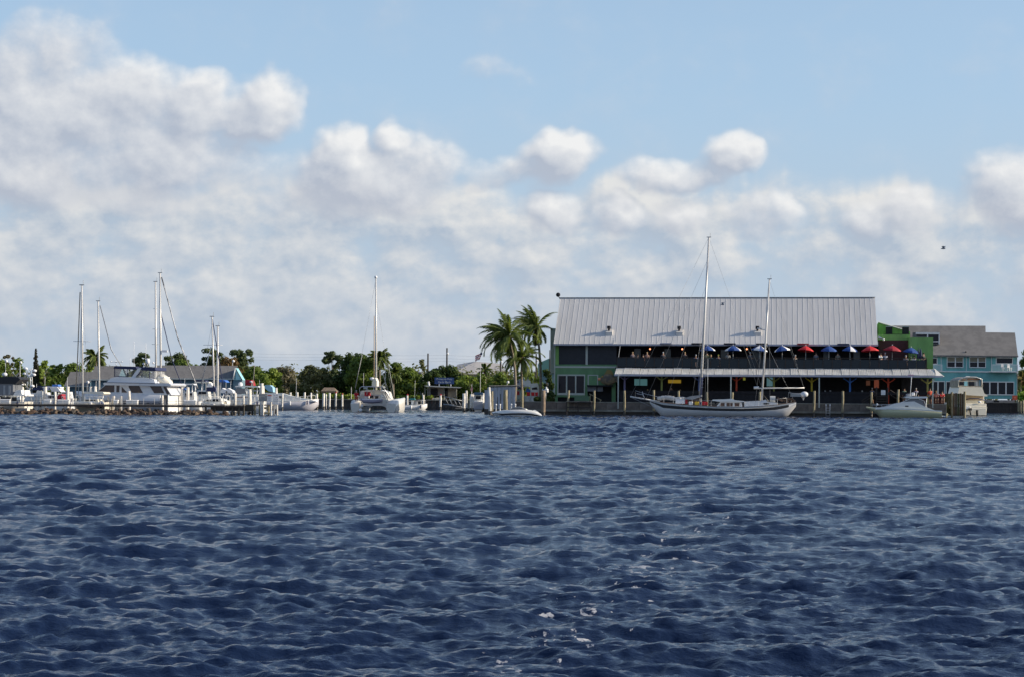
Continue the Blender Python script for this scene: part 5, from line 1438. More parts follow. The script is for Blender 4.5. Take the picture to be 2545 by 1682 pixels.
# generic smaller boats --------------------------------------------------------------
def motorboat(u0, u1, vs, Y, yaw, label, hull='gel', bow='left', top=None, cabin=None, name='motorboat', hb=1.2, cat='motorboat', extra=None, stripe=None, group=None, windshield=True):
    """top: (u0, u1, v, material) hardtop; cabin: (u0, u1, v, material)"""
    F = Fr((u0 + u1) / 2, Y, yaw); p = F.p
    t = F.empty(name, label, cat, group)
    L = u1 - u0; fr = [0, .05, .14, .28, .5, .75, 1.0]; hbv = [.08, .45, .75, .95, 1.0, 1.0, .9]; up = [3.6, 3.0, 2.2, 1.2, .4, 0, .2]
    sc = L / 80
    vwl = F.p(u0, vs, 0); rows = []
    for f, h, q in zip(fr, hbv, up):
        u = u0 + L * f if bow == 'left' else u1 - L * f
        rows.append((u, vs - q * sc, (vs + 5 * sc if f == 0 else (None if f > .1 else vs + 9 * sc)), hb * h))
    if bow != 'left': rows = rows[::-1]
    st = stations(F, rows); hull_mb(st).build('hull', M[hull] if isinstance(hull, str) else hull, t)
    hull_strip(st, .94, 1.03, .02).build('rub_rail', M[stripe or 'gel'], t)
    if cabin:
        a, c, v, mm = cabin; ct = pr(F, 'cabin', mm, t, [(a, vs + 1), (a + (c - a) * .2, v), (c - (c - a) * .1, v), (c, vs + 1)], -hb * .7, hb * .7)
        pr(F, 'cabin_window', 'glass', ct, [(a + (c - a) * .2, v + (vs - v) * .5), (a + (c - a) * .27, v + (vs - v) * .15), (c - (c - a) * .2, v + (vs - v) * .15), (c - (c - a) * .2, v + (vs - v) * .5)], -hb * .7 - .03, -hb * .7 + .02)
    if top:
        a, c, v, mm = top
        pr(F, 'hardtop', mm, t, [(a, v + 3), (a + 3, v), (c - 2, v), (c, v + 3.5)], -hb * .75, hb * .75)
        b = MB()
        for ys in (-hb * .7, hb * .7):
            for u in (a + 4, (a + c) / 2, c - 4): seg(F, b, [(u, v + 3), (u, vs)], .035, ys)
        b.build('top_frame', M['alu'], t)
    # rails, fenders and a whip aerial, as every boat in the marina carries
    xs_ = [r_[0] for r_ in rows]; vs_ = [r_[1] for r_ in rows]; hs_ = [r_[3] for r_ in rows]
    P_ = []
    for k in range(7):
        u = u0 + L * (.06 + .13 * k) if bow == 'left' else u1 - L * (.06 + .13 * k)
        q = p(u, float(np.interp(u, xs_, vs_)), -float(np.interp(u, xs_, hs_)) + .06)
        b = MB(); b.cyl(q, q + Vector((0, 0, .6)), .022, n=4); b.build('stanchion', M['gel'], t); P_.append(q + Vector((0, 0, .58)))
    b = MB(); b.tube(P_, .022, 4); b.build('rail', M['gel'], t)
    for k in (2, 4):
        u = u0 + L * (.2 + .15 * k); b = MB(); q = p(u, float(np.interp(u, xs_, vs_)) + 4, -float(np.interp(u, xs_, hs_)) - .1); b.tube([q + Vector((0, 0, .2)), q + Vector((0, 0, .12)), q - Vector((0, 0, .3)), q - Vector((0, 0, .38))], [.03, .1, .1, .03], 7); b.build('fender', M['canvas'] if k == 2 else M['navy'], t)
    u = (u0 + u1) / 2 + L * .1; b = MB(); seg(F, b, [(u, vs), (u + 1.5, vs - 50 * Y / 200 * .9)], .018, .5); b.build('whip_antenna', M['canvas'], t)
    if extra: extra(F, t)
    return F, t
def sailboat(u0, u1, vs, Y, yaw, label, masts, hull='gel', bow='left', stays=(), name='sailboat', hb=1.4, extra=None, cabin=None, group=None):
    F, t = motorboat(u0, u1, vs, Y, yaw, label, hull, bow, None, cabin, name, hb, 'sailboat', None, None, group)
    for (a, b_, c, d, r_, spr) in masts:
        mo = mast(F, t, a, b_, c, d, r_)
        for (v, h) in spr:
            f = (v - b_) / (d - b_); u = a + (c - a) * f
            b = MB(); seg(F, b, [(u - h, v), (u + h, v)], .025); b.build('spreader', M['alu'], mo)
    for ln, r_, mm in stays:
        b = MB(); seg(F, b, ln, r_); b.build('stay', M[mm] if isinstance(mm, str) else mm, t)
    if extra: extra(F, t)
    return F, t
tan = mat('tan_sailcloth', (.42, .33, .24), .8)
def ex_a(F, t):
    pr(F, 'bimini', 'cream', t, [(206, 990), (210, 986), (235, 984.5), (256, 985.5), (259, 990), (254, 993), (240, 991)], -1.1, 1.1)
    b = MB()
    for q in ([(210, 990), (210, 1008)], [(246, 992), (248, 1010)], [(257, 992), (256, 1008)]): seg(F, b, q, .04, -1.0)
    b.build('bimini_frame', M['alu'], t)
    for u in (238 + 13, 229):
        q = F.p(u, 1015, -1.35); b = MB(); b.cyl((q.x, -1.35, q.z), (q.x, -1.25, q.z), .30, n=12); o = b.build('life_ring', M['canvas'], t)
        b = MB(); b.cyl((q.x, -1.38, q.z), (q.x, -1.36, q.z), .14, n=10); b.build('ring_centre', M['dark'], o)
sailboat(184, 268, 1012, 186.5, 5, 'cream sailboat with two brown roller sails and a beige bimini behind the rocks', [(206, 1010, 200, 723, .10, ((861, 22),))], 'cream', 'left',
    [([(186, 1012), (191, 930), (196, 740)], .055, tan), ([(194, 1012), (198, 900), (199.5, 780)], .035, 'alu'), ([(200, 725), (222, 1010)], .012, 'steel')], extra=ex_a, cabin=(200, 246, 1004, 'cream'))
sailboat(200, 262, 1006, 214, 0, 'sailboat hidden behind the motor yacht bow with bare mast and dark furled forestay', [(247, 1004, 241, 762, .115, ())], 'gel', 'right',
    [([(246, 772), (275, 880), (303, 925)], .055, 'steel')])
sailboat(360, 470, 1002, 216, 0, 'sailboat behind the motor yacht with the tallest mast and a dark upper forestay', [(400, 1000, 394, 690, .12, ())], 'gel', 'right',
    [([(398, 700), (440, 850), (492, 975)], .07, mat('dark_striped_sailcover', (.08, .08, .09), .8, col2=(.6, .6, .6), scale=.8)), ([(395, 700), (384, 1000)], .012, 'steel')],
    extra=lambda F, t: (bx(F, 'radar_dome', 'canvas', t, 401, 880, 414, 885, -.2, .4), None))
sailboat(350, 455, 1004, 221, 0, 'second sailboat behind the motor yacht with slightly shorter mast and crosstrees', [(388, 1000, 383, 712, .115, ((866, 10), (829, 8), (779, 6)))], 'gel', 'right',
    [([(396, 785), (425, 900), (455, 975)], .055, M['navy'])])
sailboat(488, 560, 1008, 203, 0, 'weathered sailboat with white mast and crosstrees near the end of the rocks', [(533, 1000, 524.5, 797, .10, ((866, 24),))], mat('buff_hull', (.42, .38, .28), .5, var=.2), 'left',
    [([(523, 870), (500, 960)], .05, 'alu'), ([(525, 800), (560, 1000)], .05, 'navy'), ([(526, 810), (490, 1005)], .012, 'steel')],
    extra=lambda F, t: (pr(F, 'sail_cover', 'navy', t, [(512, 970), (530, 966), (536, 975), (534, 982), (512, 981)], -.5, .5), pr(F, 'spray_hood', 'canvas', t, [(513, 971), (517, 961), (524, 960), (528, 970)], -.6, .6)), cabin=(500, 545, 1000, 'gel'))
sailboat(505, 575, 1006, 210, 0, 'sailboat with bare aluminium mast standing just right of the white masted one', [(541, 1002, 539, 820, .12, ())], 'gel', 'right', cabin=(520, 560, 998, 'gel'))

def ex_c(F, t):
    pr(F, 'canopy', 'black', t, [(-14, 968), (-12, 953), (20, 949.5), (44, 951), (50, 957), (38, 968)], -1.4, 1.4)
    pr(F, 'enclosure', mat('smoky_vinyl', (.17, .18, .20), .2), t, [(-12, 968), (32, 968), (32, 997), (-12, 997)], -1.3, 1.3)
    for u in (8, 21): bx(F, 'curtain_panel', 'steel', t, u, 972, u + 5, 995, -1.34, .05)
    pr(F, 'cockpit_side', 'gel', t, [(32, 997), (40, 984), (52, 983), (54, 994), (62, 994), (62, 998)], -1.35, 1.35)
    b = MB(); seg(F, b, [(29, 940), (70, 978)], .06); b.build('outrigger', M['ledge'], t)
    b = MB(); b.ball(F.p(11, 945.5, 0), .24, 8, 6, (1.3, 1, .9)); b.build('radar_dome', M['canvas'], t)
    b = MB(); seg(F, b, [(30, 998), (30, 1012)], .05, -1.4); seg(F, b, [(44, 998), (44, 1012)], .1, -1.4); seg(F, b, [(50, 998), (50, 1012)], .1, -1.4); b.build('stanchion', M['gel'], t)
    pr(F, 'saloon_window', 'black', t, [(-12, 1001), (42, 1001), (42, 1011), (-12, 1011)], -1.46, -1.4)
    bx(F, 'transom', 'gel', t, 31, 1028, 68, 1039, -1.5, .3)
motorboat(-70, 72, 1013, 187.5, 4, 'cabin cruiser with black canopy at the left picture edge', 'cream', 'left', extra=ex_c, hb=1.5, name='cabin_cruiser')

def ex_d(F, t):
    for (u, v0) in ((68, 935), (75, 930), (79.5, 928)):
        b = MB(); seg(F, b, [(u, v0), (u, 1000)], .07 if u != 79.5 else .04); b.build('mast', M['mast'], t)
    for (u, v) in ((63, 930), (85, 935), (61, 943), (83, 945), (72, 948), (80, 973)):
        b = MB(); b.ball(F.p(u, v, 0), .2, 7, 5, (1.3, 1, .8)); b.build('radar_dome', M['canvas'], t)
    pr(F, 'cockpit_cover', 'navy', t, [(78, 983), (84, 976), (110, 976), (112, 983)], -1, 1)
    pr(F, 'cabin_top', 'gel', t, [(60, 1010), (66, 990), (90, 990), (92, 984), (105, 984), (106, 1010)], -1, 1)
motorboat(55, 112, 1012, 200, 0, 'white motorboat crowded with radar domes and short masts', 'gel', 'left', extra=ex_d, hb=1.2)
motorboat(104, 160, 1010, 198, 0, 'small white boat with white hardtop and blue cover on top', 'gel', 'left', top=(104, 150, 974, 'canvas'), cabin=(112, 146, 994, 'gel'), hb=1.1,
          extra=lambda F, t: (pr(F, 'top_cover', 'bluec', t, [(128, 974), (130, 968.5), (143, 968.5), (145, 973)], -.7, .7), pr(F, 'awning', 'canvas', t, [(122, 975), (142, 975), (151, 986), (129, 986)], -1, 1)))
motorboat(140, 182, 1012, 196, 0, 'small white boat carrying a dark red cover', 'gel', 'left', extra=lambda F, t: pr(F, 'cockpit_cover', 'dred', t, [(142, 1011), (143, 995), (152, 992), (158, 1002), (158, 1011)], -.9, .9), hb=1.0)
motorboat(440, 500, 1006, 199, 0, 'white trawler with low wheelhouse right of the motor yacht', 'gel', 'left', top=(450, 482, 962, 'gel'), cabin=(452, 484, 982, 'gel'), hb=1.3, name='trawler')
motorboat(470, 540, 1002, 208, 0, 'grey cabined boat with brown windows behind the weathered sailboat', 'gel', 'right', top=(482, 520, 957, 'cream'), cabin=(484, 520, 978, 'gel'), hb=1.3)
motorboat(500, 562, 1012, 192, 0, 'small white dinghy boat crowded with gear at the walkway', 'gel', 'left', cabin=(520, 552, 998, 'gel'), hb=1.0,
          extra=lambda F, t: [pr(F, 'white_cover', 'canvas', t, [(a, 984), (a + 6, 972), (a + 17, 978), (a + 20, 985)], -.8, .8) for a in (546, 560)])
def ex_e(F, t):
    pr(F, 'enclosure', mat('smoky_vinyl', (.17, .18, .20), .2), t, [(586, 972), (608, 972), (612, 986), (586, 986)], -1.2, 1.2)
    b = MB(); b.ball(F.p(597, 962.5, 0), .26, 8, 6, (1, 1, 1)); b.build('radar_dome', M['canvas'], t)
    pr(F, 'cockpit_side', 'gel', t, [(586, 987), (640, 987), (642, 1003), (586, 1003)], -1.3, 1.3)
    bx(F, 'side_stripe', 'teak', t, 588, 993.5, 616, 995, -1.33, .04)
    b = MB(); seg(F, b, [(632, 915), (628, 966)], .045); b.build('outrigger', M['ledge'], t)
motorboat(578, 655, 1004, 205, 0, 'white sport boat with long white hardtop behind the end of the walkway', 'gel', 'left', top=(583, 643, 966, 'gel'), extra=ex_e, hb=1.4)
def ex_f(F, t):
    pr(F, 'boat_cover', mat('pale_blue_canvas', (.30, .52, .66), .7), t, [(653, 966), (660, 963), (670, 963.5), (677, 969), (679, 981), (668, 979), (660, 973)], -1.3, 1.3)
    pr(F, 'foredeck', 'gel', t, [(650, 1003), (652, 982), (700, 983), (720, 989), (745, 994), (775, 999), (788, 1003)], -1.3, 1.3)
    bx(F, 'deck_vent', 'black', t, 693, 990, 701, 995, -1.33, .05)
F_, t_ = motorboat(650, 792, 1003, 258, 0, 'long white express cruiser with pale blue cover behind the white pilings', mat('shaded_white_gelcoat', (.55, .54, .58), .4), 'right', extra=ex_f, hb=1.7, name='express_cruiser')  # shade of the white hull side put into its grey-lilac colour
motorboat(982, 1062, 1009, 274, 0, 'small white open motorboat with teal cover right of the catamaran', 'gel', 'right', hb=1.0,
          extra=lambda F, t: (pr(F, 'folded_cover', mat('teal_canvas', (.05, .25, .24), .8), t, [(1016, 992), (1030, 991), (1032, 996), (1017, 996)], -.6, .6), bx(F, 'console', 'gel', t, 1022, 996, 1028, 1007, -.3, .6), bx(F, 'helm_seat', 'steel', t, 1031, 1000, 1038, 1007, -.4, .8)))
def ex_g(F, t):
    bx(F, 'transom', mat('grey_gelcoat', (.35, .37, .42), .4), t, 1177, 998, 1200, 1018, -.2, .2, .04)
    pr(F, 'bimini', mat('dull_blue_canvas', (.05, .12, .22), .8), t, [(1177, 979), (1179, 975), (1198, 975), (1201, 979), (1201, 981), (1177, 981)], .2, 2.6)
    bx(F, 'cuddy', 'gel', t, 1180, 982, 1197, 998, 2.2, 1.2); bx(F, 'cuddy_window', 'glass', t, 1182, 984, 1195, 992, 2.15, .06)
    b = MB()
    for u in (1179, 1199): seg(F, b, [(u, 980, .3), (u, 999, .3)], .035)
    b.build('bimini_frame', M['alu'], t)
def stern_boat(u0, u1, vs, Y, label, extra, name='motorboat'):
    F = Fr((u0 + u1) / 2, Y, 0); t = F.empty(name, label, 'motorboat'); hw = (u1 - u0) / 2 * Y / FPX; zs = F.p((u0 + u1) / 2, vs, 0).z
    m = MB(); secs = []
    for y, k, dz in ((0, 1, 0), (2, 1.05, .05), (4.5, .85, .2), (6.5, .08, .4)):
        h = zs + dz + .3; secs.append([(-hw * k, y, zs + dz), (-hw * k * .92, y, h * .5 - .3), (-hw * .5 * k, y, -.3), (hw * .5 * k, y, -.3), (hw * k * .92, y, h * .5 - .3), (hw * k, y, zs + dz), (0, y, zs + dz + .03)])
    m.loft(secs).build('hull', M['gel'], t); extra(F, t); return t
stern_boat(1177, 1201, 998, 250, 'motorboat with dull blue bimini seen from astern between white pilings', ex_g)
def ex_h(F, t):
    pr(F, 'flybridge', 'gel', t, [(1290, 960), (1296, 944), (1312, 940), (1318, 946), (1320, 960)], -1, 1)
    pr(F, 'deckhouse', 'gel', t, [(1318, 984), (1318, 952), (1336, 950), (1342, 968), (1342, 984)], -1.2, 1.2)
    pr(F, 'deckhouse_window', 'glass', t, [(1322, 962), (1334, 960), (1336, 966), (1322, 967)], -1.24, -1.2)
    b = MB(); seg(F, b, [(1311.5, 990), (1311.5, 921)], .09, -.2); b.build('mast', M['canvas'], t)
    pr(F, 'blue_cover', 'bluec', t, [(1306, 972), (1308, 963), (1316, 965), (1319, 973)], -1.3, -.9)
motorboat(1284, 1350, 984, 224, 0, 'white flybridge boat behind the coconut palm trunks', 'gel', 'right', extra=ex_h, hb=1.3)

# a second row of smaller craft moored behind, seen between the first ones
for (u0, u1, vs, Y, bow, hull, top, cab, lab) in [
    (18, 78, 1004, 232, 'right', 'gel', (24, 56, 967, 'canvas'), None, 'white centre console boat behind the black canopy cruiser'),
    (84, 128, 1004, 236, 'left', 'cream', (90, 118, 972, 'navy'), (92, 120, 988, 'gel'), 'cream boat with navy top behind the radar crowded boat'),
    (136, 186, 1003, 238, 'left', 'gel', None, (146, 176, 986, 'gel'), 'white cuddy boat behind the dark red cover'),
    (432, 474, 1002, 234, 'left', 'gel', (438, 462, 974, 'bluec'), None, 'white boat with bright blue top just right of the motor yacht dinghy'),
    (474, 522, 1003, 230, 'right', 'cream', None, (484, 512, 984, 'cream'), 'cream cabin boat behind the white trawler'),
    (545, 590, 1004, 228, 'left', 'gel', (552, 580, 978, 'canvas'), None, 'white open boat with pale top left of the long hardtop boat'),
    (618, 660, 1004, 236, 'left', 'gel', (626, 648, 976, 'steel'), (628, 650, 990, 'gel'), 'white boat with grey top behind the notice boards')]:
    motorboat(u0, u1, vs, Y, 0, lab, hull, bow, top=top, cabin=cab, hb=1.1)
# ------------------------------------------------------------------ breakwater of boulders with a walkway on top
def breakwater():
    rng = random.Random(12)
    t = thing('breakwater', 'rough brown boulder breakwater under the marina walkway', 'breakwater', (at(270, 0, 183).x, 183.5, 0), 0)
    O = t.location
    rm = [mat('boulder_%s' % n, c, .9, col2=tuple(x * .45 for x in c), scale=2.2, bump=.7) for n, c in (('brown', (.10, .062, .042)), ('grey', (.10, .085, .07)), ('tan', (.17, .12, .08)), ('dark', (.04, .032, .027)))]
    protos = []
    for k in range(8):
        bm = bmesh.new(); bmesh.ops.create_icosphere(bm, subdivisions=1, radius=1)
        for v in bm.verts: v.co *= rng.uniform(.72, 1.18)
        me = bpy.data.meshes.new('rock'); bm.to_mesh(me); bm.free(); me.materials.append(rm[k % 4] if k != 7 else rm[0]); protos.append(me)
    x0, x1 = at(-40, 0, 183).x - O.x, at(560, 0, 183).x - O.x
    n = 0
    for row, (dy, z, s, cnt) in enumerate(((-1.3, -.08, .36, 80), (-.75, .12, .36, 80), (-.2, .28, .33, 78), (.4, .30, .33, 56))):
        for k in range(cnt):
            x = x0 + (x1 - x0) * (k + rng.uniform(.1, .9)) / cnt
            if row >= 2 and (x > x1 - 1.6 or any(abs(x - (at(c, 0, 183).x - O.x)) < w for c, w in ((50, .8), (207, .8), (424, .4)))): continue
            sc = s * rng.uniform(.6, 1.15)
            piece('rock', rng.choice(protos), t, (x, dy + rng.uniform(-.25, .25), z + rng.uniform(-.12, .10)), (rng.uniform(0, 6), rng.uniform(0, 6), rng.uniform(0, 6)), (sc * 1.2, sc, sc * .8)); n += 1
    # core of rubble below
    m = MB(); m.prism([(-1.6, -1.0), (1.0, -1.0), (.8, .22), (-.3, .15), (-1.2, -.1)], x0, x1, 'X'); o = m.build('rubble_core', rm[3], t)
breakwater()
def walkway():
    Y = 184.6
    t = thing('marina_walkway', 'long low timber walkway running along the top of the rocks', 'dock', (at(300, 0, Y).x, Y, 0), 0)
    O = t.location
    xa, xb = at(-60, 0, Y).x - O.x, at(604, 0, Y).x - O.x
    z = 1.03
    n = 88; w = (xb - xa) / n
    b = MB(); b.box((0, 0, 0), (w - .02, 1.5, .06)); me = b.mesh('plank', M['wood'])
    for k in range(n): piece('plank', me, t, (xa + (k + .5) * w, 0, z + random.uniform(-.008, .008)))
    b = MB(); b.box(((xa + xb) / 2, -.72, z - .13), (xb - xa, .08, .18)); b.build('stringer', M['darkwood'], t)
    b = MB(); b.box(((at(520, 0, Y).x - O.x + xb) / 2, -.55, z - .35), (xb - at(520, 0, Y).x + O.x, .1, .45)); b.build('skirt_board', M['darkwood'], t)
    for u in (508, 530, 552, 574, 590, 602):
        x = at(u, 0, Y).x - O.x; b = MB(); b.cyl((x, -.6, -1), (x, -.6, z), .11, n=7); b.build('leg', M['pilewet'], t)
    us = [5, 32, 59, 82, 105, 133, 160, 184, 227, 253, 280, 307, 332, 360, 387, 413, 441, 468, 495, 522, 550, 577, 600]
    for u in us:
        q = at(u, 1001, Y); x = q.x - O.x; b = MB(); b.box((x, -.68, (z + q.z) / 2), (.055, .055, q.z - z)); b.build('rail_post', M['pilewhite'], t)
    for v in (1007, 1013):
        za = at(300, v, Y).z; b = MB(); b.cyl((xa, -.68, za), (xb, -.68, za), .012, n=4); b.build('rail_rope', M['darkwood'], t)
    return t
walkway()
# white dock boxes on the walkway
proto = None
for u0, u1, lab in ((111, 127, 'white dock box with lit right end near the first thick piling'), (145, 158, 'small cream dock box beside the dark red cover'), (158, 173, 'cream dock box left of the cream sailboat'), (3, 26, 'long cream dock box at the left picture edge'),
                    (315, 343, 'long pinkish white dock box in front of the motor yacht'), (458, 488, 'long white dock box right of the motor yacht transom'), (284, 294, 'short white dock box between two white pilings')):
    Y = 184.9; a, c = at(u0, 1012.5, Y), at(u1, 1022, Y)
    t = thing('dock_box', lab, 'box', ((a.x + c.x) / 2, Y, 1.06), 0, 'dock boxes on the marina walkway')
    w = c.x - a.x; b = MB(); b.box((0, 0, .17), (w, .55, .34)); b.build('chest', M['gel'], t, .02)
    b = MB(); b.prism([(-.3, .34), (.3, .34), (.24, .44), (-.24, .44)], -w / 2 - .02, w / 2 + .02, 'X'); b.build('lid', M['canvas'], t)
WP = 'white painted pilings of the marina'
for (u, v0, v1, r_, Y, lab) in [
    (56, 975, 1025, .13, 196, 'white piling behind the cabin cruiser with the black canopy'), (90, 995, 1025, .11, 190, 'short white piling left of the thick white one'), (112.5, 974, 1025, .15, 190, 'thick white piling left of the blue topped boat'),
    (137, 986, 1022, .11, 194, 'white piling under the blue topped awning'), (168, 973, 1022, .16, 193, 'thick white piling under the corner of the left grey roof'), (225, 973, 1012, .15, 208, 'left of two short white pilings above the beige bimini'), (237, 972, 1012, .15, 208, 'right of two short white pilings above the beige bimini'),
    (270, 996, 1026, .11, 188, 'white piling at the stern of the cream sailboat'), (283, 995, 1027, .13, 187, 'white piling left of the short dock box'), (302, 995, 1027, .13, 187, 'white piling right of the short dock box'), (321, 982, 1026, .12, 187, 'tall thin white piling amidships of the motor yacht'),
    (403.5, 992, 1024, .12, 187, 'white piling near the motor yacht transom'), (452.5, 971, 1024, .13, 190, 'left white piling of the pair right of the motor yacht'), (466.5, 971, 1024, .14, 190, 'right white piling of the pair right of the motor yacht'),
    (575, 990, 1030, .10, 188, 'thin white piling left of the sport boat'), (584.5, 984, 1030, .13, 188, 'white piling under the left end of the long hardtop'), (620.5, 974, 1032, .17, 187, 'thickest white piling before the long hardtop boat'), (605, 990, 1032, .09, 189, 'thin white piling before the long hardtop boat'),
    (650, 959, 1034, .15, 186, 'tall white capped piling by the notice boards'), (654.5, 966, 1035, .12, 188, 'slim white piling touching the tall capped one')]:
    piling(u, v0, v1, Y, r_ * 1.2, M['pilewhite'], lab, random.uniform(-.5, .5), None, .35, group=WP)
for (u, v0, v1, r_, lab) in [(686.5, 970, 1034, .15, 'white piling behind the right notice board'), (702, 984, 1026, .13, 'first white piling in front of the express cruiser'), (721.5, 981, 1024, .15, 'second white piling in front of the express cruiser'), (739, 980, 1024, .15, 'third white piling in front of the express cruiser'),
    (757, 980, 1024, .15, 'fourth white piling in front of the express cruiser'), (773, 981, 1024, .14, 'white piling just before the bow of the express cruiser'), (787.5, 983, 1023.5, .16, 'white piling at the bow of the express cruiser'), (804.5, 982, 1023, .19, 'thick white piling below the left edge of the tiki hut'),
    (810.5, 984, 1019, .13, 'thinner white piling touching the thick one below the tiki hut'), (819.5, 981, 1023, .16, 'white piling below the middle of the tiki hut'), (834.7, 981, 1022, .15, 'white piling below the right edge of the tiki hut'), (851, 984, 1020, .14, 'white piling with red top right of the tiki hut'),
    (972, 984, 1012, .14, 'white piling with red top behind the catamaran starboard hull'), (1012.5, 984, 1010, .15, 'white piling with red top behind the small open motorboat'), (1052, 983, 1013, .16, 'white piling at the stern of the small open motorboat'), (1095, 983, 1013, .17, 'white piling with red top left of the gangway'),
    (1153, 978, 1024, .21, 'thick white piling right of the gangway'), (1159.5, 971, 1014, .16, 'tall white piling just behind the thick one by the gangway'), (1171, 980, 1023, .2, 'white piling left of the blue bimini boat'), (1176, 978, 1021, .12, 'thin white piling beside the blue bimini boat'), (1200.7, 977, 1022, .2, 'white piling right of the blue bimini boat')]:
    Y = min(272, depth(u, v1)) if u < 1100 else min(255, depth(u, v1))
    if u in (972, 1012.5, 1052, 1095): Y = 279
    piling(u, v0, v1, Y, r_, M['pilewhite'], lab, random.uniform(-.6, .6), 'dred' if u in (851, 972, 1012.5, 1095, 834.7) else None, .5, group=WP)
piling(1215.5, 962, 1030, 201, .16, M['pilewhite'], 'leaning white piling at the left corner of the corrugated fence', 3.5, None, .5)
piling(1222.5, 972, 1028, 203, .15, M['pile'], 'olive weathered piling right of the leaning white one', .5, None, .5)
piling(1256.5, 968, 1022, 208, .26, M['pile'], 'thick mossy piling in front of the corrugated fence', 0, None, .4)
piling(1297.5, 968, 1022, 206, .16, M['pile'], 'slim weathered piling between palm trunks above the speedboat', 0, None, .3)

# end of the walkway: platform with skirt, stair, boards
def pier_end():
    Y = 185.5; F = Fr(640, Y, 0); p = F.p
    t = F.empty('pier_head', 'timber pier head with dark skirt panel and small landing', 'pier')
    bx(F, 'skirt_panel', mat('very_dark_board', (.03, .033, .032), .8), t, 604.5, 1013.5, 631, 1029, -.6, .08)
    bx(F, 'platform', 'wood', t, 604, 1012, 672, 1014.5, -.5, 2.4)
    for u in (606, 628, 634, 646, 652, 668): 
        q0, q1 = p(u, 1014, -.4), p(u, 1040, -.4); b = MB(); b.cyl((q0.x, -.4, -1), (q0.x, -.4, q0.z), .10, n=7); b.build('leg', M['pile'] if u > 628 else M['pilewet'], t)
    for v0, v1 in ((1018, 1023), (1031, 1036)):
        bx(F, 'landing_step', 'pile', t, 654, v0, 669 + (v0 > 1025) * 3, v1, -.9, .5)
pier_end()
def board(u0, v0, u1, v1, Y, label, mt, rows, posts):
    F = Fr((u0 + u1) / 2, Y, 0); t = F.empty('notice_board', label, 'sign')
    bo = bx(F, 'panel', mt, t, u0, v0, u1, v1, 0, .05)
    for (a, c, v, h, col) in rows:
        bx(F, 'text_line', mat('print_%s' % col, {'grey': (.25, .25, .24), 'red': (.62, .18, .14)}[col], .7), bo, a, v, c, v + h, -.012, .01)
    for u in posts:
        q0, q1 = F.p(u, v0, .1), F.p(u, 1030, .1); b = MB(); b.cyl((q0.x, .1, -.5), (q0.x, .1, q0.z), .09, n=7); b.build('post', M['pilewhite'], t)
board(642.5, 984.5, 664, 1003.5, 184.5, 'large grey notice board on the pier head', mat('grey_board_paint', (.50, .47, .41), .7, var=.12), [(645, 661, 987, 1.0, 'grey'), (648, 656, 993, 1.0, 'grey'), (650, 658, 995.5, .8, 'grey'), (643.5, 655, 999.6, .9, 'grey'), (657.5, 662, 999.6, .9, 'grey')], (649, 654))
board(664.3, 985.5, 676, 1005, 184.3, 'white notice board with a red heading beside the grey one', 'canvas', [(665, 675.4, 987.2, 3.2, 'red'), (667, 673, 995, .6, 'grey'), (668, 672, 1000, .6, 'grey')], (674,))
board(679, 984.5, 693, 1011, 188, 'tall white notice board standing on two pilings over the water', 'canvas', [(681, 684, 988, 1, 'grey'), (687, 691, 987, 1, 'grey'), (685, 690, 993.5, 1, 'grey'), (683, 685, 997.5, 1.2, 'grey'), (688, 691, 997.5, 1.2, 'grey'), (681, 691, 1002.5, .5, 'grey')], (681.5, 689))

# ------------------------------------------------------------------ buildings behind the marina
def gable_house(u0, u1, ve, vr, vb, Y, label, wall, roof=None, right_gable=None, name='boathouse', depth_=7.0, dr=0):
    F = Fr((u0 + u1) / 2, Y, 0); p = F.p; t = F.empty(name, label, 'building'); t.location.z = 0
    e0, e1 = p(u0, ve, 0), p(u1, ve, 0); zr = p(u0, vr, depth_ / 2).z; zb = 1.5
    b = MB(); b.box(((e0.x + e1.x) / 2, depth_ / 2, (zb + e0.z) / 2), (e1.x - e0.x - .3, depth_ - .6, e0.z - zb)); b.build('wall', M[wall], t)
    ang = math.atan2(zr - e0.z, depth_ / 2 + .3); L = math.hypot(zr - e0.z, depth_ / 2 + .3)
    n = max(3, int((e1.x - e0.x) / 1.1)); w = (e1.x - e0.x) / n
    b = MB(); b.box((0, L / 2, 0), (w - .015, L, .07)); me = b.mesh('roof_panel', roof or M['asph'])
    for k in range(n): piece('roof_panel', me, t, (e0.x + (k + .5) * w, -.3, e0.z), (ang, 0, 0))
    b = MB(); b.box(((e0.x + e1.x) / 2, depth_ * .75 + .1, (e0.z + zr) / 2), (e1.x - e0.x, L, .07), Matrix.Rotation(-ang, 3, 'X')); b.build('rear_roof', roof or M['asph'], t)
    b = MB(); b.box(((e0.x + e1.x) / 2, -.33, e0.z - .04), (e1.x - e0.x, .06, .16)); b.build('fascia', M['trim'], t)
    for x in (e0.x + .2, e1.x - .2):
        b = MB(); b.prism([(0, e0.z), (depth_, e0.z), (depth_ / 2, zr - .05)], x - .05, x + .05, 'X'); b.build('gable', M[right_gable or wall], t)
    return F, t
gable_house(160, 222, 972, 937, 990, 262, 'low grey roofed boathouse behind the roller sail mast', 'slate')
gable_house(222, 292, 955, 922, 990, 256, 'grey roofed boathouse behind the bare mast, left of the motor yacht', 'slate')
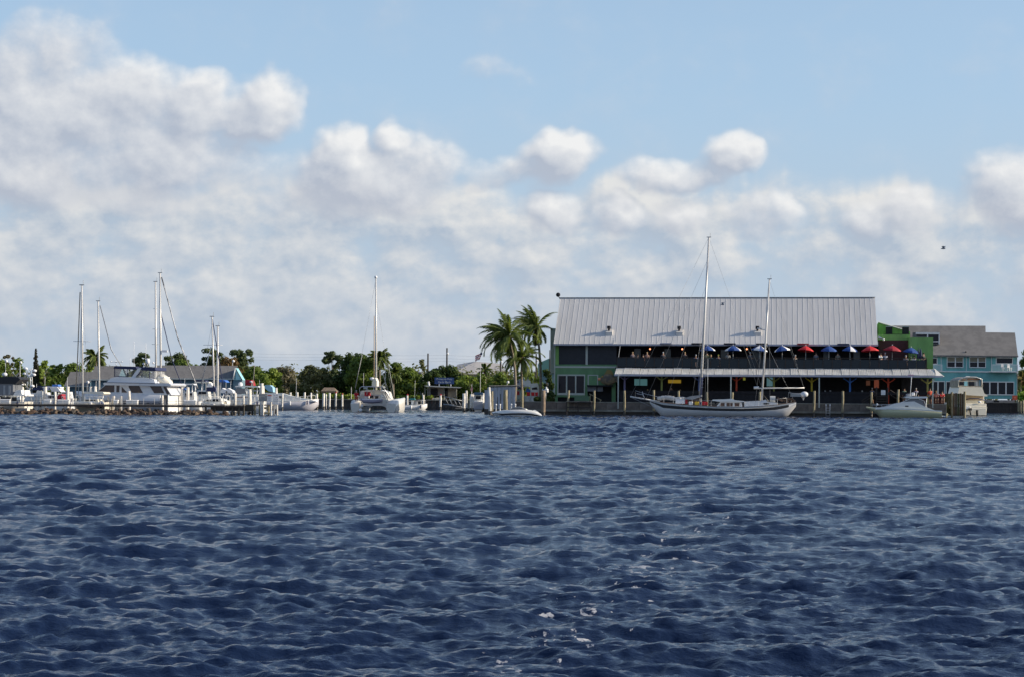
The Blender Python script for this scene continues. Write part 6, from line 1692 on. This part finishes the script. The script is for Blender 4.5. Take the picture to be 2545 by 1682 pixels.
def big_boathouse():
    F = Fr(490, 250, 0); p = F.p
    F2, t = gable_house(372, 580, 950.5, 918.5, 990, 250, 'long grey roofed boathouse with turquoise gable behind the marina', 'slate')
    # the gable end turned towards the water at the right
    F = F2; q = [F.p(578, 951.5, -.5), F.p(601, 951.5, -.5), F.p(583.5, 922, -.5)]
    b = MB(); b.prism([(k.x, k.z) for k in q], -.5, 2.5, 'Y'); b.build('front_gable', M['lteal'], t)
    bx(F, 'gable_wall', 'slate', t, 579, 952, 601, 990, -.4, 3)
    b = MB(); seg(F, b, [(578, 951.5), (584, 922)], .09, -.6); b.build('barge_board', M['white'], t)
    b = MB(); seg(F, b, [(584, 921.5), (602, 952)], .06, -.6); b.build('barge_board', M['asph'], t)
    bx(F, 'gable_slit', 'slate', t, 582.5, 934, 585, 950, -.53, .02)
big_boathouse()
def awning(u0, u1, v0, v1, Y, mt, label, name='awning'):
    F = Fr((u0 + u1) / 2, Y, 0); t = F.empty(name, label, 'awning')
    pr(F, 'cloth', mt, t, [(u0, v1), (u0 + 1, v0), (u1 - 5, v0 + 1.5), (u1, v1 + 1)], 0, 3)
    for u in (u0 + 1, u1 - 1): q = F.p(u, v1, .1); b = MB(); b.cyl((q.x, .1, 1.5), (q.x, .1, q.z), .05); b.build('post', M['steel'], t)
    return F, t
F_, t_ = awning(601, 629, 950, 964, 252 + 30, 'dred', 'dark red awning beside the turquoise gable')
b = MB(); b.ball(F_.p(623.5, 956, -.1), .2, 8, 6, (1.2, .5, .8)); b.build('emblem', M['canvas'], t_)
awning(483, 512, 952, 956.5, 240, 'navy', 'narrow dark blue awning on the boathouse wall'); awning(543, 562, 951, 957, 240, 'bluec', 'bright blue awning at the right part of the boathouse')
def tiki():
    F = Fr(817, 284.5, 0); t = F.empty('tiki_hut', 'small brown thatched hut above the white pilings', 'hut'); p = F.p
    th = mat('weathered_thatch', (.26, .19, .13), .95, var=.45, scale=4, bump=.8)
    a = p(798, 976, 0); c = p(836, 976, 0); tp = p(816, 967.5, 1.5)
    b = MB(); b.add([(a.x, 0, a.z), (c.x, 0, a.z), (c.x, 4, a.z), (a.x, 4, a.z), (tp.x - .7, 2, tp.z), (tp.x + .8, 2, tp.z), (a.x, 0, a.z - .25), (c.x, 0, a.z - .25), (c.x, 4, a.z - .25), (a.x, 4, a.z - .25)],
                    [(0, 1, 5, 4), (1, 2, 5), (2, 3, 4, 5), (3, 0, 4), (0, 6, 7, 1), (1, 7, 8, 2), (2, 8, 9, 3), (3, 9, 6, 0)]); b.build('thatch_roof', th, t)
    for x in (a.x + .3, c.x - .3):
        for y in (.4, 3.6):
            b = MB(); b.cyl((x, y, 1.5), (x, y, a.z), .09); b.build('post', M['darkwood'], t)
tiki()
def dock_office():
    F = Fr(1098, 285, 0); p = F.p; t = F.empty('dock_office', 'small grey dock office with flat overhanging roof under the blue sign', 'building')
    pr(F, 'flat_roof', mat('pale_roof_edge', (.55, .53, .48), .7), t, [(1053, 959.5), (1147, 962.5), (1142, 965), (1060, 962.5)], -1.0, 5)
    bx(F, 'wall', mat('grey_stucco', (.30, .28, .28), .9, var=.15), t, 1065, 964, 1103, 985, 1.2, 4); bx(F, 'side_wall', mat('tan_stucco', (.28, .25, .21), .9, var=.15), t, 1113, 965, 1134, 988, 1.2, 4)
    bx(F, 'dark_opening', 'dark', t, 1070, 967, 1088, 984, 1.12, .1); bx(F, 'doorway', 'dark', t, 1103, 966, 1114, 986, 2.2, .1)
    bx(F, 'window', 'glass', t, 1106, 972, 1112, 984, 1.5, .1)
    for u in (1056, 1063, 1103.5, 1134): q = p(u, 964, -.6); b = MB(); b.cyl((q.x, -.6, 1.5), (q.x, -.6, q.z), .07); b.build('post', M['ledge'], t)
    q = p(1066, 953, 0); b = MB(); b.cyl((q.x, 0, p(1066, 960, 0).z), (q.x - .1, 0, q.z + .2), .14); b.build('roof_lamp', M['canvas'], t)
dock_office()
def sign():
    F = Fr(1103.5, 284.6, 0); p = F.p; t = F.empty('marina_sign', 'blue two line painted sign on posts above the dock office roof', 'sign'); t['label'] = 'blue sign with pale lettering on posts above the dock office roof'
    bm_ = mat('sign_blue_paint', (.025, .065, .20), .6, var=.1); pn = bx(F, 'panel', bm_, t, 1079.5, 939.5, 1128, 955, 0, .12)
    for u in (1090, 1119): bx(F, 'post', 'canvas', t, u, 954, u + 2.4, 961, .15, .15)
    for txt, u, v, size in (('Prosperity Point', 1103.5, 945.0, .36), ('Yacht Basin', 1103.5, 952.8, .42)):
        c = bpy.data.curves.new('lettering', 'FONT'); c.body = txt; c.size = size * 1.02; c.align_x = 'CENTER'; c.extrude = .01; c.shear = .25
        o_ = bpy.data.objects.new('lettering_curve', c); COL.objects.link(o_); bpy.context.view_layer.update()
        me_ = bpy.data.meshes.new_from_object(o_.evaluated_get(bpy.context.evaluated_depsgraph_get())); bpy.data.objects.remove(o_); me_.materials.clear(); me_.materials.append(mat('lettering_paint', (.55, .60, .66), .6))
        o = bpy.data.objects.new('lettering', me_); link(o, t); q = p(u, v, -.02); o.location = (q.x, -.03, q.z); o.rotation_euler = (R(90), 0, 0)
sign()
def quay_far():
    F = Fr(970, 282.5, 0); p = F.p; t = F.empty('far_quay_wall', 'dark timber quay wall along the far side of the harbour', 'seawall')
    xa, xb = p(640, 1000, 0).x, p(1150, 1000, 0).x; n = 60; w = (xb - xa) / n
    b = MB(); b.box((0, 0, 0), (w - .03, .2, 2.3)); me = [b.mesh('plank', mat('quay_plank_a', (.06, .055, .05), .85, var=.4)), None]
    b = MB(); b.box((0, 0, 0), (w - .03, .2, 2.3)); me[1] = b.mesh('plank', mat('quay_plank_b', (.10, .085, .07), .85, var=.4))
    for k in range(n): piece('plank', me[k % 2], t, (xa + (k + .5) * w, random.uniform(-.03, .03), .3))
    b = MB(); b.box(((xa + xb) / 2, -.05, 1.5), (xb - xa, .6, .14)); b.build('cap_rail', M['ledge'], t)
quay_far()
def gangway():
    F = Fr(1128, 268, 0); p = F.p; t = F.empty('gangway', 'sloping aluminium truss gangway down to the floating dock', 'gangway')
    am = mat('dull_aluminium', (.38, .39, .40), .5, .4)
    for y in (0, 1.2):
        b = MB(); seg(F, b, [(1104, 986), (1150, 997)], .05, y); b.build('top_chord', am, t)
        b = MB(); seg(F, b, [(1102, 1005), (1156, 1013)], .06, y); b.build('bottom_chord', am, t)
        for k in range(5):
            ua = 1105 + k * 11; b = MB(); seg(F, b, [(ua, 986 + k * 2.4), (ua + (10 if k % 2 == 0 else 9), 1006.5 + k * 1.5)], .045, y); b.build('diagonal', am, t)
    bx(F, 'deck', am, t, 1102, 1005.5, 1128, 1007, 0, 1.2)
    F = Fr(1150, 262, 0); t = F.empty('floating_dock', 'low grey floating dock at the foot of the gangway', 'dock'); bx(F, 'deck', 'wood', t, 1132, 1014, 1182, 1016.5, 0, 2.5); bx(F, 'float', 'concwet', t, 1133, 1016.5, 1181, 1021, .1, 2.2)
    F = Fr(1080, 283, 0); t = F.empty('white_gate', 'pale slatted gate left of the gangway', 'gate')
    for k in range(8): bx(F, 'slat', 'pilewhite', t, 1075 + k * 3, 990, 1077 + k * 3, 1004.5, 0, .05)
    bx(F, 'orange_post', mat('rusty_orange', (.45, .16, .07), .8), t, 1073, 990, 1075, 1004.5, 0, .15)
gangway()
def corrugated_fence():
    F = Fr(1250, 214, 6); p = F.p; t = F.empty('corrugated_fence', 'pale blue grey corrugated metal fence beside the coconut palms', 'fence')
    cm_ = mat('blue_grey_sheet', (.55, .56, .60), .6, var=.25, scale=.8, stretch=(3, 1, .6), world=True)
    for k, (ua, ub, v0) in enumerate([(1204, 1214, 969), (1218, 1227, 962.5), (1227, 1236, 962), (1236, 1245, 961.5), (1245, 1254, 961), (1254, 1263, 960.5), (1263, 1272, 960), (1272, 1281, 960)]):
        b = MB(); a, c = p(ua, v0, 0), p(ub, 1016, 0); w = (c.x - a.x)
        b.box((w / 2, 0, 0), (w - .02, .05, a.z - c.z))
        for j in range(3): b.box((w * (j + .5) / 3, -.03, 0), (.05, .03, a.z - c.z))
        o = b.build('panel', cm_, t); o.location = (a.x, 0, (a.z + c.z) / 2)
    a, c = p(1216, 959.5, -.1), p(1290, 957.5, -.1); b = MB(); b.cyl(a, c, .09, n=4); b.build('top_rail', M['ledge'], t)
    for u in (1236, 1243): bx(F, 'gap', 'dark', t, u, 985 - (u - 1236), u + 1.3, 1014, -.07, .02)
    bx(F, 'base_wall', 'concwet', t, 1204, 1016, 1262, 1030, -.2, .4)
corrugated_fence()
for (u, v0, v1, lab) in ((1233, 1005, 1019, 'first thin white post above the speedboat bow'), (1243, 1005, 1019, 'second thin white post above the speedboat bow'), (1271, 1004, 1015, 'thin white post left of the speedboat windscreen'), (1281, 1004, 1013, 'thin white post at the speedboat windscreen')):
    Y = 198; a = at(u, v0, Y); t = thing('white_post', lab, 'post', (a.x, Y, 0), 0, 'thin white posts behind the speedboat')
    b = MB(); b.cyl((0, 0, -.5), (0, 0, a.z), .07); b.build('shaft', M['pilewhite'], t); b = MB(); b.ball((0, 0, a.z), .1); b.build('cap', M['canvas'], t)
def red_van():
    F = Fr(1290, 222, 0); t = F.empty('boat_shelter', 'low blue grey shed with dark blue eave and two small windows between the palms', 'building')
    bx(F, 'wall', mat('pale_green_grey', (.32, .38, .35), .8, var=.15), t, 1276, 968, 1301, 992, 0, 3); bx(F, 'eave', 'navy', t, 1272, 960.5, 1302, 964.5, -.3, 3.4); bx(F, 'roof', mat('blue_grey_roof', (.36, .38, .42), .7), t, 1270, 955.5, 1303, 960.5, -.2, 3.2)
    bx(F, 'red_panel', 'dred', t, 1280, 971, 1291, 980, -.06, .05)
    bx(F, 'upper_room', mat('pale_grey_wall', (.42, .43, .46), .8), t, 1283, 940.5, 1311, 955.5, 2, 2.5); bx(F, 'slit_window', 'dark', t, 1285.5, 946, 1288.5, 951, 1.95, .05)
    for u0, u1, lab in ((1309, 1317, 'leftmost red cushion panel, under the bright blue cover'), (1320, 1328.5, 'middle red cushion panel under the white flybridge boat'), (1330, 1337, 'rightmost red cushion panel under the white flybridge boat')):
        F2 = Fr((u0 + u1) / 2, 220, 0); t2 = F2.empty('red_seat', lab, 'seat', 'red seats behind the palm trunks'); bx(F2, 'cushion', 'red', t2, u0, 973, u1, 982, 0, .3, .03); bx(F2, 'leg', 'canvas', t2, u0 + 2, 982, u0 + 4, 996, .1, .1)
    F2 = Fr(1357, 214, 0); t2 = F2.empty('white_spotlight', 'bright white lamp cluster on top of the thick brown piling', 'lamp'); b = MB(); b.ball(F2.p(1358, 967, 0), .2, 8, 6, (1.2, 1, 1)); b.ball(F2.p(1357.5, 961, 0), .1); b.build('lamp_head', M['canvas'], t2)
    b = MB(); seg(F2, b, [(1347, 967), (1353, 969.5), (1363, 972)], .09); b.build('bracket', M['canvas'], t2); b = MB(); seg(F2, b, [(1356, 968), (1356, 998)], .06); b.build('pole', M['steel'], t2)
red_van()
def big_roof():
    F = Fr(1185, 400, 0); p = F.p; t = F.empty('hipped_hall', 'wide pale grey hipped roof of a far building behind the harbour trees', 'building')
    rm = mat('pale_membrane_roof', (.42, .40, .38), .8, var=.08)
    a = [p(1118, 930, 0), p(1180, 930, 0), p(1260, 930, 0), p(1262, 930, 12)]
    pk = p(1180, 898.5, 10); pr_ = p(1248, 904, 10); pl = p(1160, 905, 10); ll = p(1136, 906.5, 12)
    b = MB(); b.add([a[0], a[1], a[2], pk, pr_, pl, ll, Vector((a[0].x, 24, a[0].z)), Vector((a[2].x, 24, a[2].z))], [(0, 1, 3, 5), (0, 5, 6), (1, 2, 4, 3), (7, 6, 5, 3, 4, 8), (0, 6, 7), (2, 8, 4)]); b.build('roof', rm, t)
    b = MB(); b.box(((a[0].x + a[2].x) / 2, 12, (a[0].z + 1.5) / 2), (a[2].x - a[0].x - 1, 23, a[0].z - 1.5)); b.build('wall', M['ledge'], t)
    F = Fr(1356, 300, 0); t = F.empty('green_shed', 'teal green metal building glimpsed left of the restaurant', 'building'); pr(F, 'roof', mat('teal_metal', (.16, .33, .28), .6), t, [(1338, 925), (1338, 900), (1372, 885), (1400, 880), (1400, 925)], 0, 12); bx(F, 'wall', 'slate', t, 1339, 925, 1399, 985, .3, 11)
    F = Fr(1048, 300, 0); t = F.empty('pale_house', 'narrow pale house side between trees left of the blue sign', 'building'); bx(F, 'wall', mat('pink_stucco', (.48, .38, .31), .8), t, 1037, 930, 1042, 985, 0, 4); bx(F, 'shaded_wall', mat('shaded_stucco', (.36, .38, .40), .8), t, 1042, 932, 1049, 985, 0, 4)  # shaded_wall carries its shade as a greyer wall colour
    pr(F, 'roof', 'asph', t, [(1035, 931), (1043, 926), (1051, 932)], -.3, 4.3)
big_roof()

# utility poles, lamps, flag
def pole(u, v0, v1, Y, r_, label, name='utility_pole', mt='darkwood', arm=0, lamp=False):
    a = at(u, v0, Y); t = thing(name, label, 'pole', (a.x, Y, SEA), 0)
    b = MB(); b.cyl((0, 0, 0), (0, 0, a.z - SEA), r_, r_ * .7, 7); b.build('shaft', M[mt], t)
    if arm: b = MB(); b.box((0, 0, a.z - SEA - .8), (arm, .12, .12)); b.build('crossarm', M[mt], t)
    if lamp: b = MB(); b.ball((.12, -.1, a.z - SEA - (1.0 if arm or lamp == 2 else 0)), .2, 7, 5); b.build('lamp', M['canvas'], t)
    return a
P1 = pole(1062.5, 880, 985, 330, .19, 'plain wooden utility pole left of the domed dark tree')
P2 = pole(1109.5, 866, 985, 330, .19, 'tall wooden utility pole with small white lamp above the blue sign', lamp=2)
P3 = pole(1243, 883, 990, 300, .16, 'wooden pole with lamps left of the tallest palm trunk', lamp=2); P4 = pole(1331.5, 878, 990, 290, .15, 'wooden pole between the palm crowns', lamp=2)
pole(1365, 868, 990, 300, .1, 'thin dark pole just left of the restaurant', mt='darkwood')
pole(49, 915, 985, 250, .07, 'thin lamp post with round lamp behind the black canopy boat', 'lamp_post', 'mast', lamp=True); pole(13, 912, 985, 250, .05, 'lamp post with bright round lamp at the far left', 'lamp_post', 'mast', lamp=True)
pole(577, 905, 985, 260, .06, 'slim lamp post with round lamp left of the turquoise gable', 'lamp_post', 'mast', lamp=True)
pole(216 + 0, 962, 1005, 225, .05, 'mushroom shaped lamp post above the cream sailboat bimini', 'lamp_post', 'steel', lamp=True)
pole(1260, 949, 990, 270, .05, 'thin dock lamp right of the pale shed', 'lamp_post', 'mast', lamp=True); pole(873, 965, 1000, 283, .05, 'weather mast beside the red clad person', 'lamp_post', 'mast')
def flag():
    a = at(1193, 900, 286); t = thing('flagpole', 'thin white flagpole with a red and white striped flag over the green trees', 'flag', (a.x, 286, SEA), 0)
    b = MB(); b.cyl((0, 0, 0), (0, 0, a.z - SEA), .05, .03); b.build('pole', M['mast'], t)
    b = MB(); b.cyl((-2.6, 0, a.z - SEA - .1), (0, 0, a.z - SEA - 1.0), .03, n=5); b.build('yard', M['mast'], t)
    q = at(1188, 884, 286) - Vector((a.x, 286, SEA))
    for k in range(6):
        b = MB(); z = q.z + .35 - k * .17
        b.add([(q.x + .5 - k * .06, 0, z), (q.x + .1 - k * .08, .05, z - .1), (q.x - .5, .0, z - .35), (q.x - .5, 0, z - .52), (q.x + .1 - k * .08, .05, z - .27), (q.x + .5 - k * .06, 0, z - .17)], [(0, 1, 4, 5), (1, 2, 3, 4)])
        b.build('flag_stripe', mat('flag_red', (.5, .05, .05), .8) if k % 2 == 0 else M['canvas'], t)
    b = MB(); b.box((q.x + .42, -.04, q.z + .3), (.3, .02, .4)); b.build('flag_canton', M['navy'], t)
    b = MB(); b.cyl((-.9, 0, q.z - 1.3), (q.x + .5, 0, q.z + .5), .02, n=4); b.build('halyard', M['mast'], t)
flag()
def hanging_flag():
    F = Fr(1171, 262, 0); t = F.empty('small_flag', 'small limp red and white flag by the white piling right of the gangway', 'flag')
    b = MB(); seg(F, b, [(1172, 955), (1172, 1012)], .03); b.build('staff', M['mast'], t)
    pr(F, 'cloth', mat('pink_white_cloth', (.55, .28, .30), .8), t, [(1172, 960), (1175, 966), (1173, 973), (1169, 972), (1170, 965)], -.03, .03)
hanging_flag()
def cables():
    t = thing('overhead_wires', 'thin overhead power wires crossing behind the harbour trees', 'cable', (0, 330, 0), 0)
    for vv, r_ in ((884, .009), (892, .009), (899, .009)):
        for ua, ub in ((560, 830), (830, 1109), (1109, 1340)):
            pts = [at(ua + (ub - ua) * k / 8, vv + 2.5 * math.sin(math.pi * k / 8), 330) - Vector((0, 330, 0)) for k in range(9)]
            b = MB(); b.tube(pts, r_, 4); b.build('wire', M['steel'], t)
cables()

# ------------------------------------------------------------------ people
def skin_mesh(name, verts, edges, radii, material, sub=1):
    me = bpy.data.meshes.new(name + '_base'); me.from_pydata(verts, edges, [])
    o = bpy.data.objects.new(name + '_tmp', me); COL.objects.link(o)
    o.modifiers.new('skin', 'SKIN'); 
    for i, r_ in enumerate(radii): me.skin_vertices[0].data[i].radius = (r_, r_) if not isinstance(r_, tuple) else r_
    me.skin_vertices[0].data[0].use_root = True
    s = o.modifiers.new('sub', 'SUBSURF'); s.levels = sub; s.render_levels = sub
    bpy.context.view_layer.update(); dg = bpy.context.evaluated_depsgraph_get()
    out = bpy.data.meshes.new_from_object(o.evaluated_get(dg)); out.name = name
    bpy.data.objects.remove(o); bpy.data.meshes.remove(me)
    out.materials.clear(); out.materials.append(material)
    out.polygons.foreach_set('use_smooth', [True] * len(out.polygons))
    return out
def pose(kind):
    if kind == 'stand':
        J = dict(pel=(0, 0, .95), sp=(0, 0, 1.15), ch=(0, 0, 1.36), nk=(0, 0, 1.50), hd=(0, -.02, 1.60), ht=(0, -.01, 1.72))
        for s, n in ((-1, 'l'), (1, 'r')):
            J.update({'hip' + n: (s * .10, 0, .90), 'kn' + n: (s * .12, -.03, .50), 'an' + n: (s * .12, .02, .09), 'to' + n: (s * .14, -.14, .04), 'sh' + n: (s * .19, 0, 1.42), 'el' + n: (s * .26, .02, 1.13), 'wr' + n: (s * .25, -.12, .90), 'ha' + n: (s * .24, -.16, .82)})
    elif kind == 'bend':
        J = dict(pel=(0, 0, .95), sp=(-.05, -.05, 1.14), ch=(-.12, -.14, 1.33), nk=(-.17, -.22, 1.45), hd=(-.20, -.28, 1.53), ht=(-.22, -.32, 1.64))
        for s, n in ((-1, 'l'), (1, 'r')):
            J.update({'hip' + n: (s * .10, 0, .90), 'kn' + n: (s * .13, -.06, .50), 'an' + n: (s * .13, .02, .09), 'to' + n: (s * .15, -.14, .04), 'sh' + n: (-.12 + s * .18, -.16, 1.38), 'el' + n: (-.18 + s * .2, -.32, 1.15), 'wr' + n: (-.2 + s * .12, -.46, 1.0), 'ha' + n: (-.2 + s * .1, -.54, .97)})
    else:
        J = dict(pel=(0, .05, .62), sp=(0, .06, .84), ch=(0, .02, 1.05), nk=(0, -.02, 1.19), hd=(0, -.05, 1.29), ht=(0, -.05, 1.41))
        for s, n in ((-1, 'l'), (1, 'r')):
            J.update({'hip' + n: (s * .10, 0, .60), 'kn' + n: (s * .13, -.42, .60), 'an' + n: (s * .13, -.40, .18), 'to' + n: (s * .14, -.56, .13), 'sh' + n: (s * .19, .02, 1.11), 'el' + n: (s * .25, -.06, .85), 'wr' + n: (s * .16, -.32, .84), 'ha' + n: (s * .12, -.40, .86)})
    return J
def sub_chain(J, chains, rad, name, material):
    verts = []; idx = {}; edges = []; radii = []
    for ch in chains:
        for i, k in enumerate(ch):
            if k not in idx: idx[k] = len(verts); verts.append(J[k]); radii.append(rad[k.rstrip('lr')] if k.rstrip('lr') in rad else rad[k])
            if i: edges.append((idx[ch[i - 1]], idx[k]))
    return skin_mesh(name, verts, edges, radii, material)
BODY = {}
def person_meshes(kind):
    if kind in BODY: return BODY[kind]
    J = pose(kind); r = dict(pel=.14, sp=.13, ch=.15, nk=.06, hd=.09, ht=.07, hip=.095, kn=.06, an=.045, to=.04, sh=.065, el=.045, wr=.032, ha=.04)
    r['pel'] = .14; full = dict(r)
    for k in list(J): 
        if k not in full: full[k] = r.get(k[:-1], .1)
    ch = [['pel', 'sp', 'ch', 'nk', 'hd', 'ht']] + [['pel', 'hip' + n, 'kn' + n, 'an' + n, 'to' + n] for n in 'lr'] + [['ch', 'sh' + n, 'el' + n, 'wr' + n, 'ha' + n] for n in 'lr']
    def mk(chs, grow, name):
        verts = []; idx = {}; edges = []; radii = []
        for c in chs:
            for i, k in enumerate(c):
                if k not in idx: idx[k] = len(verts); verts.append(J[k]); radii.append(full[k] * grow + (.012 if grow > 1 else 0))
                if i: edges.append((idx[c[i - 1]], idx[k]))
        return skin_mesh(name, verts, edges, radii, M['skin'])
    body = mk(ch, 1.0, 'body')
    shirt = mk([['pel', 'sp', 'ch']] + [['ch', 'sh' + n, 'el' + n] for n in 'lr'], 1.10, 'shirt')
    trousers = mk([['pel', 'hip' + n, 'kn' + n] for n in 'lr'], 1.12, 'trousers')
    hm = MB(); h = J['ht']; hm.ball((h[0], h[1] + .02, h[2] + .0), .105, 10, 7, (.95, 1.1, 1)); hair = hm.mesh('hair', M['skin'])
    BODY[kind] = (body, shirt, trousers, hair); return BODY[kind]
def cloth(o, m):
    o.material_slots[0].link = 'OBJECT'; o.material_slots[0].material = m
def person(W_, z, rz, kind, shirt, pants, hair, label, group=None):
    t = thing('person', label, 'person', (W_.x, W_.y, z), rz, group); ms = person_meshes(kind)
    piece('body', ms[0], t)
    for nm, me, c in (('shirt', ms[1], shirt), ('trousers', ms[2], pants), ('hair', ms[3], hair)):
        cloth(piece(nm, me, t), mat('%s_cloth_%s' % (nm, '_'.join('%02d' % int(x * 99) for x in c)), c, .85))
    return t
floorU = RF.p(1800, 906, -3.4).z
def on_deck(u, y, z=None): 
    q = RF.p(u, 900, y); return RF.world(Vector((q.x, y, 0)))
DARKH, FAIR, GREY = (.03, .02, .015), (.35, .24, .12), (.4, .4, .4)
for u, y, kind, sh, pa, ha, rz, lab in [
    (2187, -2.9, 'bend', (.75, .85, .85), (.03, .03, .05), DARKH, .6, 'person in a white top leaning at the right end of the metal roof'),
    (2199, -1.6, 'stand', (.5, .5, .55), (.05, .05, .08), GREY, 0, 'standing person with pale top before the maroon wall'),
    (1571, -2.4, 'stand', (.12, .10, .12), (.03, .03, .05), FAIR, .3, 'person in dark top standing at the left end of the raised deck'),
    (1583, -2.8, 'sit', (.2, .2, .22), (.03, .03, .05), DARKH, 1.2, 'seated person in grey near the left end of the deck rail'), (1598, -2.8, 'sit', (.25, .1, .1), (.05, .05, .1), DARKH, -1.2, 'seated person in dull red below the first orange heater'),
    (1607, -1.9, 'stand', (.25, .15, .12), (.05, .04, .04), FAIR, 0, 'standing person in brown under the first orange heater'), (1647, -2.2, 'stand', (.05, .05, .06), (.03, .03, .03), GREY, .2, 'person in black standing between the two orange heaters'),
    (1701, -2.6, 'stand', (.06, .05, .05), (.03, .03, .03), FAIR, 0, 'waiter in black holding trays under the second orange heater'), (1728, -3.0, 'sit', (.16, .20, .42), (.03, .03, .05), GREY, .4, 'seated person in blue shirt left of the tall mast'),
    (1766, -2.9, 'sit', (.05, .30, .30), (.1, .1, .1), FAIR, -.3, 'seated person in teal shirt just right of the tall mast'), (1784, -2.9, 'sit', (.18, .22, .4), (.1, .1, .1), (.35, .34, .06), .3, 'seated person in blue with yellow green cap'),
    (1756, -1.9, 'stand', (.3, .28, .15), (.05, .05, .05), DARKH, 0, 'standing person under the first blue umbrella'), (1808, -1.7, 'stand', (.3, .3, .3), (.05, .05, .05), GREY, 0, 'standing person left of the umbrella with two white panels'),
    (1864, -1.8, 'stand', (.10, .10, .12), (.05, .05, .05), GREY, 0, 'standing person in dark top left of the umbrella hidden by the mast'), (1975, -2.8, 'sit', (.3, .28, .25), (.1, .1, .1), GREY, .5, 'seated person left of the first red umbrella'),
    (2027, -1.9, 'stand', (.15, .16, .2), (.05, .05, .05), DARKH, 0, 'standing person between the first red and plain blue umbrellas'), (2081, -1.9, 'stand', (.2, .18, .15), (.05, .05, .05), DARKH, 0, 'standing person right of the plain blue umbrella'),
    (2250, -2.3, 'sit', (.25, .25, .28), (.05, .05, .05), GREY, 0, 'seated person left of the drooping blue umbrella'), (2271, -2.0, 'sit', (.7, .65, .6), (.05, .05, .05), DARKH, .5, 'seated person in pale top beside the folded umbrella'),
    (2294, -2.0, 'stand', (.03, .04, .04), (.02, .02, .02), DARKH, .5, 'person in black by the green wall at the deck corner')]:
    person(on_deck(u, y), floorU, rz - RF.yaw, kind, sh, pa, ha, lab, 'guests on the upper deck')
for u, y, kind, sh, ha, lab in [(1590, -3, 'sit', (.12, .10, .12), DARKH, 'dim guest under the teal window panels'), (1609, -3.4, 'sit', (.25, .2, .4), FAIR, 'dim guest in lilac right of the teal panels'), (1668, -3, 'stand', (.05, .04, .04), DARKH, 'guest in black before the yellow arch'), (1690, -3.4, 'sit', (.3, .3, .4), FAIR, 'guest right of the yellow arch'),
        (2050, -3.6, 'sit', (.12, .16, .3), GREY, 'first guest right of the yellow forked post'), (2063, -3.6, 'sit', (.2, .2, .3), GREY, 'second guest right of the yellow forked post'), (2094, -3.4, 'sit', (.3, .3, .35), FAIR, 'guest just left of the blue forked post'), (2122, -3.4, 'sit', (.3, .2, .15), DARKH, 'guest right of the blue forked post'),
        (2142, -3.7, 'sit', (.12, .12, .4), GREY, 'guest in blue left of the boarding stairs'), (2167, -3.5, 'stand', (.2, .2, .3), GREY, 'standing guest at the boarding stairs'), (2247, -3.6, 'stand', (.12, .22, .18), DARKH, 'standing person in green tee shirt behind the small fishing boat'), (2276, -3.6, 'stand', (.30, .28, .45), GREY, 'standing person in white and lilac shirt right of the antenna'),
        (2311, -5.0, 'stand', (.72, .12, .06), DARKH, 'person in bright orange red top by the right hand white post'), (2326, -4.2, 'sit', (.75, .25, .2), FAIR, 'guest in pink red at the red booth wall'), (2341, -4.2, 'sit', (.75, .06, .06), DARKH, 'guest in bright red at the right end of the booth wall'), (1770, -3.4, 'sit', (.08, .08, .1), DARKH, 'dim guest behind the base of the tall mast')]:
    person(on_deck(u, y), 1.52, 0, kind, sh, (.04, .04, .05), ha, lab, 'guests on the lower deck')
q = KF.world(KF.p(886, 1000, .9)); person(q, KF.p(886, 1003, .9).z - .3, .3, 'stand', (.62, .02, .03), (.35, .08, .06), GREY, 'person in red top standing on the port stern of the catamaran')

def bird(u, v, Y, label, span=.9):
    a = at(u, v, Y); t = thing('gull', label, 'bird', a, .5)
    m = MB(); m.loft([[(r_ * .5 * math.cos(k * 1.05), x, r_ * .5 * math.sin(k * 1.05)) for k in range(6)] for x, r_ in ((-.3, .03), (-.18, .13), (0, .17), (.2, .11), (.36, .02))]); m.build('body', M['steel'], t)
    for s in (-1, 1):
        m = MB(); m.add([(0, -.1, .03), (s * span * .45, -.16, .22), (s * span, .05, .10), (s * span * .45, .06, .2), (0, .12, .03)], [(0, 1, 3, 4), (1, 2, 3)]); m.build('wing', M['steel'], t)
bird(2340, 605, 170, 'small dark gull gliding in the sky above the right end of the restaurant roof', .26)
bird(1793, 751, 190, 'small gull passing before the restaurant roof right of the tall mast', .25)
